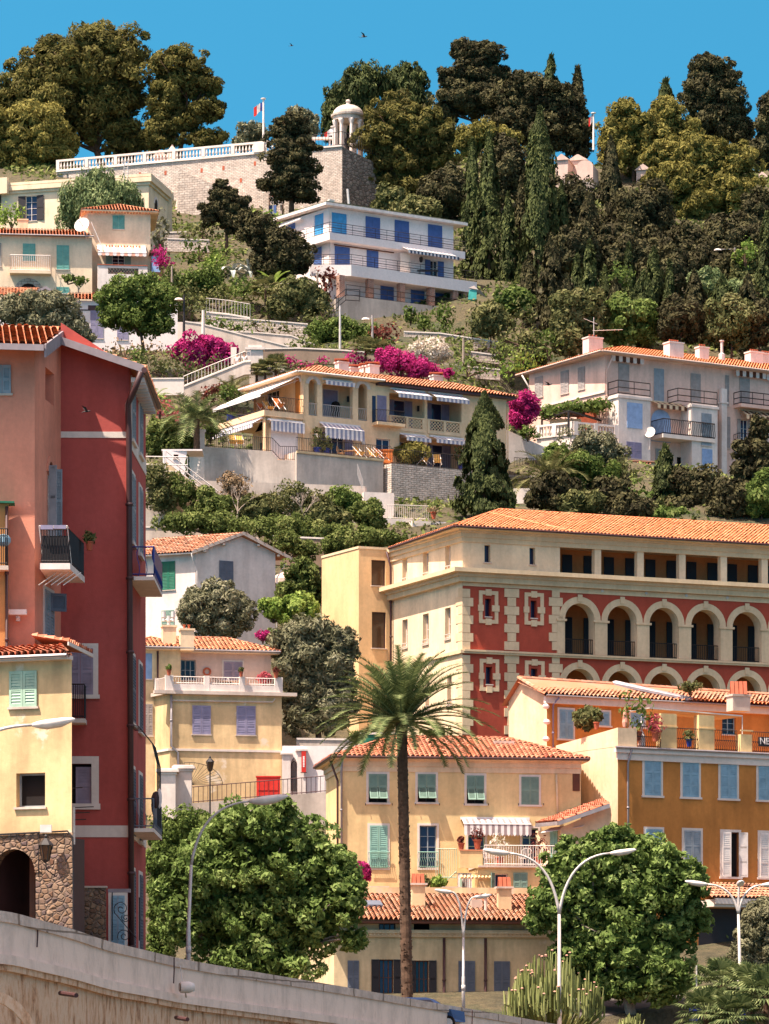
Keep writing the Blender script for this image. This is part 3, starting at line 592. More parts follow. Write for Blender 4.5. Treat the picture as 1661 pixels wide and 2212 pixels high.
# ---------------------------------------------------------------- sea-wall viaduct in front
m,nt,b=newmat('aged_render'); st=noise(nt,pos(nt,(.8,.8,.5)),1.1,8,.7); n2=noise(nt,pos(nt),.5,5)
x=mixc(nt,1.0,srgb('#e8d6c4'),ramp(nt,st,[(.3,G(.74)),(.55,G(1.04))]),'MULTIPLY'); x=mixc(nt,ramp(nt,noise(nt,pos(nt,(1.3,1.3,.5)),1.4,7,.7),[(.6,G(0)),(.76,G(.55))]),x,srgb('#8a5c40')); nt.links.new(x,b.inputs['Base Color']); b.inputs['Roughness'].default_value=.95; bump(nt,b,noise(nt,pos(nt),9,5),.4,.04); M['viaduct']=m
M['cap']=stone('parapet_cap_blocks','#d2c2b2','#dccdbd','#948474',1.15,.8)
m,nt,b=newmat('stained_stone'); st=noise(nt,pos(nt,(1.5,1.5,.6)),1.5,8,.72); x=ramp(nt,st,[(.34,srgb('#8a5a38')),(.46,srgb('#d8ac84')),(.56,srgb('#e8caa8')),(.75,srgb('#c89c74'))]); nt.links.new(x,b.inputs['Base Color']); b.inputs['Roughness'].default_value=1; bump(nt,b,st,1,.15); M['stained']=m
W3=[]
for i in range(len(WT)-1):
    for k in range(6): 
        t=k/6; a,c=WT[i],WT[i+1]; W3.append((a[0]+(c[0]-a[0])*t,a[1]+(c[1]-a[1])*t,a[2]+(c[2]-a[2])*t))
W3=[at(*p) for p in W3]+[at(*WT[-1])]
W3=[(p[0]-(.0),p[1],p[2]) for p in W3]
# smooth heights
for _ in range(8): W3=[W3[0]]+[tuple((W3[i-1][k]+2*W3[i][k]+W3[i+1][k])/4 for k in range(3)) for i in range(1,len(W3)-1)]+[W3[-1]]
def sweep(mb,prof,m=0):
    """prof: closed list (outward to camera w, dz from the top)"""
    ring_=[]
    for i,p in enumerate(W3):
        a=Vector(W3[max(0,i-1)]); c=Vector(W3[min(len(W3)-1,i+1)]); d=(c-a); d.z=0; d.normalize(); n=Vector((d.y,-d.x,0))
        ring_.append([tuple(Vector(p)+n*w_+Vector((0,0,dz))) for w_,dz in prof])
    k=len(prof); vs=[v for r_ in ring_ for v in r_]; fs=[(i*k+j,i*k+(j+1)%k,(i+1)*k+(j+1)%k,(i+1)*k+j) for i in range(len(W3)-1) for j in range(k)]
    mb.add(vs,fs,m)
root=thing('viaduct_wall','pale stained viaduct wall curving down across the bottom of the view','wall',W3[20])
mb=MB(); sweep(mb,[(.07,0),(.07,-.30),(-.5,-.30),(-.5,0)]); mb.build('parapet_cap',M['cap'],root)
mb=MB(); sweep(mb,[(0,-.3),(0,-1.22),(-.45,-1.22),(-.45,-.3)]); mb.build('parapet',M['viaduct'],root)
mb=MB(); sweep(mb,[(.12,-1.22),(.12,-1.5),(-.4,-1.5),(-.4,-1.22)]); mb.build('ledge',M['viaduct'],root)
mb=MB(); sweep(mb,[(.06,-1.5),(.06,-1.68),(-.4,-1.68),(-.4,-1.5)]); mb.build('cornice',M['stained'],root)
mb=MB(); sweep(mb,[(-.08,-1.68),(-.08,-8),(-1.2,-8),(-1.2,-1.68)]); mb.build('wall',M['stained'],root)
for (cx_,cy_,Y) in ((-40,2235,103.5),(205,2247,113.5)):
    f=Fc(wp(cx_,Y),(math.cos(R(35)),math.sin(R(35)))).off(.05); f=Fc(wp(cx_,Y-0.6),f.d); mb=MB(); ring(mb,f,0,1.6 if cx_<0 else .75,.28,zof(cy_,Y)-.6,.1); mb.build('arch_band',M['stained'],root)
mb=MB()
for (cx_,t0,Y) in ((81,1990,107.5),(376,2068,124.0),(1020,2182,163)):
    a=at(cx_,t0,Y-.25); b_=at(cx_-1,t0+56 if cx_<900 else t0+40,Y-.3); mb.tube([a,((a[0]+b_[0])/2+.01,a[1],(a[2]+b_[2])/2),b_],.022,4)
mb.build('crack',M['pipebrown'],root)
mb=MB()
for (a0,a1,Y) in (((130,2145),(165,2150),107),((380,2198),(405,2202),120)):
    mb.tube([at(a0[0],a0[1],Y),at(a1[0],a1[1],Y-1)],.07,8)
mb.build('spout',M['pipebrown'],root)
def flood(label,px,py,Y):
    x,y,z=at(px,py,Y-.6); r_=thing('floodlight',label,'floodlight',(x,y,z),'floodlights on the viaduct wall'); mb=MB()
    d=Vector((1,.25,.02)).normalized(); c=Vector((x,y,z)); mb.tube([c-d*.18,c-d*.16,c+d*.12,c+d*.3],[.17,.2,.2,.13],14); mb.build('housing',M['white'],r_,True)
    mb=MB(); mb.tube([c-d*.185,c-d*.21],[.15,.14],14); mb.build('lens',M['glassbrown'],r_)
    mb=MB(); mb.tube([c+Vector((0,0,-.2)),c+Vector((0,.5,-.32))],.03,5); mb.tube([c+Vector((-.1,0,.15)),c+Vector((-.2,.45,.75))],.012,4); mb.build('bracket',M['galv'],r_)
flood('white cylindrical floodlight on viaduct wall below the lamp post',*q('e7',880,652),124.5)
flood('white cylindrical floodlight on viaduct wall below the palm trunk',*q('e8',585,1135),164)
# ---------------------------------------------------------------- convent with arcades
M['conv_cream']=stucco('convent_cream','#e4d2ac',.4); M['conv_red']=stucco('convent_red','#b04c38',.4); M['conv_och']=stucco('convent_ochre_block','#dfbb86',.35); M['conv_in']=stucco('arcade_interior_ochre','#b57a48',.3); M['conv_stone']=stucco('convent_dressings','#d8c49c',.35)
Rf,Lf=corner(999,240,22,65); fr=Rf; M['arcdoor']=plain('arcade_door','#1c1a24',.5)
b0=at(999,1640,240); CV=thing('convent','large red and cream convent with two rows of arches and tiled roof','building',b0)
zE=Rf.z(999,q('e1',0,190)[1]); zC0=Rf.z(999,q('e1',0,545)[1]); zC1=Rf.z(999,q('e1',0,462)[1]); zL=Rf.z(999,q('e1',0,1000)[1]); zB=10.
uP=Rf.u(q('e1',1640,0)[0]); uR=46.; 
lenL=-Lf.u(846)
# windows
for r_ in ((1143,300,1183,415),(1442,317,1480,430)): win(CV,Rf,q('e1',*r_),'D','',gm='glassblue',sill=False,dep=.35)
RWIN=[(1147,655,1187,775),(1450,668,1490,785),(1152,1108,1193,1225),(1452,1120,1495,1238)]
for r_ in RWIN: win(CV,Rf,q('e1',*r_),'D','',gm='glassblue',sill=False,dep=.4)
for r_ in ((597,390,630,550),(733,345,770,515),(882,300,917,470),(597,795,632,985),(733,757,772,960),(880,717,918,925),(750,1195,778,1400),(895,1165,925,1370)):
    W_=win(CV,Lf,q('e1',*r_),'G','',gm='glassbrown',sill=False,dep=.35,cols=1,rows=2,fw_=0) if False else win(CV,Lf,q('e1',*r_),'G',gm='glassbrown',sill=False,dep=.35,cols=1,rows=2)
    u0,u1,z0,z1=Lf.rect(*q('e1',*r_)); g_=MB(); rail(g_,[Lf.P(u0,.02,0)[:2],Lf.P(u1,.02,0)[:2]],z0,z0+.3,.3,.02); g_.build('railing',M['galv'],W_)
mb=MB(); Rf.wall(mb,0,uP,zC1,zE,.35,0); Lf.wall(mb,-lenL-1,0,zB,zE,.35,0)
mb.poly([Rf.P(uR,-9.5,zB),Rf.P(uR,-9.5,zE),Rf.P(0,-9.5,zE),Rf.P(0,-9.5,zB)]); mb.poly([Rf.P(uR,-9.5,zB),Rf.P(uR,-9.5,zE),Rf.P(uR,0,zE),Rf.P(uR,0,zB)])
mb.build('wall',M['conv_cream'],CV)
mb=MB(); Rf.wall(mb,0,uP,zB,zC0,.4,0); 
# arcade geometry from the picture
c0=Rf.u(q('e2',262,0)[0]); c3=Rf.u(q('e2',1495,0)[0]); sp=(c3-c0)/4; hw=(Rf.u(q('e2',372,0)[0])-Rf.u(q('e2',150,0)[0]))/2
rows=[]
for (ys_,yf) in ((885,1145),(1368,1640)):
    zs_=Rf.z(*q('e2',262,ys_)); rows.append((zs_,Rf.z(*q('e2',262,yf))))
zs1,zf1=rows[0]; zs2,zf2=rows[1]; nb=9; zL0=Rf.z(*q('e2',262,1160)); 
for (zs_,zf_,zt,zb_) in ((zs1,zL+.0,zC0,zL),(zs2,zs2-2.6,zL,zB)):
    for k in range(nb):
        uc=c0+sp*k; ua=uc-sp/2 if k else uP; archwall(mb,Rf,uc,hw,ua,uc+sp/2,zs_-2.6 if zs_==zs2 else zL+.05,zs_,zt,.9,0,14,1)
    if zs_==zs2: pass
mb.poly([Rf.P(uP,0,zB),Rf.P(uR,0,zB),Rf.P(uR,0,zs2-2.6),Rf.P(uP,0,zs2-2.6)])
mb.build('red_wall',[M['conv_red'],M['conv_cream']],CV)
# loggia top floor
mb=MB(); l0=Rf.z(*q('e2',250,562)); l1=Rf.z(*q('e2',250,343)); lp=[(c0+sp*(k+.5)) for k in range(-1,nb)]
pw=(Rf.u(q('e2',422,0)[0])-Rf.u(q('e2',374,0)[0]))/2
pc=[Rf.u(q('e2',x_,0)[0]) for x_ in (398,713,1022,1328,1630)]; dsp=(pc[-1]-pc[0])/4; pc+= [pc[-1]+dsp*k for k in (1,2,3)]
hs=[]; e_=[uP]+pc
for i in range(len(e_)-1): hs.append((e_[i]+(pw if i else .05),e_[i+1]-pw,l0,l1))
Rf.wall(mb,uP,uR,zC1,zE,.45,0,hs); mb.build('loggia_wall',M['conv_cream'],CV)
# corridors behind openings
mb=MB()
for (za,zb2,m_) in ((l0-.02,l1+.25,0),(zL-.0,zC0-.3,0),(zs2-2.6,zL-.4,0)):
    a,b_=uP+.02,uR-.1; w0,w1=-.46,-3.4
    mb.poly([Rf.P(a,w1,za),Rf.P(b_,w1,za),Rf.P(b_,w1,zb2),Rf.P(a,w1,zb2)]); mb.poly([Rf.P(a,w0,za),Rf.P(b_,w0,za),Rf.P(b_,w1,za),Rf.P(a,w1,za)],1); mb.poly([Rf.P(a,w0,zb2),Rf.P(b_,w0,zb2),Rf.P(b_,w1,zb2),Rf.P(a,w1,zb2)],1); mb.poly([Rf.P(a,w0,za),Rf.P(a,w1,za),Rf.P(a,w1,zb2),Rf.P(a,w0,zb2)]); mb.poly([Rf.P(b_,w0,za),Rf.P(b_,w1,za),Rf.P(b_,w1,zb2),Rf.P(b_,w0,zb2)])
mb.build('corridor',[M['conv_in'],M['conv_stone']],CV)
bk=Rf.off(-3.38)
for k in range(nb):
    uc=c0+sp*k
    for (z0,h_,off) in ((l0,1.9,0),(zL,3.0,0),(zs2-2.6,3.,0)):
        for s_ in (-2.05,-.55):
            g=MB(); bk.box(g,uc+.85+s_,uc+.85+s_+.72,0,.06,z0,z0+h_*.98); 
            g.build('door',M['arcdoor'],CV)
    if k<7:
        g=MB(); rail(g,[Rf.P(uc-hw+.02,-.25,0)[:2],Rf.P(uc+hw-.02,-.25,0)[:2]],zL+.1,zL+1.1,.14,.02); g.build('railing',M['iron'],CV)
# dressings: arch rings, piers, capitals
for k in range(nb-1):
    uc=c0+sp*k
    for zs_,zb_ in ((zs1,zL+.1),(zs2,zs2-2.6)):
        g=MB(); ring(g,Rf,uc,hw,.42,zs_,.07,0,18); Rf.box(g,uc-.16,uc+.16,.07,.14,zs_+hw+.1,zs_+hw+.55)
        pa,pb=uc+hw+.002,uc+sp-hw-.002
        Rf.box(g,pa,pb,0,.09,zb_,zs_-.02); Rf.box(g,pa-.12,pb+.12,0,.17,zs_-.14,zs_-.0)
        if k==0: Rf.box(g,uc-hw-.55,uc-hw,0,.09,zb_,zs_); Rf.box(g,uc-hw-.6,uc-hw+.1,0,.17,zs_-.14,zs_)
        g.build('arch_surround',M['conv_stone'],CV)
# frieze, cornices, ledges
g=MB(); zF=Rf.z(*q('e2',262,690)); Rf.box(g,uP,uR,.002,.06,zF,zC0-.02)
Rf.box(g,.0,uP-.02,.002,.06,Rf.z(*q('e1',1100,575)),zC0-.02)
for (z0,z1,w_) in ((zC0,zC0+.35,.35),(zC0+.35,zC1-.25,.5),(zC1-.25,zC1+.02,.95)):
    Rf.box(g,-.0,uR,.002,w_,z0,z1); Lf.box(g,-lenL-.2,w_*0,.002,w_,z0,z1); 
    Rf.box(g,-w_,0,-.0,w_,z0,z1)
Rf.box(g,-.22,uR,.002,.22,zL-.18,zL+.03); Lf.box(g,-lenL,0,.002,.16,zL-.18,zL+.03); Rf.box(g,.001,uR,.22,.3,zL-.06,zL+.06)
for (z0,z1,w_) in ((zE-.85,zE-.55,.12),(zE-.55,zE-.25,.22),(zE-.25,zE-.0,.38)):
    Rf.box(g,-w_,uR,.002,w_,z0,z1); Lf.box(g,-lenL,-.0,.002,w_,z0,z1)
g.build('cornice',M['conv_stone'],CV)
# quoins and window frames
def quoin(x0,x1,k0,y0,y1):
    g=MB(); u0,u1=Rf.u(q('e1',x0,0)[0]),Rf.u(q('e1',x1,0)[0]); z1=Rf.z(*q('e1',(x0+x1)/2,y0)); z0=Rf.z(*q('e1',(x0+x1)/2,y1)); n=int(round((z1-z0)/.58)); h_=(z1-z0)/n; e=.22
    for i in range(n):
        b_=(i+k0)%2; Rf.box(g,u0+(-e if b_ and x0>1000 else 0),u1+(e if b_ else 0),.002,.07,z0+h_*i+.012,z0+h_*(i+1)-.012)
    g.build('quoin',M['conv_stone'],CV)
for (y0,y1) in ((590,1000),(1030,1560)):
    quoin(993,1045,0,y0,y1); quoin(1294,1350,1,y0,y1); quoin(1590,1640,0,y0,y1)
g=MB()
for (z0,z1) in ((zB,zL-.2),(zL+.05,Rf.z(*q('e1',1000,575)))):
    n=int((z1-z0)/.58)
    for i in range(n): Lf.box(g,-(.95 if i%2 else .6),-.001,.003,.035,z0+.58*i+.02,z0+.58*(i+1)-.02)
g.build('quoin',M['conv_stone'],CV)
for (x0,y0,x1,y1) in RWIN:
    g=MB(); u0,u1,z0,z1=Rf.rect(*q('e1',x0,y0,x1,y1)); a,b_,c_,d_=Rf.rect(*q('e1',x0-42,y0-50,x1+45,y1+46)); t=.24; w_=.075
    Rf.box(g,a,a+t,.002,w_,c_,d_); Rf.box(g,b_-t,b_,.002,w_,c_,d_); Rf.box(g,a+t,b_-t,.002,w_,c_,c_+t); Rf.box(g,a+t,b_-t,.002,w_,d_-t,d_)
    zm=(z0+z1)/2-.05; um=(u0+u1)/2; Rf.box(g,a-.07,a+t+.07,.002,w_+.04,zm-.2,zm+.2); Rf.box(g,b_-t-.2,b_+.07,.002,w_+.04,zm-.2,zm+.2); Rf.box(g,um-.2,um+.2,.002,w_+.04,d_-t-.07,d_+.1); Rf.box(g,um-.2,um+.2,.002,w_+.04,c_-.1,c_+t+.07)
    g.build('window_surround',M['conv_stone'],CV)
hip(CV,Rf,-.9,uR+2,-.9,10.4,zE+.02,20.5,'tilenew',hipR=False,fascia='pipebrown',soffit='conv_stone',cw=.27,rl=.36)
# small forward hip over the pavilion
mb=MB(); zz=zE+.04; uA=uP+.7; hh=(uA+.9)/2; t_=math.tan(R(20.5)); A_=Rf.P(-.9+hh,.9-hh,zz+hh*t_); ridge(mb,A_,Rf.P(uA,.9,zz),.13); mb.build('ridge_tiles',M['tilenew'],[c for c in CV.children if c.name.startswith('roof')][0])
pipe(CV,[Lf.P(-lenL+.25,.5,zE-.2),Lf.P(-lenL+.25,.18,zE-1.2),Lf.P(-lenL+.25,.18,zB)],.08,'pipebrown')
g=MB(); 
for x_ in (427,752,1048,1350): ring(g,Rf,Rf.u(q('e2',x_,0)[0]),.02,.08,Rf.z(*q('e2',x_,672+(x_-427)*.055)),.1,0,8,0,6.28)
g.build('vent_pipe',M['galv'],CV)
# ochre stair block
o2=Lf.P(-lenL,0,0); a_=(775-CX)/F; t_=(o2[0]-a_*o2[1])/(math.cos(R(23))-a_*math.sin(R(23))); o=(o2[0]-math.cos(R(23))*t_,o2[1]-math.sin(R(23))*t_)
bR=Fc(o,(math.cos(R(23)),math.sin(R(23)))); bL=Fc(o,(math.cos(R(62)),-math.sin(R(62)))); zT=zof(1181,o[1]); lb=-bL.u(695)
for r_ in ((392,400,485,570),(395,745,488,985),(400,1258,490,1425)): win(CV,bR,q('e1',*r_),'G',gm='glassbrown',fm='pipebrown',cols=1,rows=1,dep=.15)
mb=MB(); bR.wall(mb,0,t_+.0,zB,zT,.25); bL.wall(mb,-lb,0,zB,zT); bR.box(mb,0,t_+1,-lb,-.3,zT-.3,zT-.01); mb.poly([bR.P(0,-lb,zB),bR.P(6,-lb,zB),bR.P(6,-lb,zT),bR.P(0,-lb,zT)]); mb.poly([bR.P(t_+2,0,zT-2),bR.P(t_+2,-lb,zT-2),bR.P(t_+2,-lb,zT),bR.P(t_+2,0,zT)])
mb.build('wall',M['conv_och'],CV)
mb=MB(); bL.box(mb,-lb,0,.001,.05,zT-.12,zT+.04); bR.box(mb,-.05,t_,.001,.05,zT-.12,zT+.04); mb.build('coping',M['conv_stone'],CV)
# ================================================================ red tower block, left
M['tw_red']=stucco('crimson_render','#b2524a',.35); M['tw_sal']=stucco('salmon_render','#dc9276',.4); M['tw_grey']=plain('grey_fascia','#8a8388',.6)
TW=thing('tower_house','tall crimson and salmon corner house with grey roof edge','building',at(131,2080,124.5))
zb=-2.
fa=Fc(wp(75,121),(1,-.03)); fc_=Fc(wp(131.5,125),(1,.02)); fb=Fc(wp(75,121),(wp(131.5,125)[0]-wp(75,121)[0],4.)); lb=math.hypot(wp(131.5,125)[0]-wp(75,121)[0],4.)
fd=Fc(wp(279,124.95),(.16,7.0)); ld=6.4
q4=lambda *a:q('d4',*a); q5=lambda *a:q('d5',*a); q6=lambda *a:q('e6',*a)
win(TW,fa,q4(-60,620,105,890),'S','greyblue',None); 
# side wall b: niche and tall arched shutters
u0,u1=fb.u(q4(430,0)[0]),fb.u(q4(515,0)[0]); z1=fb.z(*q4(470,668)); z0=fb.z(*q4(470,975)); fb.holes.append((u0,u1,z0,z1)); g=MB(); g.poly([fb.P(u0,-.3,z0),fb.P(u1,-.3,z0),fb.P(u1,-.3,z1),fb.P(u0,-.3,z1)]); g.build('niche',M['tw_red'],TW)
def archshut(f,x0,x1,y0,y1,hx0,hx1,colr='greyblue'):
    u0,u1=f.u(x0),f.u(x1); z1=f.z((x0+x1)/2,y0); z0=f.z((x0+x1)/2,y1); g=MB(); r_=(u1-u0)/2; zs=z1-r_*.9
    f.holes.append((u0,u1,z0,zs)); ring(g,f,(u0+u1)/2,r_,.18,zs,.05,0,10); W_=g.build('window',M['tw_sal'],TW); pane(W_,f,u0,u1,z0,zs,.18,M['white'],M['glass'],2,3)
    g=MB(); n=10; uc=(u0+u1)/2; g.poly([f.P(uc-r_*math.cos(math.pi*i/n),.012,zs+r_*math.sin(math.pi*i/n)) for i in range(n+1)]); g.build('pane',M['glass'],W_)
    for uh,sg in ((u0-.02,-1),(u1+.02,1)):
        g=MB(); leaf(g,f,uh,.05,R(80),.27,z0,zs+r_*.5,.1,3,sg); g.build('shutter',M[colr],W_)
archshut(fb,*[q4(452,0)[0],q4(500,0)[0]],q4(0,1545)[1],q5(0,590)[1],0,0)
u0,u1,z0,z1=fb.rect(*q5(415,870,500,1310)); win(TW,fb,None,'S','greyblue','trim',.12,raw=(u0,u1,z0,z1),sill=False)
u_=(u0+u1)/2; g=MB(); g.hexa([fb.P(u_,.05,z0+1.9),fb.P(u1,.05,z0+1.9),fb.P(u1,.09,z0+1.9),fb.P(u_,.09,z0+1.9),fb.P(u_,.05,z0+2.5),fb.P(u1,.05,z0+2.5),fb.P(u1,.09,z0+2.5),fb.P(u_,.09,z0+2.5)]) if 0 else leaf(g,fb.off(.0),u_+.1,.05,R(62),.55,z0+.9,z0+1.5,.1,1,1); g.build('flap',M['steelblue'],TW)
win(TW,fc_,q5(640,1410,885,1850),'S','mauve','trim',.17,label='mauve louvred shutters in a wide white surround')
win(TW,fc_,q6(540,530,760,862),'D',gm='dark',trim='trim',tw=.25,dep=.15); 
u0,u1,z0,z1=fc_.rect(*q6(628,555,757,862)); g=MB(); leaf(g,fc_,u0,-.12,0,u1-u0,z0,z1,.11,2,1); g.build('shutter',M['mauve'],TW)
g=MB(); 
for (y0,y1,v) in ((1250,1308,'d4'),(1043,1140,'e6')):
    g=MB(); p=q(v,600,y0,600,y1); fc_.box(g,0,2.27 if v=='d4' else 2.4,.002,.025,fc_.z(p[0],p[3]),fc_.z(p[0],p[1])); g.build('white_band',M['trim'],TW)
g=MB(); p=q('d4',1290,1340,1290,1500); fd.box(g,.1,ld,.002,.02,fd.z(*q('d4',1290,1500)),fd.z(*q('d4',1290,1360))); g.build('white_band',M['trim'],TW); g=MB()
p=fd; fd.box(g,.1,ld,.002,.02,fc_.z(200,q('e6',0,1140)[1]),fc_.z(200,q('e6',0,1043)[1])); g.build('white_band',M['trim'],TW)
# right hand side windows
fdw=[]
zc=[fd.z(*q4(1270,970)),fd.z(*q4(1270,1880)),fd.z(*q5(1270,600)) ]
for (zt,hh) in ((fd.z(*q4(1275,820)),2.0),(fd.z(*q4(1275,1700)),2.3),(fd.z(*q5(1270,1500)),2.3),(fd.z(*q6(1150,620)),2.3),(fd.z(*q6(1150,1450)),3.0)):
    for ua in (.75,3.6): win(TW,fd,None,'S','greyblue' if zt>18 else 'steelblue','trim',.14,raw=(ua,ua+1.1,zt-hh,zt))
zA=fa.z(50,748); zR=25.25
mb=MB(); fa.wall(mb,-9,0,zb,zA,.2,1); fb.wall(mb,0,lb,zb,zA,.3,1)
c_top0=fc_.z(*q4(640,395)); c_top1=fc_.z(*q4(1240,640)); WC=2.32; P=fc_.P
fc_.wall(mb,0,WC,zb,c_top1,.15,0); mb.poly([P(0,0,c_top1),P(WC,0,c_top1),P(.0,0,zR-.2)],0)
fd.wall(mb,0,ld,zb,c_top1,.2,0); 
# gable piece of side wall under the rake
mb.poly([fb.P(0,0,zA),fb.P(lb,0,zA),fb.P(lb,0,zA+1.35),],1)
bk1=fd.P(ld,0,0); mb.poly([(bk1[0],bk1[1],zb),(-24,131,zb),(-24,131,c_top1-.5),(bk1[0],bk1[1],c_top1-.5)],0); mb.poly([(-20.3,121,zb),(-24,131,zb),(-24,131,zA),(-20.3,121,zA)],1)
mb.build('wall',[M['tw_red'],M['tw_sal']],TW)
# roofs
mb=MB(); A=(-21,119.6,zA+.05); Bp=at(93,747,119.6); Cp=at(139,714,126.2); D=(-21,128,zR+.3); tiles(mb,[A,Bp,Cp,D],cw=.23,rl=.34,h=.075); ridge(mb,D,Cp,.14); 
E=at(312,795,124.2); C2=(Cp[0]-.02,124.4,at(148,735,124.4)[2]); Fp=(E[0]+.05,131.3,E[2]); Gp=(C2[0],131.3,C2[2])
tiles(mb,[E,Fp,Gp,C2],cw=.24,rl=.35); mb.poly([Cp,D,(-21,134,zA),(Gp[0],134,zA)])
ro=mb.build('roof',M['tile'],TW)
def plank(mb,a,b,hgt,th=.06,m=0):
    a,b=Vector(a),Vector(b); d=(b-a); d.z=0; d.normalize(); n=Vector((d.y,-d.x,0))*th; h=Vector((0,0,hgt))
    mb.hexa([tuple(v) for v in (a-h,b-h,b-h+n,a-h+n,a,b,b+n,a+n)],m)
mb=MB(); plank(mb,(A[0],A[1]-.03,A[2]+.03),(Bp[0]+.03,Bp[1]-.03,Bp[2]+.03),.2,.05); plank(mb,(Bp[0]+.04,Bp[1],Bp[2]+.05),(Cp[0]+.04,Cp[1],Cp[2]+.08),.42,.06)
plank(mb,(C2[0]-.1,C2[1]-.3,C2[2]+.12),(E[0],E[1]-.03,E[2]+.08),.26,.05); mb.build('fascia',M['tw_grey'],ro)
mb=MB(); mb.tube([(E[0],E[1]-.1,E[2]-.08),(Fp[0],Fp[1],Fp[2]-.05)],.1,8); mb.build('gutter',M['pipebrown'],ro)
mb=MB(); s0=fd.P(0,0,c_top1+.02); s1=fd.P(ld,0,c_top1-.0); mb.poly([(s0[0],124.3,c_top1+.12),(E[0],124.3,E[2]-.22),(Fp[0],Fp[1],E[2]-.24),(s1[0]-.1,s1[1],c_top1+.1)])
for k in range(12): 
    y=124.5+k*.55; mb.box(-8.52,E[0]-.02,y,y+.1,E[2]-.42,E[2]-.26)
mb.build('soffit',M['trim'],ro)
gp=fc_.P(WC-.05,0,0)
pipe(TW,[(E[0]-.1,124.1,E[2]-.15),(E[0]-.35,124.3,E[2]-.75),(gp[0]+.0,124.7,E[2]-1.15),(gp[0]+.04,124.8,E[2]-2.0),(gp[0]+.16,124.8,-1)],.1,'pipebrown')
# big balcony on side wall
bt=q5(380,605,665,600,862,712)
Bx=at(bt[0],bt[1],120.2); By=at(bt[2],bt[3],120.2); Bz=at(bt[4],bt[5],123.6)
fbal=Fc((Bx[0],Bx[1]),(1,0)); mb=MB(); zt=By[2]; w_=By[0]-Bx[0]; 
mb.hexa([(Bx[0],120.2,zt-.2),(By[0],120.2,zt-.2),(By[0]+.2,123.6,zt-.2),(Bx[0],123.6,zt-.2),(Bx[0],120.2,zt),(By[0],120.2,zt),(By[0]+.2,123.6,zt),(Bx[0],123.6,zt)])
for k in range(5): 
    x=Bx[0]+.12+k*.2; mb.tube([(x+.35,120.9,zt-.21),(x-.2,120.6,zt-.66)],.018,4)
Bo=mb.build('balcony',M['white'],TW)
mb=MB(); rail(mb,[(Bx[0]+.03,120.25),(By[0]-.03,120.25),(By[0]+.17,123.5)],zt,zt+1.1,.09,.014); mb.poly([(Bx[0]+.05,120.3,zt),(By[0]-.05,120.3,zt),(By[0]-.05,120.3,zt+.9),(Bx[0]+.05,120.3,zt+.9)]); mb.poly([(By[0]-.02,120.4,zt),(By[0]+.15,123.4,zt),(By[0]+.15,123.4,zt+.85),(By[0]-.02,120.4,zt+.85)]); mb.build('railing',M['iron'],Bo)
def drying(label,x0,x1,y,z):
    r_=thing('drying_rack',label,'drying rack',((x0+x1)/2,y,z)); mb=MB()
    for k in range(5): mb.tube([(x0,y+.12*k,z+1.2),(x1,y+.12*k,z+1.2)],.012,4)
    for x in (x0,x1): mb.tube([(x,y,z+1.2),(x,y+.48,z+1.2)],.015,4); mb.tube([(x,y,z+1.2),(x+.1,y+.4,z)],.015,4)
    mb.build('frame',M['whiteiron'],r_); mb=MB()
    for a,b_,h in ((.05,.5,.12),(.52,.95,.1)): 
        xa=x0+(x1-x0)*a; xb=x0+(x1-x0)*b_; mb.hexa([(xa,y-.02,z+1.2-h),(xb,y-.02,z+1.2-h),(xb,y+.02,z+1.2-h),(xa,y+.02,z+1.2-h),(xa,y-.02,z+1.22),(xb,y-.02,z+1.22),(xb,y+.02,z+1.22),(xa,y+.02,z+1.22)])
    mb.build('towel',M['lilac'],r_)
drying('white drying rack with lilac towels over the dark balcony railing of the tower',Bx[0]-.02,By[0]-.08,120.1,zt)
pot('terracotta pot with straggly green plant on rear corner of the dark balcony',*q5(850,480),122.6,.3,'dull',ph=.35)
# blue balcony right side
def sidebal(x0,x1,ya,yt,yb,boardcol,lab,Y0=124.9,Y1=129.4):
    a=at(x1,yt,Y0); za=zof(yb,Y0); x_in=fd.P(0,0,0)[0]; xo=(x1-CX)/F*Y0; mb=MB(); mb.box(x_in,xo,Y0,Y1,za-.13,za); b_=mb.build('balcony',M['trim'],TW); b_['label']=lab
    mb=MB(); rail(mb,[(x_in+.05,Y0+.05),(xo-.04,Y0+.05),(xo-.04,Y1-.05)],za,za+1.0,.22,.016,True); mb.build('railing',M[boardcol],b_)
    mb=MB(); mb.box(xo-.03,xo,Y0+.04,Y1,za+.03,za+1.02); mb.build('privacy_board',M[boardcol],b_); return b_
b_=sidebal(285,q5(1465,0)[0],0,0,q5(0,725)[1],'navy','blue railed balcony with a solid blue side board')
b_=sidebal(285,q6(1270,0)[0]+2,0,0,q6(0,1065)[1],'steelblue','lower balcony with grey blue board and white corner')
# hoop trellis and laundry over lower balcony
mb=MB(); z0=zof(q6(0,1065)[1],124.9)+1
for k in range(5):
    mb.tube([(-8.65,125+k*.5,z0+2.5),(-8.3,125+k*.5,z0+2.45),(-7.85,125+k*.5,z0+1.9),(-7.68,125+k*.5,z0+1.2),(-7.66,125+k*.5,z0-.9)],.014,4)
mb.build('hoop_trellis',M['iron'],b_)
ex=at(*q6(1295,830),125.3); mb=MB(); mb.ball(ex,.3,8,0,(.55,.4,1.0)); mb.ball((ex[0]+.12,ex[1],ex[2]+.05),.25,8,1,(.35,.3,1.4)); one(mb,'laundry_bundle',[M['pipebrown'],M['cloth']],'brown and white laundry hanging under the iron hoops of lower balcony','laundry',ex)
# small rear balcony between yellow house and tower
g,_=balcony(TW,fc_,132,q6(722,0)[0],q6(0,190)[1]-4,.14,.9,'trim','iron',1.15,.07)
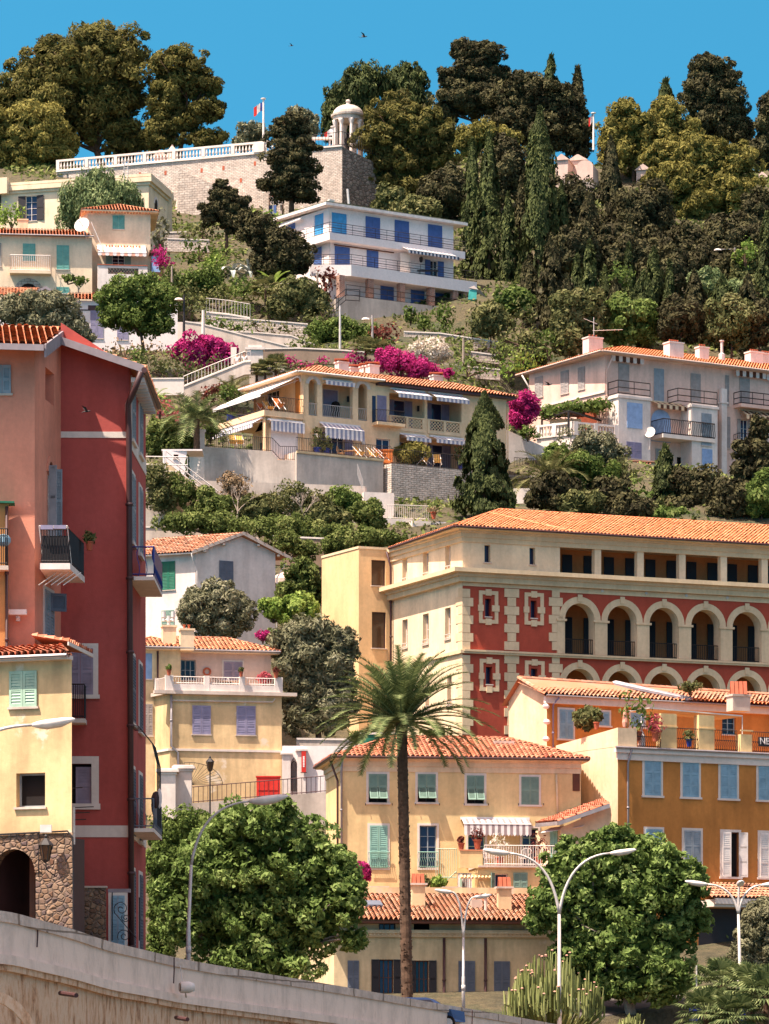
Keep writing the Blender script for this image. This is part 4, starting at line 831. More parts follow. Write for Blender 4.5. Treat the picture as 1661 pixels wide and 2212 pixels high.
# swallows / bird, wall lamp box, antenna
def bird(label,px,py,Y,s,tilt,loc=None):
    x,y,z=at(px,py,Y); mb=MB(); c=Vector((x,y,z)); 
    mb.tube([c+Vector((-.5,0,-.1*tilt))*s,c+Vector((-.25,0,0))*s,c,c+Vector((.25,0,.06))*s,c+Vector((.36,0,.09))*s],[.01*s,.05*s,.075*s,.06*s,.015*s],6,0)
    for sg in (-1,1):
        mb.poly([c+Vector((.14,0,.03))*s,c+Vector((-.02,sg*.3,.26*tilt))*s,c+Vector((-.42,sg*.75,.34*tilt))*s,c+Vector((-.15,sg*.28,.12*tilt))*s,c+Vector((-.1,0,0))*s],0)
    mb.poly([c+Vector((-.4,0,-.02))*s,c+Vector((-.72,.12,0))*s,c+Vector((-.6,0,0))*s,c+Vector((-.72,-.12,0))*s],0)
    o=one(mb,'bird',M['darkshut'],label,'bird',(x,y,z),'birds in flight'); return o
bird('larger dark bird gliding in blue sky above the white temple',*q('c2',690,72),420,.95,1.2)
bird('tiny bird high in the blue sky above the flagpole',*q('c2',252,126),430,.6,1)
bird('dark swallow in front of the shaded crimson tower wall',*q('d4',822,1060),120,.36,1.3)
bird('small swallow passing in front of the pink villa wall',*q('d3',330,362),318,.9,.6)
x,y,z=at(*q5(170,1075),120.85); mb=MB(); mb.box(x-.3,x+.3,y-.22,y,z-.07,z+.1,0); mb.tube([(x,y,z-.1),(x,y-.1,z-.2)],.04,5,0); mb.box(x-.06,x+.06,y-.05,y+.16,z-.26,z-.1); mb.build('floodlamp',M['white'],TW)
# street level door and gate ironwork
M['rub_warm']=rubble('warm_rubble_stone',['#74583e','#8c7258','#5c4c4a','#9a8268','#684834'],'#7a6858',5.2,1.2)
W=thing('stone_wall','low rubble stone wall with pale coping at foot of the crimson tower','wall',at(190,2040,123.8)); fs=Fc(wp(150,122.6),(1,.02)); zt=zof(q6(0,1560)[1],122.6)
mb=MB(); fs.box(mb,0,1.2,-.3,0,-1,zt); mb.build('wall',M['rub_warm'],W); mb=MB(); fs.box(mb,-.02,1.24,-.34,.04,zt,zt+.06); mb.build('coping',M['concrete'],W)
D=thing('iron_gate','scrolled black iron gate before pale blue double door','gate',at(*q6(985,1900),123.4)); fg=Fc(wp(q6(920,0)[0],123.2),(1,.03))
mb=MB(); 
def spiral(c,r0,r1,turns,a0,sg=1,n=22): return [fg.P(c[0]+ (r0+(r1-r0)*k/n)*math.cos(a0+sg*turns*6.28*k/n),.02,c[1]+(r0+(r1-r0)*k/n)*math.sin(a0+sg*turns*6.28*k/n)) for k in range(n+1)]
zg=lambda y:fg.z(q6(985,0)[0],q6(0,y)[1])
for (c,r_,s_) in (((.35,zg(1735)),.26,1),((.5,zg(1810)),.15,-1),((.45,zg(1960)),.24,1)): mb.tube(spiral(c,.03,r_,1.6,0,s_),.014,4)
mb.tube([fg.P(.05,.02,zg(1600)),fg.P(.05,.02,zg(2000))],.02,4); mb.tube([fg.P(.1,.02,zg(1760)),fg.P(.85,.02,zg(1980))],.014,4); mb.tube([fg.P(.95,.02,zg(1640)),fg.P(.95,.02,zg(2000))],.02,4); mb.build('ironwork',M['iron'],D)
win(D,Fc(wp(q6(915,0)[0],123.9),(1,.03)),q6(925,1625,1035,2080),'S','sky','trim',.1,panels=2)
mb=MB(); Fc(wp(q6(900,0)[0],124.2),(1,.02)).box(mb,0,.75,.0,.3,zg(1590),zg(1560)); mb.build('canopy',M['tw_grey'],TW)
# television aerial
x,y,z=at(*q6(610,1200),119); r_=thing('tv_aerial','white pole with television aerial at corner of the yellow stone-based house','aerial',(x,y,z)); mb=MB(); zt=zof(q6(0,890)[1],119); mb.tube([(x,y,z),(x,y,zt)],.055,7); mb.build('pole',M['white'],r_); mb=MB()
for k,h in enumerate((.02,.2,.42,-.6)): mb.tube([(x-.15,y,zt-h),(x+.65-.12*k,y,zt-h+.03)],.015,4)
mb.build('antenna_rods',M['iron'],r_)
# ================================================================ yellow house, stone base, bottom left
M['ylw']=stucco('weathered_yellow_render','#e2c690',.7,'#d8ccb0')
YH=thing('yellow_house','weathered yellow house with sage shutters above dark stone arch','building',at(100,2000,117.5))
fy=Fc(wp(155,117.5),(math.cos(R(20)),-math.sin(R(20)))); 
win(YH,fy,q5(95,1625,355,1965),'S','palegreen',None)
win(YH,fy,q6(135,607,375,890),'G',gm='dark',fm='greyblue',dep=.3,cols=1,rows=1)
zt=fy.z(80,q5(0,1500)[1]); zs=fy.z(80,q6(0,1110)[1]); a_u=fy.u(q6(140,0)[0]); a_h=(fy.u(q6(303,0)[0])-fy.u(q6(-60,0)[0]))/2; a_u=(fy.u(q6(303,0)[0])+fy.u(q6(-60,0)[0]))/2; a_zs=fy.z(40,q6(0,1235)[1])-a_h
mb=MB(); fy.wall(mb,-6,0,zs,zt,.3,0); mb.poly([fy.P(0,0,0),fy.P(-2.25,-4.6,0),fy.P(-2.25,-4.6,zt),fy.P(0,0,zt)],0); mb.poly([fy.P(-6,0,0),fy.P(-6,-5,0),fy.P(-6,-5,zt),fy.P(-6,0,zt)]); mb.poly([fy.P(-6,-5,0),fy.P(-2.25,-4.6,0),fy.P(-2.25,-4.6,zt),fy.P(-6,-5,zt)]); mb.build('wall',M['ylw'],YH)
fb2=fy.off(.06); mb=MB(); archwall(mb,fb2,a_u,a_h,-6,.05,-1,a_zs,zs,.5,0,14); mb.poly([fb2.P(-6,0,zs),fb2.P(.05,0,zs),fb2.P(.05,-.3,zs),fb2.P(-6,-.3,zs)]); ring(mb,fb2,a_u,a_h,.22,a_zs,.03,0,12); mb.build('stone_base',M['rub_warm'],YH)
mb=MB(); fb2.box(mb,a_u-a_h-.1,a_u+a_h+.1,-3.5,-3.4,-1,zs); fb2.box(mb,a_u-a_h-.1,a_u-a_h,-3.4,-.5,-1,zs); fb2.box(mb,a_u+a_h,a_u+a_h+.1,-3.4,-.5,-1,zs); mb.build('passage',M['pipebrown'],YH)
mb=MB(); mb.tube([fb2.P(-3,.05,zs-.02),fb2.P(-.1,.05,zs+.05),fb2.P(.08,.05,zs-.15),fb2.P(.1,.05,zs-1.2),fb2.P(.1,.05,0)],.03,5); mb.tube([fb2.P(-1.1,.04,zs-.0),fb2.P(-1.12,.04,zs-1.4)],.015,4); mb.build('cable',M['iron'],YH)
e0=at(*q5(-120,1500),117.2); 
mb=MB(); zE_=fy.z(100,q5(0,1480)[1]); A=fy.P(-6.5,.35,zE_); B_=fy.P(.0,.35,zE_); C_=fy.P(-1.3,-2.0,fy.z(*q5(560,1345))+.05); D_=fy.P(-6.5,-2.0,C_[2]); tiles(mb,[A,B_,C_,D_],cw=.22,rl=.32,h=.08); 
tiles(mb,[B_,fy.P(-1.8,-3.6,zE_),C_],cw=.22,rl=.32) ; ridge(mb,D_,C_,.12); ridge(mb,B_,C_,.11); mb.poly([D_,C_,fy.P(-2.2,-4.6,zE_),fy.P(-6.5,-5.3,zE_)])
ro=mb.build('roof',M['tilered'],YH); mb=MB(); mb.tube([fy.P(-6.5,.42,zE_-.05),fy.P(.02,.42,zE_-.05)],.06,6); mb.build('gutter',M['zinc'],ro); mb=MB(); fy.box(mb,-6.4,.0,-.1,.34,zE_-.16,zE_-.03); mb.build('eaves',M['trim'],ro)
# rear wing with pitched eave running to the right
g=Fc(wp(q5(300,0)[0],121),(1,.0)); mb=MB(); a=at(*q5(300,1290),120.3); b_=at(*q5(640,1345),119.7); c_=at(*q5(872,1462),122.6); d_=(a[0]-.4,122.6,a[2]+.25); tiles(mb,[a,b_,c_,(a[0]+.4,122.6,c_[2]+.12)],cw=.22,rl=.3); W_=mb.build('side_eave',M['tilered'],ro); mb=MB(); plank(mb,b_,c_,.12,.05); mb.build('eave_board',M['trim'],ro)
# wall lantern
def lantern(label,px,py,Y,s=.5,wall=True,post=None,cat='lantern'):
    x,y,z=at(px,py,Y); r_=thing('wall_lantern' if wall else 'lamp_post',label,cat,(x,y,z) if not post else at(px,post,Y)); m1=MB(); c=(x,y,z)
    m1.lathe((x,y,z+s*.42),[(s*.34,0),(s*.3,s*.06),(s*.1,s*.28),(s*.06,s*.3),(s*.08,s*.38),(.01,s*.46)],6)
    for k in range(6):
        a=k*math.pi/3; m1.tube([(x+s*.28*math.cos(a),y+s*.28*math.sin(a),z+s*.42),(x+s*.15*math.cos(a),y+s*.15*math.sin(a),z-s*.22)],s*.02,4)
    m1.lathe((x,y,z-s*.3),[(s*.06,0),(s*.17,s*.08),(s*.05,s*.1)],6)
    if wall: m1.tube([(x,y,z-s*.3),(x+.02,y+.05,z-s*.6),(x+s*.35,y+.25,z-s*.85),(x+s*.35,y+.45,z-s*.6)],.02,5)
    else: zb_=zof(post,Y); m1.lathe((x,y,zb_),[(.1,-.5),(.1,.5),(.05,.7),(.04,z-s*.3-zb_)],8)
    m1.build('frame',M['iron'],r_); m2=MB(); m2.lathe((x,y,z-s*.2),[(s*.14,0),(s*.26,s*.6)],6); m2.build('glass',M['glassbrown'],r_); return r_
lantern('black iron wall lantern beside the dark stone archway',*q6(380,1290),116.3,.75)
mb=MB(); x,y,z=at(*q6(382,1070),117.2); mb.box(x-.18,x+.18,y-.1,y+.1,z-.12,z+.12); mb.build('junction_box',M['white'],YH)
# ochre house sliver at the frame edge
OS=thing('ochre_house','ochre house edge with green roof and dark railed balcony at left border','building',at(5,1600,120.4)); f=Fc(wp(18,120.4),(1,.07)); zt=f.z(5,1088)
mb=MB(); f.box(mb,-4,0,-.4,0,2,zt-.0); mb.build('wall',stucco('ochre_render','#c08a50',.3),OS); mb=MB(); f.box(mb,-4,.2,-.5,.2,zt,zt+.06); mb.build('roof',M['darkgreen'],OS)
balcony(OS,f,-60,19,q5(0,640)[1],.14,.5,'concrete','iron',1.2,.06); mb=MB(); c=f.P(-.15,.3,f.z(5,1170)); mb.ball(c,.42,8,0,(.6,.4,.5)); mb.build('folded_parasol',M['sky'],OS)
pipe(OS,[f.P(-.05,.06,zt-.1),f.P(-.05,.06,3)],.05,'pipebrown')
# ================================================================ central yellow house
M['yel']=stucco('pale_yellow_render','#e0c68c',.5); M['bei']=stucco('beige_render','#dfc9a3',.5); M['orn']=stucco('orange_render','#c4833e',.5); M['fade']=stucco('faded_yellow_render','#d3c095',.7,'#c2b49a')
v=lambda *a:q('e4',*a)
CH=thing('yellow_villa','pale yellow house with four green shuttered windows and red tiled roof behind the palm','building',at(737,1985,200))
Rc,Lc=corner(737,198.5,8,82); zE=Rc.z(*v(500,385)); zb=5.5; uE=Rc.u(v(1555,0)[0]); uX=Rc.u(v(1700,0)[0])
for i,r_ in enumerate(((290,493,412,682),(616,493,735,680),(942,503,1056,690))): win(CH,Rc,v(*r_),'P','greygreen','trim',.13)
win(CH,Rc,v(1304,512,1420,697),'S','greygreen','trim',.12)
w_=win(CH,Rc,v(297,835,415,1118),'S','sea','trim',.12,sill=False)
win(CH,Rc,v(628,835,742,1118),'G',gm='glassblue',fm='greyblue',trim='trim',tw=.12,rows=4,sill=False)
win(CH,Rc,v(950,845,1062,1100),'G',gm='glassblue',fm='palegreen',trim='trim',tw=.12,rows=4,sill=False)
win(CH,Rc,v(1310,852,1416,1108),'G',gm='glassblue',fm='palegreen',trim='trim',tw=.12,rows=4,sill=False)
for r_ in ((288,1012,425,1118),(618,1012,750,1118)):
    u0,u1,z0,z1=Rc.rect(*v(*r_)); g=MB(); rail(g,[Rc.P(u0,.16,0)[:2],Rc.P(u1,.16,0)[:2]],z0,z1,.12,.016,True); g.build('railing',M['sea'],CH)
mb=MB(); Rc.wall(mb,0,uX,zb,zE,.2); Lc.wall(mb,-6.6,0,zb,zE); mb.poly([Rc.P(uX,0,zb),Rc.P(uX,-6.6,zb),Rc.P(uX,-6.6,zE),Rc.P(uX,0,zE)]); mb.poly([Rc.P(uX,-6.6,zb),Rc.P(0,-6.6,zb),Rc.P(0,-6.6,zE),Rc.P(uX,-6.6,zE)]); mb.build('wall',M['yel'],CH)
mb=MB(); 
for z0,z1,w_ in ((zE-.75,zE-.45,.06),(zE-.45,zE-.2,.14),(zE-.2,zE,.24)): Rc.box(mb,-w_,uX,.002,w_,z0,z1); Lc.box(mb,-6.6,-0,.002,w_,z0,z1)
mb.build('cornice',M['bei'],CH)
hip(CH,Rc,-.55,uX+.35,-.55,7.1,zE+.02,20,'tilered',fascia='pipebrown',soffit='bei',cw=.26,rl=.36,hipR=True)
ro=[c for c in CH.children if c.name.startswith('roof')][0]
mb=MB(); x,y,z=Rc.P(9.2,-2.2,zE+1.0); Fc((x,y),Rc.d).box(mb,-.55,.55,-.3,.3,z-.1,z+.16); mb.build('skylight',M['concrete'],ro)
pipe(CH,[Rc.P(.0,.45,zE-.1),Rc.P(-.0,.1,zE-.8),Rc.P(.0,.1,zb)],.06,'zinc'); pipe(CH,[Rc.P(Rc.u(v(1535,0)[0]),.1,zE-.8),Rc.P(Rc.u(v(1545,0)[0]),.1,Rc.z(*v(1540,790)))],.06,'bei')
pipe(CH,[Lc.P(-.8,.5,zE-.1),Lc.P(-.75,.1,zE-1.2),Lc.P(-.7,.1,zb)],.06,'pipebrown')
awning(CH,Rc,v(905,0)[0],v(1350,0)[0],v(0,790)[1],.35,1.0,('awnw','awnr'),.55,.16)
# corner loggia void at right end
u0,u1,z0,z1=Rc.rect(*v(1645,412,1692,605)); mb=MB(); Rc.box(mb,u0,u1,.003,.05,z0,z1); mb.build('reed_screen',M['wood'],CH)
# hooks
mb=MB()
for x_ in (268,445,600,758,922,1083,1283,1450):
    u_=Rc.u(v(x_,0)[0]); z_=Rc.z(*v(x_,690)); mb.tube([Rc.P(u_,.0,z_),Rc.P(u_,.16,z_),Rc.P(u_,.16,z_-.1)],.02,4)
mb.build('shutter_stops',M['iron'],CH)
# terrace box in front (balcony house)
AN=thing('terrace_annex','low yellow annex with railed roof terrace against the yellow villa','annex',at(*v(1020,1290),196.5)); fA=Rc.off(3.0); zt=fA.z(*v(1300,1112)); za=3
u0=fA.u(v(1020,0)[0]); u1=fA.u(v(1580,0)[0])
win(AN,fA,v(1128,1155,1215,1270),'G',gm='glassblue',fm='white',cols=1,rows=1); win(AN,fA,v(1250,1148,1345,1280),'S','greygreen'); u_,_,z0,z1=fA.rect(*v(1128,1150,1215,1272)); g=MB(); leaf(g,fA,u_,.03,R(120),.5,z0,z1,.1,2,1); g.build('shutter',M['greygreen'],AN)
mb=MB(); fA.wall(mb,u0,u1,za,zt,.2); fA.box(mb,u0,u1,-3.0,-.2,zt-.2,zt-.003); mb.poly([fA.P(u0,0,za),fA.P(u0,-3,za),fA.P(u0,-3,zt),fA.P(u0,0,zt)]); 
ub=fA.u(v(890,0)[0]); zp=fA.z(*v(960,1003)); 
fA.box(mb,ub,u0+.2,.0,.15,fA.z(*v(960,1118)),zp); fA.box(mb,u0,u0+.15,-3,0,zt,zp); mb.build('wall',M['yel'],AN)
mb=MB(); fA.box(mb,u0-.05,u1,-3,.22,zt-.02,zt+.08); mb.build('terrace_slab',M['concrete'],AN); mb=MB(); fA.box(mb,ub,u0+.2,-.03,.19,zp+.002,zp+.06); mb.build('coping',M['tile'],AN)
mb=MB(); rail(mb,[fA.P(u0+.3,.1,0)[:2],fA.P(u1-.3,.1,0)[:2]],zt+.08,zt+1.15,.13,.015); mb.build('railing',M['whiteiron'],AN)
mb=MB(); 
for k in range(9): mb.tube([fA.P(ub+.12+k*.19,.0,zp-1.32),fA.P(ub+.12+k*.19,.28,zp-1.45)],.07,6)
mb.build('tile_edge',M['ylw'],AN)
mb=MB(); rail(mb,[fA.P(ub-1.1,-.8,0)[:2],fA.P(ub,-.8,0)[:2]],zt-.6,zt+1.0,.12,.015); mb.tube([fA.P(ub,-.8,zt-.2),fA.P(ub-2.3,-.8,zt-2.3)],.025,4); mb.tube([fA.P(ub,-.8,zt-1.1),fA.P(ub-2.3,-.8,zt-3.2)],.025,4); mb.build('stair_railing',M['palegreen'],AN)
mb=MB(); fA.box(mb,ub+.1,ub+.2,-.4,-.2,za,zp-1.4); fA.box(mb,u0-.5,u0,-.35,-.2,za,zt-1.1); mb.build('door',M['palegreen'],AN)
pot('terracotta pot with rust red flowers on left end of yellow parapet',*v(905,1003),196.7,.42,'redbrown',ph=.35)
pot('taller terracotta pot with brown red plant on parapet corner above the annex',*v(1013,990),196.7,.5,'redbrown',ph=.6)
pot('white potted flowers on terrace beside white iron chairs',*v(1160,1105),197.6,.5,'white',ph=1.1,rw=.6)
pot('dark red potted flowers on terrace near the right glass door',*v(1420,1105),197.6,.5,'redbrown',ph=1.1,rw=.6)
def chair(label,x,y,z,col='whiteiron',ang=0.,group='terrace chairs',s=1.0):
    r_=thing('garden_chair',label,'chair',(x,y,z),group); c,sn=math.cos(ang),math.sin(ang); T=lambda a,b,h:(x+(a*c-b*sn)*s,y+(a*sn+b*c)*s,z+h*s)
    m=MB(); m.hexa([T(-.24,-.22,.43),T(.24,-.22,.43),T(.24,.22,.43),T(-.24,.22,.43),T(-.24,-.22,.46),T(.24,-.22,.46),T(.24,.22,.46),T(-.24,.22,.46)]); m.build('seat',M[col],r_)
    m=MB(); m.tube([T(-.24,.22,.46),T(-.26,.3,.9),T(-.12,.32,1.0),T(.12,.32,1.0),T(.26,.3,.9),T(.24,.22,.46)],.018,5)
    for k in (-.12,-.04,.04,.12): m.tube([T(k,.22,.46),T(k,.32,.99)],.012,4)
    m.tube([T(-.26,.26,.68),T(-.27,-.2,.66),T(-.24,-.22,.43)],.014,4); m.tube([T(.26,.26,.68),T(.27,-.2,.66),T(.24,-.22,.43)],.014,4); m.build('backrest',M[col],r_)
    for a,b in ((-.22,-.2),(.22,-.2),(-.22,.2),(.22,.2)):
        m=MB(); m.tube([T(a,b,.43),T(a*1.1,b*1.1,0)],.016,4); m.build('leg',M[col],r_)
    return r_
def table(label,x,y,z,w=.5,col='wood',h=.72,group='garden tables'):
    r_=thing('garden_table',label,'table',(x,y,z),group); m=MB(); m.box(x-w,x+w,y-.35,y+.35,z+h-.04,z+h); m.build('tabletop',M[col],r_)
    for a in (-1,1):
        for b in (-1,1): m=MB(); m.tube([(x+a*w*.85,y+b*.28,z+h-.04),(x+a*w*.9,y+b*.3,z)],.02,4); m.build('leg',M[col],r_)
    return r_
p=at(*v(1095,0),197.7); chair('white iron chair at left end of the yellow annex terrace',p[0],p[1],zt+.09,ang=.4); p=at(*v(1330,0),197.9); chair('white iron chair near right glass door of yellow annex terrace',p[0],p[1],zt+.09,ang=-.3)
p=at(*v(1215,0),197.6); table('brown wooden table on the yellow annex terrace',p[0],p[1],zt+.09)
# laundry in the nook
x,y,z=at(*v(930,1250),196.8); r_=thing('laundry_line','grey and white clothes hanging in nook beneath the yellow parapet','laundry',(x,y,z)); mb=MB(); zl=zof(v(0,1152)[1],196.8); mb.tube([(x-.6,y,zl),(x+.7,y,zl)],.012,4); mb.build('line',M['iron'],r_)
for k,(dx,c_,l_) in enumerate(((-.25,'cloth',1.1),(0,'greyshut',1.4),(.22,'cloth',1.2))):
    mb=MB(); n=6
    for i in range(n): mb.poly([(x+dx-.13+.26*i/n,y+.03*(i%2),zl),(x+dx-.13+.26*(i+1)/n,y+.03*((i+1)%2),zl),(x+dx-.16+.32*(i+1)/n,y+.06*((i+1)%2),zl-l_),(x+dx-.16+.32*i/n,y+.06*(i%2),zl-l_)])
    mb.build('garment',M[c_],r_)
# flower bed strip on ledge behind low roof
for k,(x0,x1) in enumerate(((600,690),(700,800))): 
    a,b_=v(x0,1215),v(x1,1215); shrub(['green plants with yellow flowers left of the chimney below the yellow villa','orange and yellow flowering plants right of chimney below the yellow villa'][k],(a[0]+b_[0])/2,a[1],(b_[0]-a[0])/2,12,196.2,'bright' if k else 'dull',700,.1,'flower_bush','flowers','flowers below the yellow villa')
shrub('dark magenta flowering bush against the yellow villa beside the plane tree',*v(245,1125),16,17,197.5,'magenta',1500,.1,'flower_bush','flowers','flowers below the yellow villa',extra=[(v(275,0)[0],v(0,1165)[1],8,10)])
# small lean-to roof house (right of villa)
LT=thing('lean_to_house','small beige house with sloping tiled canopy between yellow villa and orange house','building',at(*v(1560,1240),195)); fl=Fc(wp(v(1566,0)[0],196.8),(math.cos(R(3)),-math.sin(R(3)))); 
mb=MB(); z0=4; zl_=fl.z(*v(1566,850)); zr_=fl.z(*q('e5',605,950)); ur=fl.u(q('e5',612,0)[0]); 
win(LT,fl,q('e5',528,1105,580,1195),'S','greygreen')
fl.wall(mb,0,ur,z0,zl_,.2); mb.poly([fl.P(0,0,zl_),fl.P(ur,0,zl_),fl.P(ur,0,zr_)]); mb.poly([fl.P(0,0,z0),fl.P(0,-4,z0),fl.P(0,-4,zl_),fl.P(0,0,zl_)]); 
fs_=Fc(wp(v(1400,0)[0],199.4),(3.0,-2.4)); mb.poly([fs_.P(0,0,z0),fs_.P(4.4,0,z0),fs_.P(4.4,0,zl_),fs_.P(0,0,zl_)])
mb.build('wall',M['bei'],LT); win(LT,fs_,v(1500,870,1548,1110),'S','sea')
mb=MB(); A=at(*q('e5',115,1070),199.2); B_=at(*q('e5',262,1056),195.6); C_=at(*q('e5',603,938),195.6); D_=at(*q('e5',450,972),199.6); tiles(mb,[A,B_,C_,(C_[0],199.8,C_[2]+.3)],cw=.24,rl=.34); ro=mb.build('roof',M['tilered'],LT); mb=MB(); plank(mb,(B_[0],B_[1]-.05,B_[2]),(C_[0],C_[1]-.05,C_[2]),.22,.06); plank(mb,A,B_,.2,.06); mb.build('fascia',M['zinc'],ro)
mb=MB(); a_=fs_.P(1.0,.0,fs_.z(*v(1440,855))); b_=fs_.P(3.6,.0,a_[2]+.15); c_=fs_.P(3.6,.9,a_[2]-.1); d_=fs_.P(1.0,.9,a_[2]-.3); mb.hexa([a_,b_,c_,d_]+[(p_[0],p_[1],p_[2]+.03) for p_ in (a_,b_,c_,d_)]); mb.build('canopy',M['awnw'],LT)
# ================================================================ low building behind street
LB=thing('low_building','long low cream building with weathered tiled roof and brown shutters behind the palm trunk','building',at(*q('e8',600,1000),186)); t=lambda *a:q('e8',*a)
Rl,Ll=corner(t(60,0)[0],188,7,60); zE=Rl.z(*t(700,472)); uw=Rl.u(t(1800,0)[0]); zc=Rl.z(*t(700,572)); zb=-1
win(LB,Rl,t(358,475,470,540),'G',gm='glassblue',fm='pipebrown',rows=1,cols=3); win(LB,Rl,t(590,478,695,545),'D',gm='dark')
for r_ in ((360,728,455,968),(598,735,690,980)): win(LB,Rl,t(*r_),'O','darkshut',gm='glassblue' if r_[0]<500 else 'glass',fm='wood',sf=.55,cols=3,rows=2,sill=False)
for r_ in ((886,738,996,1003),(1122,740,1228,1005)): win(LB,Rl,t(*r_),'S','steelblue')
win(LB,Rl,t(150,735,225,960),'S','steelblue')
mb=MB(); Rl.wall(mb,0,uw,zb,zE,.25); Ll.wall(mb,-4,0,zb,zE); mb.poly([Rl.P(uw,0,zb),Rl.P(uw,-5,zb),Rl.P(uw,-5,zE),Rl.P(uw,0,zE)]); mb.poly([Rl.P(0,-6,zb),Rl.P(uw,-6,zb),Rl.P(uw,-6,zE+2),Rl.P(0,-6,zE+2)]); mb.build('wall',M['fade'],LB)
mb=MB(); Rl.box(mb,-.2,uw,.002,.3,zc+.12,zc+.3); Rl.box(mb,-.1,uw,.002,.18,zc-.05,zc+.12); 
for k in range(int(uw/.2)): Rl.box(mb,k*.2,k*.2+.1,.18,.24,zc+.02,zc+.118)
mb.build('cornice',M['bei'],LB)
zr=zof(t(0,290)[1],191.5); mb=MB(); A=Rl.P(-.6,.9,zE); B_=Rl.P(uw+.5,.9,zE); C_=Rl.P(uw+.5,-5.2,zr); D_=Rl.P(-.6,-5.2,zr); tiles(mb,[A,B_,C_,D_],cw=.25,rl=.36,h=.09,lift=.06); ridge(mb,D_,C_,.12); mb.poly([D_,C_,Rl.P(uw+.5,-9,zE),Rl.P(-.6,-9,zE)])
ro=mb.build('roof',M['tileold'],LB); mb=MB(); Rl.box(mb,-.6,uw+.5,.0,.88,zE-.16,zE-.04); mb.build('eaves',M['wood'],ro)
def onroof(w_): return zE+(.9-w_)/6.1*(zr-zE)
for (x_,y0,y1,h_) in ((655,235,345,.75),(1222,258,372,.85)):
    u_=Rl.u(t(x_,0)[0]); w_=-2.2 if x_<900 else -1.6; z0=onroof(w_); zt_=Rl.off(w_).z(*t(x_,y0)); mb=MB(); Rl.box(mb,u_-.34,u_+.34,w_-.3,w_+.3,z0-.4,zt_,0); Rl.box(mb,u_-.45,u_+.45,w_-.4,w_+.4,zt_,zt_+.1,1)
    for s_ in (-1,1):
        for k in range(3): c=u_-.22+.22*k; mb.hexa([Rl.P(c-.09,w_+s_*.28,zt_+.1),Rl.P(c+.09,w_+s_*.28,zt_+.1),Rl.P(c+.09,w_+s_*.22,zt_+.1),Rl.P(c-.09,w_+s_*.22,zt_+.1),Rl.P(c-.09,w_+s_*.06,zt_+.6),Rl.P(c+.09,w_+s_*.06,zt_+.6),Rl.P(c+.09,w_,zt_+.6),Rl.P(c-.09,w_,zt_+.6)],2)
    mb.build('chimney',[M['fade'],M['concrete'],M['terracotta']],ro)
u_=Rl.u(t(1042,0)[0]); mb=MB(); Rl.box(mb,u_-.28,u_+.28,-2.2,-1.7,onroof(-2)-.4,Rl.off(-2).z(*t(1042,330))); c=Rl.P(u_+.35,-1.0,onroof(-1)); mb.lathe(c,[(.08,-.2),(.08,.75),(.16,.78),(.02,1.0)],8); mb.build('chimney',M['concrete'],ro)
mb=MB(); u_=Rl.u(t(350,0)[0]); mb.hexa([Rl.P(u_-.5,-1.9,onroof(-1.9)+.1),Rl.P(u_+.5,-1.9,onroof(-1.9)+.1),Rl.P(u_+.5,-3,onroof(-3)+.1),Rl.P(u_-.5,-3,onroof(-3)+.1),Rl.P(u_-.5,-1.9,onroof(-1.9)+.2),Rl.P(u_+.5,-1.9,onroof(-1.9)+.2),Rl.P(u_+.5,-3,onroof(-3)+.2),Rl.P(u_-.5,-3,onroof(-3)+.2)]); mb.build('skylight',M['steelblue'],ro)
for x_ in (790,1065): pipe(LB,[Rl.P(Rl.u(t(x_,0)[0]),.1,zc-.1),Rl.P(Rl.u(t(x_,0)[0]),.1,0)],.07,'pipebrown')
# lattice ledge behind
W=thing('lattice_fence','low brown lattice fence with concrete planters behind the low tiled roof','fence',at(*t(600,270),195)); f=Fc(wp(t(390,0)[0],195.3),(1,.1)); L_=f.u(t(1015,0)[0]); mb=MB(); z0=f.z(*t(700,300)); z1=f.z(*t(700,265))
for k in range(int(L_/.16)): mb.tube([f.P(k*.16,0,z0),f.P(min(L_,k*.16+.6),0,z1)],.014,3,0,None,False); mb.tube([f.P(min(L_,k*.16+.6),.01,z0),f.P(k*.16,.01,z1)],.014,3,0,None,False)
mb.tube([f.P(0,0,z1),f.P(L_,0,z1)],.03,4); mb.build('lattice',M['terracotta'],W)
for x_ in (358,605,838): 
    mb=MB(); u_=f.u(t(x_,0)[0]); f.box(mb,u_-.5,u_+.5,.02,.5,z0-.3,z1+.15); mb.build('planter',M['concrete'],W)
# ================================================================ orange house (right)
s=lambda *a:q('e5',*a)
OH=thing('orange_house','large orange house with light blue shutters and roof terrace at right','building',at(1334,2000,200)); Ro,Lo=corner(s(657,0)[0],200,27,60); zg=Ro.z(*s(657,560)); zb=0; uO=24
for r_ in ((833,655,940,885),(1086,667,1192,895),(1338,680,1445,905),(1590,692,1700,915)): win(OH,Ro,s(*r_),'S','sky','trim',.14,panels=3)
win(OH,Ro,s(840,1108,950,1400),'S','sky','trim',.12,panels=3); win(OH,Ro,s(1096,1118,1205,1420),'S','greyblue','trim',.14,panels=3)
win(OH,Ro,s(1350,1128,1460,1425),'H','white','trim',.14,gm='dark',panels=3,fm='wood',cols=2,rows=1,label='white shutters standing half open')
win(OH,Ro,s(1600,1135,1720,1430),'S','white','trim',.14,panels=3)
mb=MB(); Ro.wall(mb,0,uO,zb,zg,.2,0); mb.poly([Ro.P(0,-9,zb),Ro.P(uO,-9,zb),Ro.P(uO,-9,zg),Ro.P(0,-9,zg)]); mb.poly([Ro.P(uO,0,zb),Ro.P(uO,-9,zb),Ro.P(uO,-9,zg),Ro.P(uO,0,zg)]); Ro.box(mb,0,uO,-9,-.2,zg-.3,zg-.02); mb.build('wall',M['orn'],OH)
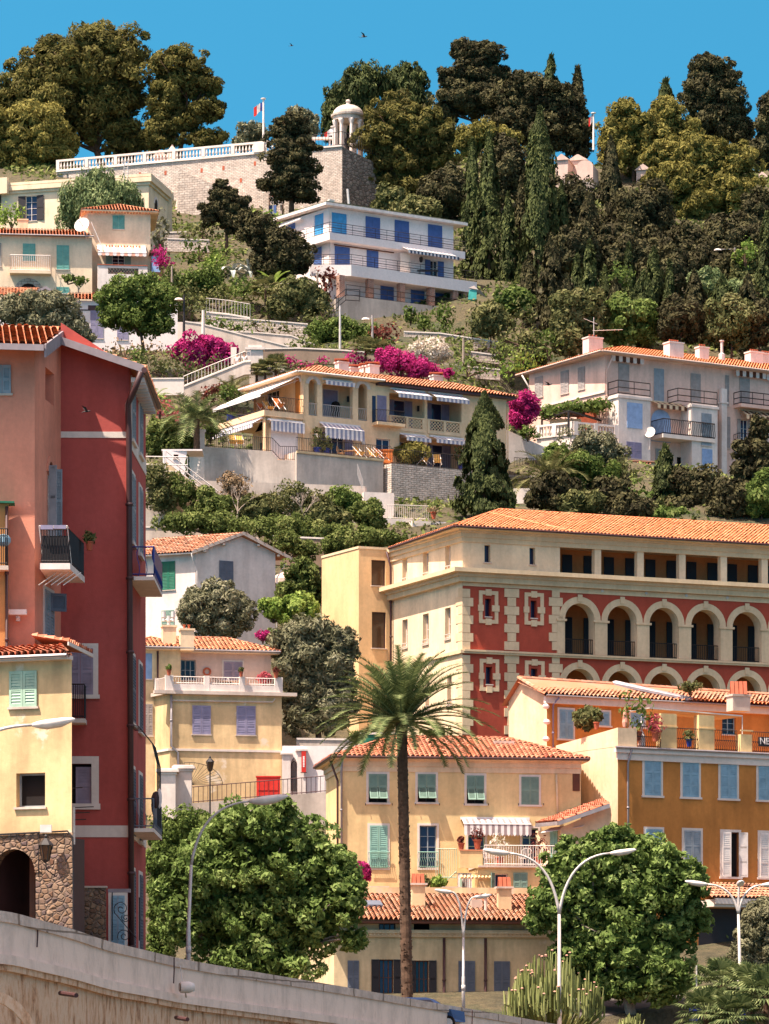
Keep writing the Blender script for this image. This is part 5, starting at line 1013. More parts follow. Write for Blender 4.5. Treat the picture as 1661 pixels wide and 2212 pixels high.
mb=MB(); Lo.wall(mb,-6.5,0,zb,zg,.2,0); mb.build('side_wall',M['bei'],OH)
mb=MB(); Ro.box(mb,-.25,uO,.002,.25,zg-.32,zg-.1); Ro.box(mb,-.1,uO,.002,.12,zg-.7,zg-.32); mb.build('cornice',M['trim'],OH); mb=MB(); mb.tube([Ro.P(-.3,.3,zg-.05),Ro.P(uO,.3,zg-.05)],.07,6); mb.build('gutter',M['zinc'],OH)
pipe(OH,[Ro.P(Ro.u(s(732,0)[0]),.3,zg-.1),Ro.P(Ro.u(s(718,0)[0]),.1,zg-.9),Ro.P(Ro.u(s(724,0)[0]),.1,2)],.06,'zinc')
# terrace parapet
T0=zg+.02; mb=MB(); zp=Ro.z(*s(700,435)); Ro.box(mb,0,Ro.u(s(783,0)[0]),-.18,-.0,T0,zp); 
mb.hexa([Lo.P(-6.2,0,T0),Lo.P(0,0,T0),Lo.P(0,-.18,T0),Lo.P(-6.2,-.18,T0),Lo.P(-6.2,0,T0+.5),Lo.P(0,0,zp),Lo.P(0,-.18,zp),Lo.P(-6.2,-.18,T0+.5)])
mb.build('parapet',M['bei'],OH)
pil=((945,1050,340),(1197,1300,350),(1475,1550,478))
for (x0,x1,y0) in pil:
    mb=MB(); u0,u1=Ro.u(s(x0,0)[0]),Ro.u(s(x1,0)[0]); Ro.box(mb,u0,u1,-.55,-.02,T0,Ro.z(*s((x0+x1)/2,y0))); Ro.box(mb,u0-.04,u1+.04,-.02,.03,T0+1.15,T0+1.22); mb.build('terrace_pillar',M['yel'],OH)
for (x0,x1) in ((785,955),(1052,1205),(1298,1455),(1550,1720)):
    mb=MB(); a=Ro.P(Ro.u(s(x0,0)[0]),-.1,0)[:2]; b_=Ro.P(Ro.u(s(x1,0)[0]),-.1,0)[:2]; rail(mb,[a,b_],T0,T0+1.15,.13,.014,True); rail(mb,[a,b_],T0,T0+.6,.13,.014,True); mb.build('railing',M['iron'],OH)
# canopy roof
mb=MB(); a=Ro.P(Ro.u(s(880,0)[0]),-.2,Ro.z(*s(890,305))); b_=Ro.P(Ro.u(s(1500,0)[0]),-.2,Ro.z(*s(1500,358))); c_=(b_[0]-1,b_[1]+3,b_[2]+.1); d_=(a[0]-1,a[1]+3,a[2]+.1); mb.hexa([a,b_,c_,d_]+[(p_[0],p_[1],p_[2]+.07) for p_ in (a,b_,c_,d_)])
for x_ in (1043,1285,1500): u_=Ro.u(s(x_,0)[0]); mb.tube([Ro.P(u_,-.25,T0),Ro.P(u_,-.25,a[2]+.0-.2)],.03,5)
mb.build('terrace_canopy',M['galv'],OH)
# upper storey set back
o=Ro.P(0,-3.6,0); Y0=o[1]; Ru,Lu=corner(s(185,0)[0],205.5,27,60); zU=Ru.z(*s(185,222)); uU=26
win(OH,Ru,s(268,315,358,508),'S','sky','trim',.12); win(OH,Ru,s(503,330,598,420),'S','sky','trim',.12,sp=.1,panels=1); win(OH,Ru,s(742,340,830,430),'S','sky','trim',.12,panels=1)
u_=Ru.u(s(1100,0)[0])
win(OH,Ru,s(1350,365,1440,480),'G',gm='glass',fm='sky')
mb=MB(); Ru.wall(mb,0,uU,zg-1.5,zU,.2,0); mb.poly([Ru.P(uU,0,zg),Ru.P(uU,-8,zg),Ru.P(uU,-8,zU),Ru.P(uU,0,zU)]); mb.poly([Ru.P(5,-9,zg),Ru.P(uU,-9,zg),Ru.P(uU,-9,zU),Ru.P(5,-9,zU)]); mb.build('upper_wall',M['orn'],OH)
lu=-Lu.u(s(-15,0)[0]); lu=min(max(lu,4),9); zUr=zU+1.6
mb=MB(); Lu.wall(mb,-lu,0,zg-4,zU,.2,0); mb.poly([Lu.P(-lu,0,zU),Lu.P(0,0,zU),Lu.P(-lu*.62,0,Lu.off(0).z(*s(5,112))),]); 
mb.build('upper_side_wall',M['bei'],OH)
zrd=Lu.z(*s(5,112))+.05; mb=MB(); A=Ru.P(-.3,.45,zU+.04); B_=Ru.P(uU,.45,zU+.04); pr=Lu.P(-lu*.62,0.3,0); D_=(pr[0],pr[1],zrd); C_=Ru.P(uU,-lu*.62,zrd-.3); tiles(mb,[A,B_,C_,D_],cw=.26,rl=.36); e_=Lu.P(-lu-.3,.3,zU-.2); mb.poly([D_,C_,Ru.P(uU,-lu-.5,zU),e_]); ridge(mb,D_,C_,.12); ridge(mb,A,D_,.1)
ro=mb.build('roof',M['tileold'],OH); mb=MB(); mb.tube([Ru.P(-.3,.52,zU-.02),Ru.P(uU,.52,zU-.02)],.06,6); mb.build('gutter',M['zinc'],ro); mb=MB(); Ru.box(mb,-.2,uU,.002,.25,zU-.42,zU-.05); mb.build('cornice',M['trim'],ro)
# flashing strip and second newer roof pitch
mb=MB(); a=s(905,178); b_=s(1310,330); zt_=Ru.z(*b_)
Au=Ru.u(s(1080,0)[0]); A=Ru.P(Au+.3,.55,zU-.28+.6); 
A=at(*s(1115,262),202.5); A=Ru.P(Au,.62,zU+.08); B_=Ru.P(uU,.62,zU+.08); C_=(C_[0],C_[1],C_[2]-.3); Dm=Ru.P(Au-3.2,-lu*.62,zrd-.12); tiles(mb,[A,B_,C_,Dm],cw=.27,rl=.36); mb.build('roof',M['tilenew'],OH)
mb=MB(); mb.hexa([A,Ru.P(Au+.35,.62,zU+.14),(Dm[0]+.3,Dm[1],Dm[2]+.1),Dm]+[(p_[0],p_[1],p_[2]+.14) for p_ in (A,Ru.P(Au+.35,.62,zU+.14),(Dm[0]+.3,Dm[1],Dm[2]+.1),Dm)]); mb.build('flashing',M['zinc'],ro)
chimney(ro,s(1458,0)[0],s(0,215)[1],s(0,255)[1],1.1,208.2,'concrete',0,.4)
mb=MB(); x,y,z=at(*s(1458,215),208.2)
for s_ in (-1,1):
    for k in range(4): c=x-.36+.24*k; mb.hexa([(c-.1,y+s_*.4,z),(c+.1,y+s_*.4,z),(c+.1,y+s_*.34,z),(c-.1,y+s_*.34,z),(c-.1,y+s_*.08,z+.75),(c+.1,y+s_*.08,z+.75),(c+.1,y,z+.75),(c-.1,y,z+.75)])
mb.build('chimney_cap',M['terracotta'],ro)
pipe(OH,[Ru.P(.5,.5,zU-.1),Ru.P(.35,.1,zU-.5),Ru.P(.35,.1,zg-.3)],.05,'lilac')
for (x_,y_) in ((180,292),(185,395),(180,508)): 
    mb=MB(); c=at(*s(x_,y_),205.2); mb.ball(c,.2,6,0,(1,1,.8)); mb.build('wall_insulator',M['white'],OH)
# banner
u0,u1,z0,z1=Ro.rect(*s(1590,497,1720,560)); r_=thing('banner','black banner with white letters tied to terrace railing at right edge','banner',Ro.P(u0,.02,z0)); mb=MB(); Ro.box(mb,u0,u1,-.02,.02,z0,z1); mb.build('cloth',M['darkshut'],r_)
tcu=bpy.data.curves.new('letters','FONT'); tcu.body='NB_'; tcu.size=(z1-z0)*1.0; tcu.extrude=.01; to=bpy.data.objects.new('letters_src',tcu); COL.objects.link(to); bpy.context.view_layer.update(); me=bpy.data.meshes.new_from_object(to.evaluated_get(bpy.context.evaluated_depsgraph_get())); bpy.data.objects.remove(to)
lo_=bpy.data.objects.new('letters',me); COL.objects.link(lo_); me.materials.append(M['cloth']); lo_.parent=r_; lo_.rotation_euler=(R(90),0,math.atan2(Ro.d[1],Ro.d[0])); pp=Ro.P(u0+.06,.045,z0+.12); lo_.location=Vector(pp)-Vector(r_.location)
# terrace plants
shrub('large pale green oleander in pots on the orange house terrace',*s(440,370),*[s(0,0)[0]*0+22,22],203.0,'dull',1800,.14,'potted_shrub','potted plant','terrace plants',extra=[(s(505,0)[0],s(0,350)[1],14,14)],base=s(0,425)[1])
pot('terracotta trough plant beside the large oleander on terrace',*s(515,445),202.2,.4,'dull',ph=.3); pot('leafy plant in pot behind iron railing of the orange house terrace',*s(790,520),200.9,.5,'green',ph=2.2,rw=.9,size=.12)
pot('red and white flowers in pots behind iron railing near pillar',*s(905,525),200.9,.5,'pink',ph=.8,rw=.45,size=.08); pot('blue pot with low plant on terrace behind the second railing',*s(1130,560),200.9,.4,'dull','navy',ph=.5)
x,y,z=at(*s(705,435),201.6); mb=MB(); mb.lathe((x,y,z-1),[(.03,0),(.03,1.0),(.12,1.05),(.16,1.3),(.08,1.9),(.03,2.2)],8); one(mb,'folded_parasol',M['awno'],'folded orange parasol standing on the orange house terrace','parasol',(x,y,z))
x,y,z=at(*s(815,450),201.2); mb=MB(); mb.lathe((x,y,z-1),[(.2,0),(.2,.7),(.05,1.0),(.12,1.2),(.02,1.75)],8); one(mb,'folded_parasol',M['cloth'],'folded white parasol behind iron railing of the orange house','parasol',(x,y,z))
# ground floor canopy at bottom right
t=lambda *a:q('g',*a)
mb=MB(); z0=Ro.z(*t(1400,250)); a=Ro.P(Ro.u(t(1140,0)[0]),0.01,z0); b_=Ro.P(uO,.01,z0); c_=Ro.P(uO,1.7,z0-.85); d_=Ro.P(Ro.u(t(1140,0)[0])-.2,1.7,z0-.85); tiles(mb,[d_,c_,b_,a],cw=.25,rl=.34); mb.build('lower_roof',M['tileold'],OH)
mb=MB(); u0=Ro.u(t(1140,0)[0]); Ro.box(mb,u0,uO,.01,1.6,z0-1.35,z0-.95); Ro.box(mb,u0,uO,1.6,1.75,z0-1.2,z0-.9); mb.build('canopy_beam',M['trim'],OH); mb=MB(); Ro.box(mb,u0,uO,.01,.05,z0-5.2,z0-1.4); mb.build('porch_shade_sheet',M['darkshut'],OH)  # dark sheet on the wall stands in for shade under the canopy
mb=MB(); Ro.box(mb,u0,uO,.05,1.5,z0-5.35,z0-5.1); rail(mb,[Ro.P(u0,1.5,0)[:2],Ro.P(uO,1.5,0)[:2]],z0-5.1,z0-4.0,.14,.015); mb.build('balcony',M['iron'],OH)
mb=MB(); Ro.box(mb,u0-3,uO,.004,.09,zb,z0-5.4); mb.build('ground_floor',M['bei'],OH); win(OH,Ro.off(.1),t(1285,830,1345,950),'S','mauve','greyblue',.25)
# ================================================================ white gabled house (middle left)
M['wht']=stucco('white_render','#dad4ca',.45); M['pinkw']=stucco('pinkish_white_render','#cbb6a8',.4); M['crm']=stucco('cream_render','#dfd0ae',.4); M['vil']=stucco('villa_cream_render','#e6cba0',.4); M['pnk']=stucco('pink_render','#dfc0ae',.45); M['blw']=stucco('cool_white_render','#dedad6',.12)
M['stoneW']=stone('coursed_pale_stone','#c2b7a8','#d2c7b8','#968b7e',.45,.17); M['stoneD']=stone('dark_coursed_stone','#a89c8e','#bab0a2','#7a7066',.6,.28)
v=lambda *a:q('d6',*a)
GH=thing('white_gable_house','white gabled house with dark green and navy shutters above the olive tree','building',at(421,1420,262)); Rg,Lg=corner(v(428,0)[0],262,28,26)
zE=Lg.z(*v(200,312)); zc=Rg.z(*v(430,300)); zP=Rg.z(*v(765,178)); uR_=Rg.u(v(1018,0)[0]); uP_=Rg.u(v(765,0)[0]); zb=28; zR_=Rg.z(*v(1018,320))
win(GH,Rg,v(602,358,705,525),'S','steelblue'); win(GH,Lg,v(180,362,278,572),'S','darkgreen'); win(GH,Lg,v(180,722,272,885),'S','greygreen')
lL=-Lg.u(v(-60,0)[0]); mb=MB(); Rg.wall(mb,0,uR_,zb,zc,.2); mb.poly([Rg.P(0,0,zc),Rg.P(uR_,0,zc),Rg.P(uR_,0,zR_+.2),Rg.P(uP_,0,zP),]); Lg.wall(mb,-lL,0,zb,zc,.2); b1=Rg.P(uR_,0,0); b2=Lg.P(-lL,0,0); bb=(b1[0]+b2[0],b1[1]+b2[1]-Rg.o[1]); 
mb.poly([(b1[0],b1[1],zb),(b1[0]-6,b1[1]+7,zb),(b1[0]-6,b1[1]+7,zR_),(b1[0],b1[1],zR_)]); mb.poly([(b2[0],b2[1],zb),(b2[0],b2[1]+7,zb),(b2[0],b2[1]+7,zc),(b2[0],b2[1],zc)]); mb.build('wall',M['wht'],GH)
dv=Vector(Lg.P(-lL-1,0,0))-Vector(Lg.P(0,0,0)); 
e0=Vector(Rg.P(-.45,.35,Rg.z(*v(400,298)))); pk=Vector(Rg.P(uP_,.35,Rg.z(*v(765,160)))); e1=Vector(Rg.P(Rg.u(v(1135,0)[0]),.35,Rg.z(*v(1135,352)))); dv=dv*1.15
mb=MB(); tiles(mb,[tuple(e0),tuple(pk),tuple(pk+dv),tuple(e0+dv)],cw=.25,rl=.36); tiles(mb,[tuple(e1),tuple(pk),tuple(pk+dv*.6),tuple(e1+dv*.6)],cw=.4,rl=.8); ridge(mb,tuple(pk),tuple(pk+dv),.12); ro=mb.build('roof',M['tileold'],GH)
mb=MB(); plank(mb,e0+Vector((0,-.02,.1)),pk+Vector((0,-.02,.13)),.24,.06); plank(mb,pk+Vector((0,-.02,.13)),e1+Vector((0,-.02,.1)),.24,.06)
for (a_,b_,tt) in ((e0,pk,.25),(e0,pk,.62),(pk,e1,.3),(pk,e1,.7)): c=a_.lerp(b_,tt)-Vector((0,0,.2)); mb.box(c.x-.1,c.x+.1,c.y,c.y+.5,c.z-.12,c.z)
mb.build('bargeboard',M['concrete'],ro); mb=MB(); mb.tube([tuple(e0+Vector((0,.1,-.05))),tuple(e0+dv)],.07,6); mb.build('gutter',M['white'],ro)
pipe(GH,[tuple(e0+Vector((.0,0,-.1))),Lg.P(-.1,.2,zc-.6),Rg.P(.08,.1,zc-1.3),Rg.P(.08,.1,zb)],.05,'white'); pipe(GH,[tuple(e1+Vector((-.6,.2,-.3))),Rg.P(uR_+.05,.15,zR_-1.6),Rg.P(uR_+.05,.1,zb)],.05,'white')
x,y,z=at(*v(1098,500),268); r_=thing('garden_parasol','open pink and white parasol beside the white gabled house','parasol',(x,y,z-1)); mb=MB(); zt=zof(v(0,435)[1],268); mb.tube([(x,y,z-1),(x,y,zt)],.03,5); mb.build('pole',M['white'],r_); mb=MB(); mb.lathe((x,y,zt),[(1.35,-.95),(1.3,-.62),(.7,-.25),(.1,0),(.02,.06)],10); mb.build('canopy',M['pinkw'],r_)
# ================================================================ beige terrace house
v=lambda *a:q('d6',*a); w3=lambda *a:q('e3',*a)
BH=thing('terrace_house','ochre and cream house with white railed terrace and lilac shutters','building',at(430,1745,228)); Rb,Lb=corner(v(238,0)[0],228,12,62); zT=Rb.z(*v(700,1345)); zb=12
win(BH,Rb,w3(428,240,572,465),'S','lilac',None,panels=3); win(BH,Rb,w3(773,243,922,470),'S','lilac',None,panels=3)
uB=Rb.u(v(1065,0)[0]); lB=-Lb.u(v(130,0)[0])
mb=MB(); Rb.wall(mb,0,uB,zb,zT,.2); Lb.wall(mb,-lB,0,zb,zT); mb.poly([Rb.P(uB,0,zb),Rb.P(uB,-7,zb),Rb.P(uB,-7,zT),Rb.P(uB,0,zT)]); Rb.box(mb,0,uB,-8,-.3,zT-.3,zT-.01); mb.build('wall',M['ylw'],BH)
mb=MB(); Rb.box(mb,-1.0,uB+.9,-.2,.35,zT-.05,zT+.16); Lb.box(mb,-lB,0,-.2,.3,zT-.05,zT+.16); mb.build('terrace_slab',M['concrete'],BH)
mb=MB(); zm=Rb.z(*w3(700,590)); Rb.box(mb,-.05,uB,.002,.08,zm-.08,zm+.06); Lb.box(mb,-lB,0,.002,.1,zm-.08,zm+.06); mb.build('string_course',M['trim'],BH)
z0=zT+.16; z1=Rb.z(*v(700,1212)); up=[Rb.u(v(x_,0)[0]) for x_ in (203,262,490,528,750,790,1010,1068)]
mb=MB(); 
for i in (0,2,4,6): Rb.box(mb,up[i],up[i+1],-.12,.2,z0,z1)
for i in (1,3,5): Rb.box(mb,up[i],up[i+1],-.1,.18,z0,z0+.42)
Lb.box(mb,-lB+.1,-lB+.3,-.1,.1,z0,z1); mb.build('parapet',M['wht'],BH)
for i in (1,3,5): mb=MB(); rail(mb,[Rb.P(up[i],.1,0)[:2],Rb.P(up[i+1],.1,0)[:2]],z0+.42,z1-.08,.15,.016); mb.build('railing',M['whiteiron'],BH)
mb=MB(); rail(mb,[Lb.P(-lB,.05,0)[:2],Lb.P(-.6,.05,0)[:2]],z0,z1-.1,.15,.016); mb.build('railing',M['whiteiron'],BH)
# set back upper storey
Rs=Rb.off(-3.2); zS=Rs.z(*v(650,1028)); u0=Rs.u(v(262,0)[0]); u1=Rs.u(v(985,0)[0])
win(BH,Rs,v(635,1102,775,1240),'S','mauve','trim',.08); win(BH,Rs,v(318,1088,430,1240),'G',gm='glass',fm='greyblue',cols=3,rows=2)
mb=MB(); Rs.wall(mb,u0,u1,zT,zS,.2); mb.poly([Rs.P(u1,0,zT),Rs.P(u1,-4.5,zT),Rs.P(u1,-4.5,zS),Rs.P(u1,0,zS)]); mb.poly([Rs.P(u0,0,zT),Rs.P(u0,-4.5,zT),Rs.P(u0,-4.5,zS),Rs.P(u0,0,zS)]); mb.poly([Rs.P(u0,-4.5,zT),Rs.P(u1,-4.5,zT),Rs.P(u1,-4.5,zS),Rs.P(u0,-4.5,zS)]); mb.build('upper_wall',M['pinkw'],BH)
hip(BH,Rs,u0-.2,u1+.5,-.6,5.2,zS+.02,20,'tile',hipL=False,fascia='zinc',cw=.26,rl=.36)
c=Rs.P(Rs.u(v(512,0)[0]),.05,Rs.z(*v(512,1176))); mb=MB(); fq=Fc((c[0],c[1]),Rs.d); ring(mb,fq,0,.17,.1,c[2],.05,0,12,0,6.28); mb.build('round_mirror',M['terracotta'],BH)
# left annex
aR=Rb.off(.6); lu0=aR.u(v(-20,0)[0]); lu1=-lB*math.cos(R(62))-.2; zA_=aR.z(*v(200,965)); o=Lb.P(-lB,0,0)
fl=Fc((o[0],o[1]),(math.cos(R(12)),math.sin(R(12)))); ul=fl.u(v(-30,0)[0]); win(BH,fl,v(40,1040,108,1230),'D',gm='paleblue',dep=.05); win(BH,fl,w3(45,228,118,475),'S','greyshut',panels=3)
mb=MB(); fl.wall(mb,ul,1.6,zb,zA_,.15); mb.build('annex_wall',M['fade'],BH); 
hip(BH,fl,ul-1,2.4,-.5,5,zA_+.02,19,'tile',hipL=False,fascia='zinc',cw=.26,rl=.36)
ro=[c for c in BH.children if c.name.startswith('roof')][-1]; chimney(ro,v(231,0)[0],v(0,835)[1],v(0,910)[1],.85,230.5,'bei',0,.2); chimney(ro,v(362,0)[0],v(0,860)[1],v(0,950)[1],.85,230.0,'bei',2,.2)
mb=MB(); c=at(*v(230,835),230.5); 
for dx,dz in ((0,.35),(-.3,.62),(.28,.62)): mb.lathe((c[0]+dx,c[1],c[2]+dz-.35),[(.12,0),(.1,.2),(.14,.25),(.12,.6)],8)
mb.tube([(c[0]-.3,c[1],c[2]+.35),(c[0]+.28,c[1],c[2]+.35)],.09,6); mb.build('cowl',M['galv'],ro)
for (x_,ya,yb_) in ((128,985,1700),): pipe(BH,[fl.P(.15,.12,zA_-.2),fl.P(.15,.12,zb)],.06,'pipebrown')
pipe(BH,[Rb.P(.08,.12,zT-.1),Rb.P(.08,.12,zm+.2),Rb.P(.5,.15,zm-.2),Rb.P(.5,.15,zb)],.07,'zinc'); mb=MB(); mb.tube([Rb.P(.1,.12,zT-.45),Rb.P(uB-.6,.12,zT-.42),Rb.P(uB-.45,.12,zT-.2)],.05,6); mb.build('drain_pipe',M['concrete'],BH)
# terrace things
p=Rb.P(0,-1.5,0)
def ont(f,w_,x_,px_v): 
    u_=f.off(w_).u(v(x_,0)[0]); return f.P(u_,w_,z0)
for x_,lb_,c_ in ((590,'dark metal chair by table on the white railed terrace','iron'),(705,'white and blue chair at right on the white railed terrace','whiteiron'),(410,'dark chair by the left glazed door of white railed terrace','iron')): a=ont(Rb,-1.4,x_,0); chair(lb_,a[0],a[1],a[2],c_,random.random()*2)
a=ont(Rb,-1.3,640,0); table('small dark table on the white railed terrace',a[0],a[1],a[2],.5,'iron')
c=Rb.P(Rb.u(v(765,0)[0]),.04,z1); r_=pot('shallow terracotta bowl plant on the white terrace pillar',v(765,0)[0],v(0,1212)[1],228.6,.3,'dull',ph=.25); pot('terracotta pot at right end pillar of the white railed terrace',*v(1022,1222),229,.36,'redbrown',ph=.3); pot('terracotta pot at left corner of the white railed terrace',*v(232,1203),227.5,.34,'green',ph=.3)
shrub('red flowering pot plants behind right end of the white railed terrace',*v(935,1225),14,12,230.5,'pink',500,.1,'potted_shrub','potted plant','terrace plants')
# walls, pillars, gate and steps in front
SW=thing('lane_wall','cream retaining wall with sloping lane railing below the terrace house','wall',at(500,1755,222)); f=Fc(wp(w3(404,0)[0],223),(1,.16)); uL=f.u(w3(1505,0)[0])
za=f.z(*w3(410,1005)); zb_=f.z(*w3(1505,912)); mb=MB(); mb.hexa([f.P(0,0,9),f.P(uL,0,9),f.P(uL,-1.6,9),f.P(0,-1.6,9),f.P(0,0,za),f.P(uL,0,zb_),f.P(uL,-1.6,zb_),f.P(0,-1.6,za)]); mb.build('wall',M['concrete'],SW)
mb=MB(); a=f.P(.0,-.1,za); b_=f.P(uL,-.1,zb_); rail(mb,[a,b_],0,.02+f.z(*w3(410,880))-za,.28,.018); mb.build('railing',M['pipebrown'],SW)
W=thing('gate_wall','cool white courtyard wall with capped pillars and arched iron gate','wall',at(*w3(1210,920),229)); fw=Fc(wp(w3(1132,0)[0],229),(1,.05)); uw=fw.u(w3(1640,0)[0]); zw=fw.z(*w3(1400,555)); zb_=fw.z(*w3(1400,1000))
mb=MB(); fw.box(mb,0,uw,-.35,0,zb_-1,zw); mb.build('wall',M['blw'],W)
for x_,y0 in ((1163,600),(1280,572)):
    mb=MB(); u_=fw.u(w3(x_,0)[0]); zt=fw.z(*w3(x_,y0)); fw.box(mb,u_-.26,u_+.26,-.1,.3,zb_,zt-.2); fw.box(mb,u_-.36,u_+.36,-.2,.4,zt-.2,zt-.08); fw.hexa=None
    mb.hexa([fw.P(u_-.36,.4,zt-.08),fw.P(u_+.36,.4,zt-.08),fw.P(u_+.36,-.2,zt-.08),fw.P(u_-.36,-.2,zt-.08),fw.P(u_-.08,.15,zt+.12),fw.P(u_+.08,.15,zt+.12),fw.P(u_+.08,.05,zt+.12),fw.P(u_-.08,.05,zt+.12)]); mb.build('pillar',M['wht'],W)
mb=MB(); ua,ub=fw.u(w3(1195,0)[0]),fw.u(w3(1250,0)[0]); zt=fw.z(*w3(1220,690)); zq=fw.z(*w3(1220,910))
for k in range(9): u_=ua+(ub-ua)*k/8; t_=abs(k-4)/4; mb.tube([fw.P(u_,.2,zq),fw.P(u_,.2,zt-.45*t_*t_+.35)],.018,4)
mb.tube([fw.P(ua+(ub-ua)*k/8,.2,zt+.1-.45*((k-4)/4)**2) for k in range(9)],.025,4); mb.tube([fw.P(ua,.2,zt-.9),fw.P(ub,.2,zt-.9)],.03,4); mb.build('iron_gate',M['iron'],W)
c=fw.P(fw.u(w3(1298,0)[0]),.42,0); zt=fw.z(*w3(1298,602)); z_=fw.z(*w3(1298,765)); r_=thing('red_banner','narrow red vertical banner with white letters on the gate pillar','banner',(c[0],c[1],z_)); mb=MB(); mb.box(c[0]-.14,c[0]+.14,c[1]-.02,c[1]+.02,z_,zt); mb.build('cloth',M['red'],r_)
mb=MB(); n=7
for k in range(n): zz=zt-.35-(zt-z_-.6)*k/n; mb.box(c[0]-.05,c[0]+.05,c[1]-.028,c[1]-.021,zz-.03,zz+.05+.03*(k%2))
mb.build('lettering',M['cloth'],r_); mb=MB(); mb.tube([(c[0]-.2,c[1],zt+.02),(c[0]+.2,c[1],zt+.02)],.02,4); mb.tube([(c[0]-.2,c[1],z_-.02),(c[0]+.2,c[1],z_-.02)],.02,4); mb.build('bar',M['iron'],r_)
# red cabinet
x,y,z=at(*w3(1022,915),226.5); r_=thing('red_cabinet','bright red double door cabinet behind the lane railing','cabinet',(x,y,z)); zt=zof(w3(0,800)[1],226.5); mb=MB(); mb.box(x-.72,x+.72,y,y+.5,z-.3,zt); mb.box(x-.76,x+.76,y-.04,y+.54,zt,zt+.08); mb.build('body',M['red'],r_)
for s_ in(-1,1): mb=MB(); mb.box(x+(.03 if s_>0 else -.62),x+(.62 if s_>0 else -.03),y-.03,y-.003,z+.1,zt-.25); mb.build('door',M['red'],r_)
# white pillars and fan grille at left
for x_,y0,lab in ((237,742,'white painted gate pillar nearest the crimson tower'),(362,705,'taller white gate pillar beside the iron fan grille')):
    x,y,z=at(w3(x_,0)[0],1765,221.5 if x_>300 else 220.5); zt=zof(w3(0,y0)[1],221); mb=MB(); mb.box(x-.48,x+.48,y-.4,y+.4,z-2,zt-.35,0); mb.box(x-.55,x+.55,y-.48,y+.48,zt-.35,zt-.2,0); mb.box(x-.68,x+.68,y-.6,y+.6,zt-.2,zt-.05,0); mb.box(x-.6,x+.6,y-.5,y+.5,zt-.05,zt+.02,0); one(mb,'gate_pillar',M['wht'],lab,'pillar',(x,y,z),'white gate pillars by the lane')
x,y,z=at(*w3(405,860),222.2); mb=MB(); 
for k in range(13): a_=R(5+k*14-0) ; mb.tube([(x,y,z),(x+2.0*math.cos(a_*.62),y,z+1.35*math.sin(a_*.62))],.013,3)
mb.tube([(x+2.0*math.cos(R(k*9)),y,z+1.35*math.sin(R(k*9))) for k in range(12)],.018,4); one(mb,'fan_grille',M['iron'],'fan shaped iron grille beside the white gate pillar','grille',(x,y,z))
lantern('black four sided lantern on post in front of the cream lane wall',*w3(567,725),220,.8,False,1790,'lamp post')
# ================================================================ mediterranean villa
v=lambda *a:q('d1',*a); w2=lambda *a:q('d2',*a)
VI=thing('cream_villa','long cream two storey villa with arches, blue shutters and striped awnings','building',at(760,1008,300)); Rv,Lv=corner(652,300,31,59); zE=Rv.z(*w2(300,262)); zF=Rv.z(*w2(280,600)); zG=Rv.z(*w2(280,905)); z_eR=Rv.z(*w2(1100,395)); zb=zG-1.5; uE=Rv.u(w2(1525,0)[0]); uM=Rv.u(w2(520,0)[0]); lU=-Lv.u(v(930,0)[0])
zE=Rv.z(*w2(120,275))
# R facade left block: two tall arches flank a loggia opening
uu=lambda x_:Rv.u(w2(x_,0)[0]); zz=lambda x_,y_:Rv.z(*w2(x_,y_))
a1=(uu(64),uu(128)); a2=(uu(430),uu(497)); lg=(uu(165),uu(390)); 
mb=MB(); zfl=zF+.05
archwall(mb,Rv,(a1[0]+a1[1])/2,(a1[1]-a1[0])/2,0,uu(148),zfl,zz(96,345),zE,.5,0,12)
archwall(mb,Rv,(a2[0]+a2[1])/2,(a2[1]-a2[0])/2,uu(410),uM,zfl,zz(462,380),zE,.5,0,12)
Rv.wall(mb,uu(148),uu(410),zfl,zE,.5,0,[(lg[0],lg[1],zfl+.01,zz(280,350))])
# ground floor left
Rv.holes=[]; 
win(VI,Rv,w2(195,705,328,912),'O','lilac',gm='glassblue',sf=.42,cols=3,rows=1,sill=False); win(VI,Rv,w2(562,750,665,848),'G',gm='glassblue',cols=2,rows=1,fm='white')
# right wing: two bays per floor with recessed loggias
b1=(uu(660),uu(920)); b2=(uu(940),uu(1193)); zt1=zz(790,405); zt2=zz(1070,430); zf1=zz(860,640)
HL=[(b1[0],b1[1],zz(790,700)+0.0,zt1-.15),(b2[0],b2[1],zz(1070,725),zt1-.15),(uu(735),b1[1],zG,zz(830,740)),(b2[0],b2[1],zG,zz(1070,770))]
HL[0]=(b1[0],b1[1],zF-.15,zt1-.2); HL[1]=(b2[0],b2[1],zF-.15,zt1-.2); zlb=zz(1000,735)-.1; HL[2]=(uu(735),b1[1],zG,zlb); HL[3]=(b2[0],b2[1],zG,zlb)
Rv.wall(mb,0,uM,zb,zfl,.25,0); zEr=zz(1100,400); Rv.wall(mb,uM,uE,zb,zEr,.35,0,HL+Rv.holes)
# upper window left of bay 1
mb.poly([Rv.P(uE,0,zb),Rv.P(uE,-7,zb),Rv.P(uE,-7,zEr),Rv.P(uE,0,zEr)]); mb.poly([Rv.P(0,-8,zb),Rv.P(uE,-8,zb),Rv.P(uE,-8,zEr),Rv.P(0,-8,zEr)])
mb.build('wall',M['vil'],VI)
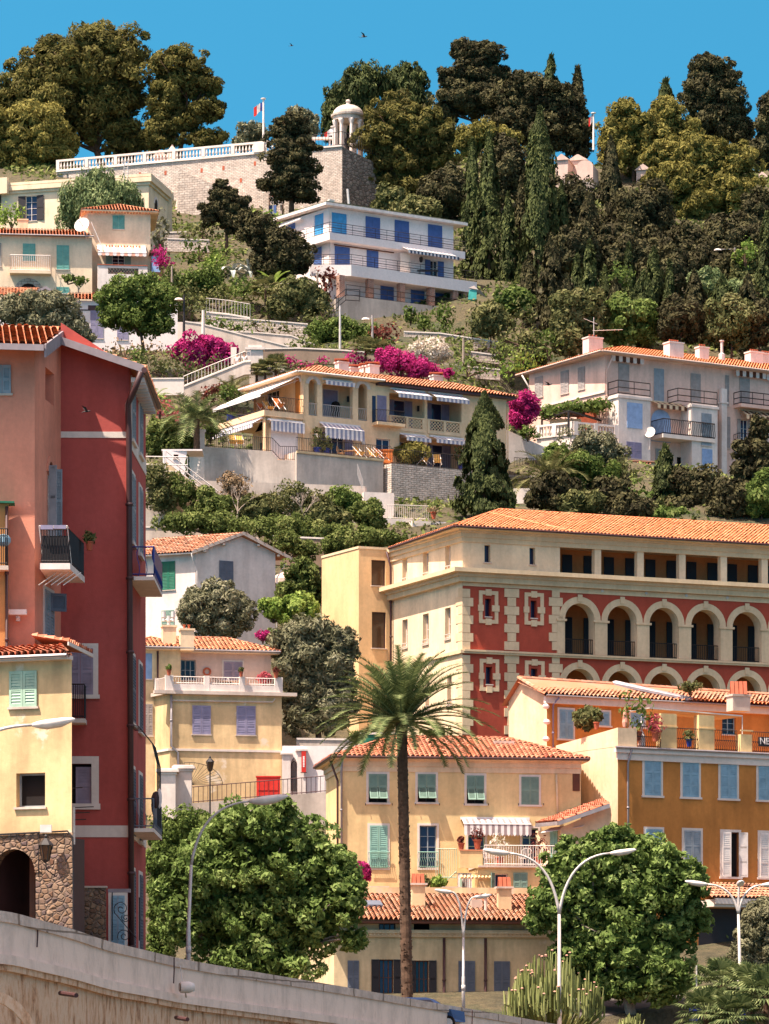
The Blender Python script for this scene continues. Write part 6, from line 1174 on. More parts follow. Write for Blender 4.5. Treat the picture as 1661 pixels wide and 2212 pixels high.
# upper L facade
Lv.holes=[]; win(VI,Lv,v(1068,550,1175,720),'G',gm='glass',fm='white',cols=3,rows=1,sill=False)
mb=MB(); Lv.wall(mb,-8,0,zF,zE,.25,0); mb.build('side_wall',M['vil'],VI)
for (x0,x1,yc,yb_) in ((1310,1352,478,700),(965,990,630,700)):
    g=MB(); uc=(Lv.u(v(x0,0)[0])+Lv.u(v(x1,0)[0]))/2; h_=abs(Lv.u(v(x1,0)[0])-Lv.u(v(x0,0)[0]))/2; zs_=Lv.z(*v((x0+x1)/2,yc)); ring(g,Lv,uc,h_,.18,zs_,.06,0,10); W_=g.build('arch_trim',M['wht'],VI); g=MB(); g.poly([Lv.P(uc-h_,.01,zF),Lv.P(uc+h_,.01,zF)]+[Lv.P(uc+h_*math.cos(math.pi*i/8),.01,zs_+h_*math.sin(math.pi*i/8)) for i in range(9)]); g.build('recess',M['orn'],W_)
# recess interiors
mb=MB(); bkv=Rv.off(-2.3)
for (ua,ub,z0,z1) in ((.1,uM-.1,zfl,zE-.05),(b1[0]-.3,b2[1]+.3,zF-.15,zt1),(uu(735)-.2,b2[1]+.3,zG,zlb+.1)):
    mb.poly([bkv.P(ua,0,z0),bkv.P(ub,0,z0),bkv.P(ub,0,z1),bkv.P(ua,0,z1)]); mb.poly([Rv.P(ua,-.36,z0),Rv.P(ub,-.36,z0),Rv.P(ub,-2.3,z0),Rv.P(ua,-2.3,z0)]); mb.poly([Rv.P(ua,-.36,z1),Rv.P(ub,-.36,z1),Rv.P(ub,-2.3,z1),Rv.P(ua,-2.3,z1)])
    for u_ in (ua,ub): mb.poly([Rv.P(u_,-.36,z0),Rv.P(u_,-2.3,z0),Rv.P(u_,-2.3,z1),Rv.P(u_,-.36,z1)])
mb.build('loggia_interior',M['vil'],VI)
def door(x0,x1,y0,z0,sw=0,n='lilac',gm='glassblue'):
    f=bkv; u0,u1=f.u(w2(x0,0)[0]),f.u(w2(x1,0)[0]); z1=f.z(*w2((x0+x1)/2,y0)); g=MB(); f.box(g,u0-.08,u1+.08,.01,.05,z0,z1+.08); W_=g.build('door',M['trim'],VI); g=MB(); f.box(g,u0,u1,.05,.07,z0,z1); g.build('pane',M[gm],W_)
    for s_,uh in ((-1,u0-.03),(1,u1+.03)):
        if sw: g=MB(); leaf(g,f,uh,.08,0,sw,z0,z1+.05,.11,2,s_); g.build('shutter',M[n],W_)
door(692,765,470,zF-.1,.75); door(968,1038,495,zF-.1,.75); door(745,795,782,zG,.8); door(975,1045,800,zG,.8); door(170,275,390,zfl,0,gm='lilac')
win(VI,Rv,None,'O','lilac',raw=(uu(540),uu(556),zF+.05,zz(545,430)),sf=1.2,gm='glassblue',cols=1) if 0 else None
g=MB(); leaf(g,Rv,uu(568),.03,0,uu(636)-uu(568),zF,zz(600,430),.11,2,1); g.build('shutter',M['lilac'],VI); g=MB(); Rv.box(g,uu(532),uu(558),.004,.03,zF,zz(545,432)); g.build('pane',M['glassblue'],VI)
# pierced balustrade on the bays
for (ua,ub) in (b1,b2):
    mb=MB(); z0,z1=zF-.2,zz(1000,655)+.0; z1=zF+.75; Rv.box(mb,ua,ub,-.15,.08,z1-.1,z1); Rv.box(mb,ua,ub,-.15,.08,z0-.25,z0)
    for u_ in (ua,(ua+ub)/2-.12,ub-.24): Rv.box(mb,u_,u_+.24,-.14,.07,z0,z1-.1)
    n=int((ub-ua)/.3)
    for k in range(n):
        a_=ua+(ub-ua)*k/n; d_=(ub-ua)/n
        for j in range(3):
            za=z0+(z1-.1-z0)*j/3; zb2=z0+(z1-.1-z0)*(j+1)/3; mb.tube([Rv.P(a_,-.02,za),Rv.P(a_+d_,-.02,zb2)],.035,4,0,None,False); mb.tube([Rv.P(a_+d_,-.02,za),Rv.P(a_,-.02,zb2)],.035,4,0,None,False)
    mb.build('pierced_balustrade',M['vil'],VI)
mb=MB()
for (a_,b_) in ((a1[0],a1[1]),lg,(a2[0],a2[1])): rail(mb,[Rv.P(a_,-.1,0)[:2],Rv.P(b_,-.1,0)[:2]],zfl,zfl+1.0,.16,.018,True)
mb.build('railing',M['galv'],VI)
for (x0,x1,zs_) in ((96,0,345),(462,0,380)):
    g=MB(); a_=a1 if x0<100 else a2; ring(g,Rv,(a_[0]+a_[1])/2,(a_[1]-a_[0])/2,.28,zz(x0,zs_),.07,0,14,0,math.pi); g.build('arch_trim',M['wht'],VI)
for (x0,x1,y0,dr,out,cc,val) in ((668,915,392,.55,1.3,'awnb',.3),(948,1190,420,.55,1.3,'awnb',.3),(737,918,722,.35,1.1,'awnb',.3),(958,1198,742,.35,1.1,'awnb',.3),(145,435,645,.5,.9,'awnb',.75),(165,380,322,.15,.6,'awnb',.3)):
    awning(VI,Rv,w2(x0,0)[0],w2(x1,0)[0],w2(0,y0)[1],dr,out,('awnw',cc),val,.2)
b_,_=balcony(VI,Rv,w2(532,0)[0],w2(735,0)[0],w2(0,640)[1],.25,.9,'vil','iron',1.0,.14,True)
# terrace wing lower left
c0=at(v(1062,0)[0],0,1); ux=Rv.u(v(1062,0)[0]); oo=Rv.P(ux,0,0); Lw=Fc((oo[0],oo[1]),Lv.d); lw=-Lw.u(v(692,0)[0]); zc_=zF+.05
mb=MB(); Rv.wall(mb,ux,0,zb,zc_-.45,.2,0,[(Rv.u(v(1095,0)[0]),Rv.u(v(1338,0)[0]),zG-.4,Rv.z(*v(1210,865)))]); mb.poly([Lw.P(-lw,-.0,zb),Lw.P(-lw,-4.5,zb),Lw.P(-lw,-4.5,zc_-.4),Lw.P(-lw,0,zc_-.4)]) if 0 else None
bkl=Lw.off(-3.0); bkl.wall(mb,-lw,-.3,zb,zc_-.4,.2); Lw.box(mb,-.5,-.0,-.5,0,zb,zc_-.4); mb.build('wing_wall',M['vil'],VI)
mb=MB(); Rv.box(mb,ux,0,-.17,-.1,zG-.4,Rv.z(*v(1210,865))); mb.build('garage_shutter',M['blw'],VI)
mb=MB(); z1=zc_; p0=Lw.P(-lw-.3,.25,0); p1=Lw.P(.25,.25,0); p2=Rv.P(0,.25,0); p3=Rv.P(0,-8,0); p4=Lw.P(-lw-.3,-5,0)
vs=[(p[0],p[1],z1-.45) for p in (p0,p1,p2,p3,p4)]+[(p[0],p[1],z1) for p in (p0,p1,p2,p3,p4)]; mb.add(vs,[(4,3,2,1,0),(5,6,7,8,9)]+[(i,(i+1)%5,(i+1)%5+5,i+5) for i in range(5)]); mb.build('terrace_slab',M['vil'],VI)
mb=MB(); rail(mb,[p0[:2],p1[:2],p2[:2]],z1,z1+1.15,.15,.017,True); mb.build('railing',M['iron'],VI)
awning(VI,Lv,0,0,0,1.7,3.6,('awnw','awnw'),.25,.25,raw=(-8.5,-.4,zE-.25),label='very large plain white awning over the upper terrace')
awning(VI,Lw,0,0,0,.5,1.0,('awnw','awnb'),.3,.2,raw=(-lw+.4,-.3,zc_-.55)); awning(VI,Rv,v(1080,0)[0],v(1358,0)[0],v(0,800)[1],.15,.6,('awnw','awnb'),.75,.18)
mb=MB(); 
for k in range(3): Lw.off(-2.9).box(mb,-lw+1.5+k*1.0,-lw+2.3+k*1.0,0,.06,zG-.2,zG+1.9)
mb.build('glass_door',M['glass'],VI)
# roofs
hip(VI,Rv,-.75,uM+.9,-.75,9.2,zE+.02,19,'tile',hipR=False,fascia='white',soffit='vil',cw=.3,rl=.42)
mb=MB(); zR2=zEr+.05; A=Rv.P(uM+.5,.7,zR2); B_=Rv.P(uE+.7,.7,zR2); C_=Rv.P(uE-3.2,-3.4,zR2+1.35); D_=Rv.P(uM+.5,-3.4,zR2+1.35); tiles(mb,[A,B_,C_,D_],cw=.3,rl=.42); tiles(mb,[B_,Rv.P(uE+.7,-7.5,zR2),C_],cw=.3,rl=.42); ridge(mb,D_,C_,.13); ridge(mb,B_,C_,.13); mb.poly([D_,C_,Rv.P(uE+.7,-7.5,zR2),Rv.P(uM,-7.5,zR2)]); ro=mb.build('roof',M['tile'],VI)
mb=MB(); Rv.box(mb,uM+.5,uE+.6,-6,.6,zR2-.2,zR2-.03); mb.build('eaves',M['pipebrown'],ro)
for x_,y0,y1,yy in ((308,182,235,306),(490,215,262,309),(535,205,265,308),(395,225,245,311),(1005,282,300,318)): chimney(ro,w2(x_,0)[0],w2(0,y0)[1],w2(0,y1)[1],.95,yy,'wht',0,.55)
mb=MB()
for x_,y0 in ((308,182),(490,215),(535,205),(395,225),(1005,282)):
    yy={308:306,490:309,535:308,395:311,1005:318}[x_]; c=at(*w2(x_,y0),yy); 
    g=MB(); g.box(c[0]-.6,c[0]+.6,c[1]-.45,c[1]+.45,c[2]+.12,c[2]+.22); g.box(c[0]-.3,c[0]+.3,c[1]-.25,c[1]+.25,c[2],c[2]+.12); g.build('chimney_cap',M['terracotta'],ro)
for x_ in (18,1530): pipe(VI,[Rv.P(uu(x_),.1,zE-.6 if x_<100 else zEr-.4),Rv.P(uu(x_),.1,zG)],.05,'vil')
for (x_,y_) in ((350,455),(868,525)): g=MB(); c=bkv.P(bkv.u(w2(x_,0)[0]),.12,bkv.z(*w2(x_,y_))); g.box(c[0]-.1,c[0]+.1,c[1]-.1,c[1]+.1,c[2]-.25,c[2]+.2); g.build('wall_light',M['iron'],VI)
for (x_,y_) in ((114,735),(463,770)): g=MB(); c=Rv.P(uu(x_),.12,zz(x_,y_)); g.box(c[0]-.14,c[0]+.14,c[1]-.1,c[1]+.1,c[2]-.3,c[2]+.25); g.build('wall_light',M['white'],VI)
# garden terrace, retaining walls
RW=thing('villa_retaining_wall','weathered white concrete retaining wall with railing below the cream villa','wall',at(560,1090,296)); fr1=Rv.off(2.0); ut=lambda x_:fr1.u(w2(x_,0)[0]); zt=zG-.02; u_l=fr1.u(v(1320,0)[0]); 
fr0=Fc(wp(v(405,0)[0],296.5),(1,.12)); xr=v(1180,0)[0]; 
mb=MB(); fr1.box(mb,u_l,ut(615),-2.0,0,zt-6,zt); 
g0=fr0.u(v(555,0)[0]); g1=fr0.u(v(1120,0)[0]); g2=fr0.u(v(1185,0)[0]); g3=fr0.u(v(1325,0)[0]); zw0=fr0.z(*v(560,1010)); zw1=fr0.z(*v(1115,1050)); 
mb.hexa([fr0.P(g0,0,zt-6),fr0.P(g1,0,zt-6),fr0.P(g1,-3,zt-6),fr0.P(g0,-3,zt-6),fr0.P(g0,0,zw0),fr0.P(g1,0,zw1),fr0.P(g1,-3,zw1),fr0.P(g0,-3,zw0)])
for k in range(3): a_=g1+(g2-g1)*k/3; b_=g1+(g2-g1)*(k+1)/3; zk=zw1-(zw1-fr0.z(*v(1185,1120)))*(k+1)/3; fr0.box(mb,a_,b_,-3,0,zt-6,zk)
fr0.box(mb,g2,g3,-3,0,zt-6,fr0.z(*v(1185,1120))); mb.build('wall',M['concrete'],RW)
fL=Fc((fr0.P(g0,0,0)[0],fr0.P(g0,0,0)[1]),(math.cos(R(50)),-math.sin(R(50)))); mb=MB(); fL.box(mb,fL.u(v(412,0)[0]),0,-.4,-.0,zt-6,zw0+.0); fr0.box(mb,g0-.75,g0+.02,-.3,.1,zw0-.2,fr0.z(*v(525,890))); fr0.box(mb,g0-.85,g0+.1,-.4,.2,fr0.z(*v(525,890)),fr0.z(*v(525,870))); mb.build('pillar_wall',M['wht'],RW)
mb=MB(); fr1.box(mb,u_l,ut(615),-.02,.14,zt-.12,zt+.06); mb.build('coping',M['fade'],RW)
mb=MB(); rail(mb,[fr0.P(g0,-.1,zw0),fr0.P(g1,-.1,zw1)],0,1.1,.16,.016); rail(mb,[fr0.P(g1,-.1,zw1),fr0.P(g2,-.1,fr0.z(*v(1185,1120))),fr0.P(g3,-.1,fr0.z(*v(1185,1120)))],0,1.1,.16,.016); rail(mb,[fr1.P(u_l,-.05,0)[:2],fr1.P(ut(675),-.05,0)[:2]],zt+.06,zt+1.15,.16,.016); rail(mb,[fL.P(fL.u(v(380,0)[0]),-.1,zw0-.6),fL.P(-.7,-.1,zw0)],0,1.05,.16,.016); mb.build('railing',M['iron'],RW)
SWL=thing('stone_retaining_wall','tall coursed pale stone retaining wall below right half of the cream villa','wall',at(*w2(900,1300),297)); mb=MB(); fr2=Rv.off(2.6); s0=fr2.u(w2(675,0)[0]); s1=fr2.u(w2(1240,0)[0]); fr2.box(mb,s0,s1+3,-2.6,0,zt-10,fr2.z(*w2(900,950))); 
fs2=Fc(fr2.P(s0,0,0)[:2],(math.cos(R(52)),-math.sin(R(52)))); fs2.box(mb,fs2.u(w2(617,0)[0]),0,-1.5,0,zt-10,fr2.z(*w2(690,935))); mb.build('wall',M['stoneW'],SWL)
mb=MB(); rail(mb,[fr2.P(s0,-.1,0)[:2],fr2.P(s1+3,-.1,0)[:2]],fr2.z(*w2(900,950)),fr2.z(*w2(900,950))+1.2,.17,.016); mb.build('railing',M['iron'],SWL)
# white lower steps block under stone wall
LS=thing('garden_steps','white rendered stair block with railings below the stone retaining wall','steps',at(*w2(600,1300),292)); f=Fc(wp(w2(440,0)[0],291),(1,.25)); zA1=f.z(*w2(600,1145)); mb=MB(); f.box(mb,f.u(w2(470,0)[0]),f.u(w2(695,0)[0]),-1.5,0,zA1-5,zA1)
f2_=f.off(1.5); zA2=f2_.z(*w2(900,1345)); f2_.box(mb,f2_.u(w2(630,0)[0]),f2_.u(w2(1140,0)[0]),-1.5,0,zA2-4,zA2); f2_.box(mb,f2_.u(w2(800,0)[0]),f2_.u(w2(1050,0)[0]),.0,1.2,zA2-4,zA2-.3); mb.build('wall',M['wht'],LS)
mb=MB(); rail(mb,[f2_.P(f2_.u(w2(630,0)[0]),-.1,0)[:2],f2_.P(f2_.u(w2(950,0)[0]),-.1,0)[:2]],zA2,zA2+1.1,.16,.016); rail(mb,[f.P(f.u(w2(470,0)[0]),-.2,zA1),f.P(f.u(w2(430,0)[0]),-.2,zA1+1.3)],0,.9,.2,.016); mb.build('railing',M['galv'],LS)
pot('wide terracotta bowl on white stair block wall above the convent roof',*w2(985,1340),290,.55,'dry',ph=.3,rw=.5)
# white hut & left concrete walls
HT=thing('garden_hut','small white flat garden hut with tiny square window above the stairs','hut',at(*v(300,1240),291)); f=Fc(wp(v(210,0)[0],291),(1,.08)); win(HT,f,v(300,1075,340,1110),'D',gm='dark',sill=False); mb=MB(); f.wall(mb,0,f.u(v(410,0)[0]),f.z(*v(300,1270)),f.z(*v(300,1045)),.15); mb.box(f.P(0,0,0)[0]-.0,f.P(0,0,0)[0]+.1,291,293.5,f.z(*v(300,1270)),f.z(*v(300,1045))); x0=f.P(0,0,0)[0]; mb.box(x0-.1,x0+3.1,291.05,294,f.z(*v(300,1045)),f.z(*v(300,1045))+.12); mb.build('wall',M['blw'],HT)
CW=thing('old_concrete_wall','crumbling grey concrete wall with ivy beside the crimson tower','wall',at(*v(130,1560),286)); f=Fc(wp(v(-40,0)[0],286),(1,.1)); mb=MB(); za=f.z(*v(130,1215)); mb.hexa([f.P(0,0,za-7),f.P(f.u(v(235,0)[0]),0,za-7),f.P(f.u(v(235,0)[0]),-1,za-7),f.P(0,-1,za-7),f.P(0,0,za),f.P(f.u(v(235,0)[0]),0,za),f.P(f.u(v(235,0)[0]),-1,za),f.P(0,-1,za)]); mb.build('wall',M['concrete'],CW)
f=Fc(wp(v(235,0)[0],287.5),(1,.05)); mb=MB(); a_=f.u(v(700,0)[0]); zt0=f.z(*v(235,1140)); zt1=f.z(*v(720,1500)); mb.poly([f.P(0,0,za-7),f.P(a_,0,za-7),f.P(a_,0,zt1),f.P(0,0,zt0)]); mb.poly([f.P(0,-.25,za-7),f.P(a_,-.25,za-7),f.P(a_,-.25,zt1),f.P(0,-.25,zt0)]); mb.poly([f.P(0,0,zt0),f.P(a_,0,zt1),f.P(a_,-.25,zt1),f.P(0,-.25,zt0)]); mb.build('stair_wall',M['fade'],CW)
mb=MB(); rail(mb,[f.P(0,-.1,zt0),f.P(a_,-.1,zt1)],0,.9,1.2,.03,False,True); rail(mb,[Fc(wp(v(30,0)[0],286.5),(1,.1)).P(0,0,za)[:3],Fc(wp(v(30,0)[0],286.5),(1,.1)).P(3.6,0,za)],0,1.2,1.2,.03,False,True); mb.build('railing',M['galv'],CW)
W=thing('long_lower_wall','long plain grey garden wall behind scrub under the cream villa','wall',at(560,1130,289)); f=Fc(wp(v(430,0)[0],289.5),(1,.15)); mb=MB(); mb.hexa([f.P(0,0,40),f.P(14,0,40),f.P(14,-.4,40),f.P(0,-.4,40),f.P(0,0,f.z(*v(500,1290))),f.P(14,0,f.z(*v(1300,1325))),f.P(14,-.4,f.z(*v(1300,1325))),f.P(0,-.4,f.z(*v(500,1290)))]); mb.build('wall',M['concrete'],W)
# deck chairs, tables on villa terrace
def deckchair(label,x,y,z,ang=0.,c='yellowcloth',proto=[None]):
    r_=thing('deck_chair',label,'deck chair',(x,y,z),'deck chairs on the villa terrace'); cs,sn=math.cos(ang),math.sin(ang); T=lambda a,b,h:(x+a*cs-b*sn,y+a*sn+b*cs,z+h)
    for s_ in (-.3,.3):
        m=MB(); m.tube([T(s_,-.65,.05),T(s_,.5,1.1)],.03,5); m.tube([T(s_,.45,.0),T(s_,-.4,.62)],.03,5); m.build('frame',M['whiteiron'],r_)
    m=MB(); n=8; pr=[(-.42,.55),(-.3,.38),(-.1,.3),(.1,.42),(.3,.72),(.48,1.08)]
    for (b0,h0),(b1,h1) in zip(pr[:-1],pr[1:]): m.hexa([T(-.27,b0,h0),T(.27,b0,h0),T(.27,b1,h1),T(-.27,b1,h1)]+[T(-.27,b0,h0+.02),T(.27,b0,h0+.02),T(.27,b1,h1+.02),T(-.27,b1,h1+.02)])
    m.build('sling',M[c],r_); return r_
fr1t=Rv.off(1.2)
for x_,lb_,a_,c_ in ((435,'yellow deck chair furthest left on the villa garden terrace',.8,'yellowcloth'),(540,'yellow deck chair next to the orange cabinet on garden terrace',.9,'yellowcloth'),(595,'folded deck chair in front of the orange cabinet on garden terrace',1.0,'orangecloth'),(905,'yellow deck chair leaning above the stone wall, left one',.9,'yellowcloth'),(1012,'yellow deck chair above the stone wall near cypress',.1,'yellowcloth')):
    c=fr1t.P(fr1t.u(w2(x_,0)[0]),0,zG+.0); deckchair(lb_,c[0],c[1],c[2]+.02,a_,c_)
c=Rv.P(uu(605),.6,zG); mb=MB(); mb.box(c[0]-.55,c[0]+.55,c[1]-.25,c[1]+.25,c[2],c[2]+1.0); mb.box(c[0]-.62,c[0]+.62,c[1]-.3,c[1]+.3,c[2]+1.0,c[2]+1.1); one(mb,'orange_cabinet',M['orangecloth'],'orange garden cabinet under the small blue window of cream villa','cabinet',c)
c=Rv.P(uu(340),.7,zG); table('folding wooden table before the blue doors of cream villa',c[0],c[1],c[2],.6,'deckwood'); c=Rv.P(uu(270),.7,zG); chair('pale wooden chair left of folding table at cream villa',c[0],c[1],c[2],'deckwood',1.2)
for x_,yv,lab,ph_ in ((105,905,'large blue pot with leafy plant by the villa wall lamp',1.6),(172,905,'small blue pot near the villa blue shutters',.8),(1165,960,'blue pot plant at right end of villa terrace',1.3)): c=Rv.P(uu(x_),.5,zG); pot(lab,(c[0]/c[1]*F+CX),HY-c[2]/c[1]*F,c[1],.75,'dull','navy',ph=ph_,size=.12,rw=.6)
c=Rv.P(uu(780),.9,zG); shrub('feathery bamboo clump in front of the right villa bays',(c[0]/c[1]*F+CX),HY-c[2]/c[1]*F-22,34,24,c[1],'pinelight',1500,.16,'bamboo','bamboo')
pl_=Lw.P(-lw*.5,-1.5,zc_)
for k,(t_,lab,c_) in enumerate(((.25,'orange lounger folded against wall on upper villa terrace','orangecloth'),(.12,'yellow deck chair on upper villa terrace corner','yellowcloth'),(-.1,'orange deck chair on upper terrace near the glass door','orangecloth'))):
    c=Lw.P(-lw*t_-.4,-1.0,zc_); deckchair(lab,c[0],c[1],c[2],.6,c_)
for k,(x_,lab) in enumerate(((800,'left yellow lounger on the lower side terrace of villa'),(860,'right yellow lounger on the lower side terrace of villa'))): c=fr0.P(fr0.u(v(x_,0)[0]),-1.6,zw1+.1); deckchair(lab,c[0],c[1],c[2]+.4,.2,'yellowcloth')
mb=MB(); c=Lw.P(-lw*.75,-.8,zc_); mb.box(c[0]-1.1,c[0]+1.1,c[1]-.3,c[1]+.3,c[2],c[2]+.55); one(mb,'blue_storage_box',M['navy'],'blue covered storage chest behind the upper terrace railing','chest',c)
c=Rv.P(uu(318),-1.2,zfl); mb=MB(); mb.lathe(c,[(.3,0),(.34,.7),(.4,1.2),(.3,1.5),(.05,1.6)],10); one(mb,'covered_barbecue',M['dark'],'black covered barbecue in the upper loggia of cream villa','barbecue',c)
# ================================================================ blue-shuttered white house
v=lambda *a:q('c5',*a)
BL=thing('blue_shutter_house','white three storey house with bright blue shutters and long balconies','building',at(840,660,380)); Rw,Lw_=corner(v(627,0)[0],380,33,55); U=lambda x_:Rw.u(v(x_,0)[0]); Z=lambda x_,y_:Rw.z(*v(x_,y_))
zE=Z(627,195); zb=Z(900,800)-1; uE=U(1380); l_=-Lw_.u(v(335,0)[0])
win(BL,Rw,v(645,230,738,365),'D',gm='bright',dep=.12,sill=False); win(BL,Lw_,v(537,235,595,362),'D',gm='bright',dep=.12,sill=False); win(BL,Lw_,v(362,288,425,335),'S','blue')
for r_ in ((848,255,935,390),(1024,277,1110,412),(1225,303,1310,440),(662,435,752,555),(855,458,925,563)): win(BL,Rw,v(*r_),'S','blue',sp=.16)
win(BL,Lw_,v(538,440,585,568),'S','blue',sp=.16)
for r_ in ((938,632,1018,760),(1122,657,1202,782),(1270,710,1328,792)): win(BL,Rw,v(*r_),'S','blue',sp=.16,sill=False)
win(BL,Rw,v(1240,518,1285,612),'O','blue',gm='glass',fm='white',sf=.75,rows=2)
mb=MB(); Rw.wall(mb,0,uE,zb,zE,.2); Lw_.wall(mb,-l_,0,zb,zE,.2); mb.poly([Rw.P(uE,0,zb),Rw.P(uE,-8,zb),Rw.P(uE,-8,zE),Rw.P(uE,0,zE)]); mb.poly([Rw.P(0,-9,zb),Rw.P(uE,-9,zb),Rw.P(uE,-9,zE),Rw.P(0,-9,zE)]); mb.build('wall',M['blw'],BL)
hip_=MB(); P=Rw.P; zr=zE+.12; f4=[P(-.9,.9,zE),P(uE+1.2,.9,zE),P(uE+1.2,-9.5,zE+.3),P(-.9,-9.5,zE+.3)]; hip_.hexa(f4+[(a,b_,c_+.28) for a,b_,c_ in f4]); ro=hip_.build('roof',M['white'],BL); mb=MB(); mb.hexa([(a,b_,c_+.283) for a,b_,c_ in [P(-.8,.8,zE),P(uE+1.1,.8,zE),P(uE+1.1,-9.4,zE+.3),P(-.8,-9.4,zE+.3)]]+[(a,b_,c_+.4) for a,b_,c_ in [P(-.8,.8,zE),P(uE+1.1,.8,zE),P(uE+1.1,-9.4,zE+.3),P(-.8,-9.4,zE+.3)]]); mb.build('roof_edge',plain('moss_green_roofing','#4a5440',.8),ro)
def slab(zt,th,w_,ul,ur,lw_,name='balcony'):
    mb=MB(); c0=Rw.P(-w_*.55,w_,0); pts=[Lw_.P(-lw_,w_,0),Rw.P(ul,w_,0),Rw.P(ur,w_,0),Rw.P(ur,0,0),Rw.P(0,0,0),Lw_.P(-lw_,0,0)]
    vs=[(p[0],p[1],zt-th) for p in pts]+[(p[0],p[1],zt) for p in pts]; mb.add(vs,[(5,4,3,2,1,0),(6,7,8,9,10,11)]+[(i,(i+1)%6,(i+1)%6+6,i+6) for i in range(6)]); b_=mb.build(name,M['blw'],BL)
    mb=MB(); q0=[(pts[0][0],pts[0][1]),(pts[1][0],pts[1][1]),(pts[2][0],pts[2][1])]
    for i in range(2): rail(mb,[q0[i],q0[i+1]],zt,zt+1.05,1.3,.02,False,True); 
    for h_ in (.3,.55,.8): mb.tube([(p[0],p[1],zt+h_) for p in q0],.016,4)
    mb.build('railing',M['iron'],b_); return b_
zs1=Z(625,362); slab(zs1,.75,1.1,-.6,U(1415),l_*1.05)
f5=Rw.off(1.4); zs2=f5.z(*v(708,548)); slab(zs2,1.15,2.3,U(690),U(1475)-.6,.1)
mb=MB(); f6=Rw.off(2.15)
for x_ in (708,883,1072,1252,1395,1460): u_=f6.u(v(x_,0)[0]); f6.box(mb,u_-.32,u_+.32,-.6,0,Z(900,800)-1,zs2-1.15)
for o_ in [0]: pass
for i,x_ in enumerate((708,883,1072,1252,1395,1460)):
    g=MB(); u_=f6.u(v(x_,0)[0]); f6.box(g,u_-.33,u_+.33,-.6,0,f6.z(*v(x_,790)) ,zs2-1.15); g.build('brick_pillar',stone('brick_%d'%i,'#8a4a38','#9c5a46','#b09a88',.3,.1) if i==0 else bpy.data.materials['brick_0'],BL)
mb=MB(); zg_=f6.z(*v(900,745)); rail(mb,[f6.P(f6.u(v(730,0)[0]),.1,0)[:2],f6.P(f6.u(v(1460,0)[0]),.1,0)[:2]],zg_-.1,zg_+1.0,1.5,.022,False,True); mb.build('railing',M['iron'],BL)
awning(BL,Rw,v(1035,0)[0],v(1340,0)[0],v(0,445)[1],.9,2.3,('awnw','awnn'),.3,.22); 
mb=MB(); mb.tube([Rw.P(U(655),.15,zs1-.95),Rw.P(U(1010),.3,zs1-.95)],.07,6); mb.build('rolled_awning',M['wood'],BL); mb=MB(); mb.tube([Lw_.P(-l_*.95,.5,zE-.55),Lw_.P(-l_*.5,.4,zE-.4)],.12,8); mb.build('rolled_awning',M['white'],BL)
mb=MB(); mb.tube([Rw.P(.12,.1,zE-.2),Rw.P(.12,.1,zs2)],.06,6); mb.build('downpipe',M['white'],BL)
mb=MB(); u_=U(1058); Rw.box(mb,u_-.6,u_+.6,.9,.95,zs2,zs2+2.3); mb.build('glass_screen',M['trim'],BL)
chimney(ro,v(641,0)[0],v(0,150)[1],v(0,165)[1],.5,383,'white',0); mb=MB(); a=at(*v(748,175),386); b_=at(*v(740,85),386); mb.tube([a,b_],.12,6); mb.build('flue_pipe',M['galv'],ro)
for x_,y_ in ((1172,515),(1312,697)): mb=MB(); c=Rw.P(U(x_),.4,Z(x_,y_)); mb.lathe((c[0],c[1],c[2]-.3),[(.08,0),(.16,.1),(.2,.5),(.05,.62)],6); mb.build('wall_lantern',M['iron'],BL)
mb=MB(); c=Rw.P(U(1180),1.4,zs2); mb.box(c[0]-1.1,c[0]+1.1,c[1]-.3,c[1]+.3,c[2]+.68,c[2]+.74); 
for s_ in (-1,1): mb.box(c[0]+s_*.9-.04,c[0]+s_*.9+.04,c[1]-.2,c[1]+.2,c[2],c[2]+.68)
one(mb,'patio_table',M['iron'],'dark patio table under the striped awning of blue shuttered house','table',c)
c=at(*v(1495,715),377); r_=thing('canopy_tent','turquoise sheet with pale tarpaulin at right end of blue shuttered house','tarpaulin',c); mb=MB(); mb.hexa([(c[0]-.45,c[1],c[2]-.6),(c[0]+.4,c[1],c[2]-.6),(c[0]+.4,c[1]+1,c[2]-.6),(c[0]-.45,c[1]+1,c[2]-.6),(c[0]-.35,c[1],c[2]+.35),(c[0]+.45,c[1],c[2]+.45),(c[0]+.45,c[1]+1,c[2]+.45),(c[0]-.35,c[1]+1,c[2]+.35)]); mb.build('sheet',plain('turquoise_sheet','#3fa8a0',.7),r_); mb=MB(); mb.poly([(c[0]-.4,c[1]-.1,c[2]+.55),(c[0]+.8,c[1]-.1,c[2]+.3),(c[0]+1.5,c[1]+.5,c[2]-.4),(c[0]+.2,c[1]+1.0,c[2]+1.0)]); mb.build('tarpaulin',M['greyshut'],r_)
W=thing('sloped_garden_wall','pale stained retaining wall below the blue shuttered house','wall',at(850,690,377)); f=Rw.off(3.0); uu1=lambda x_:f.u(v(x_,0)[0]); mb=MB(); zl=lambda x_,y_:f.z(*v(x_,y_))
T_=[(668,745),(735,728),(1100,772),(1400,808),(1560,840),(1640,900)]; Bm=[(668,800),(735,990),(1100,1010),(1400,1010),(1560,1010),(1640,1010)]
for i in range(5):
    a,b_,c,d=T_[i],T_[i+1],Bm[i+1],Bm[i]; ua,ub=uu1(a[0]),uu1(b_[0]); z1,z2=zl(*a),zl(*b_); mb.hexa([f.P(ua,0,z1-9),f.P(ub,0,z2-9),f.P(ub,-2.9,z2-9),f.P(ua,-2.9,z1-9),f.P(ua,0,z1),f.P(ub,0,z2),f.P(ub,-2.9,z2),f.P(ua,-2.9,z1)])
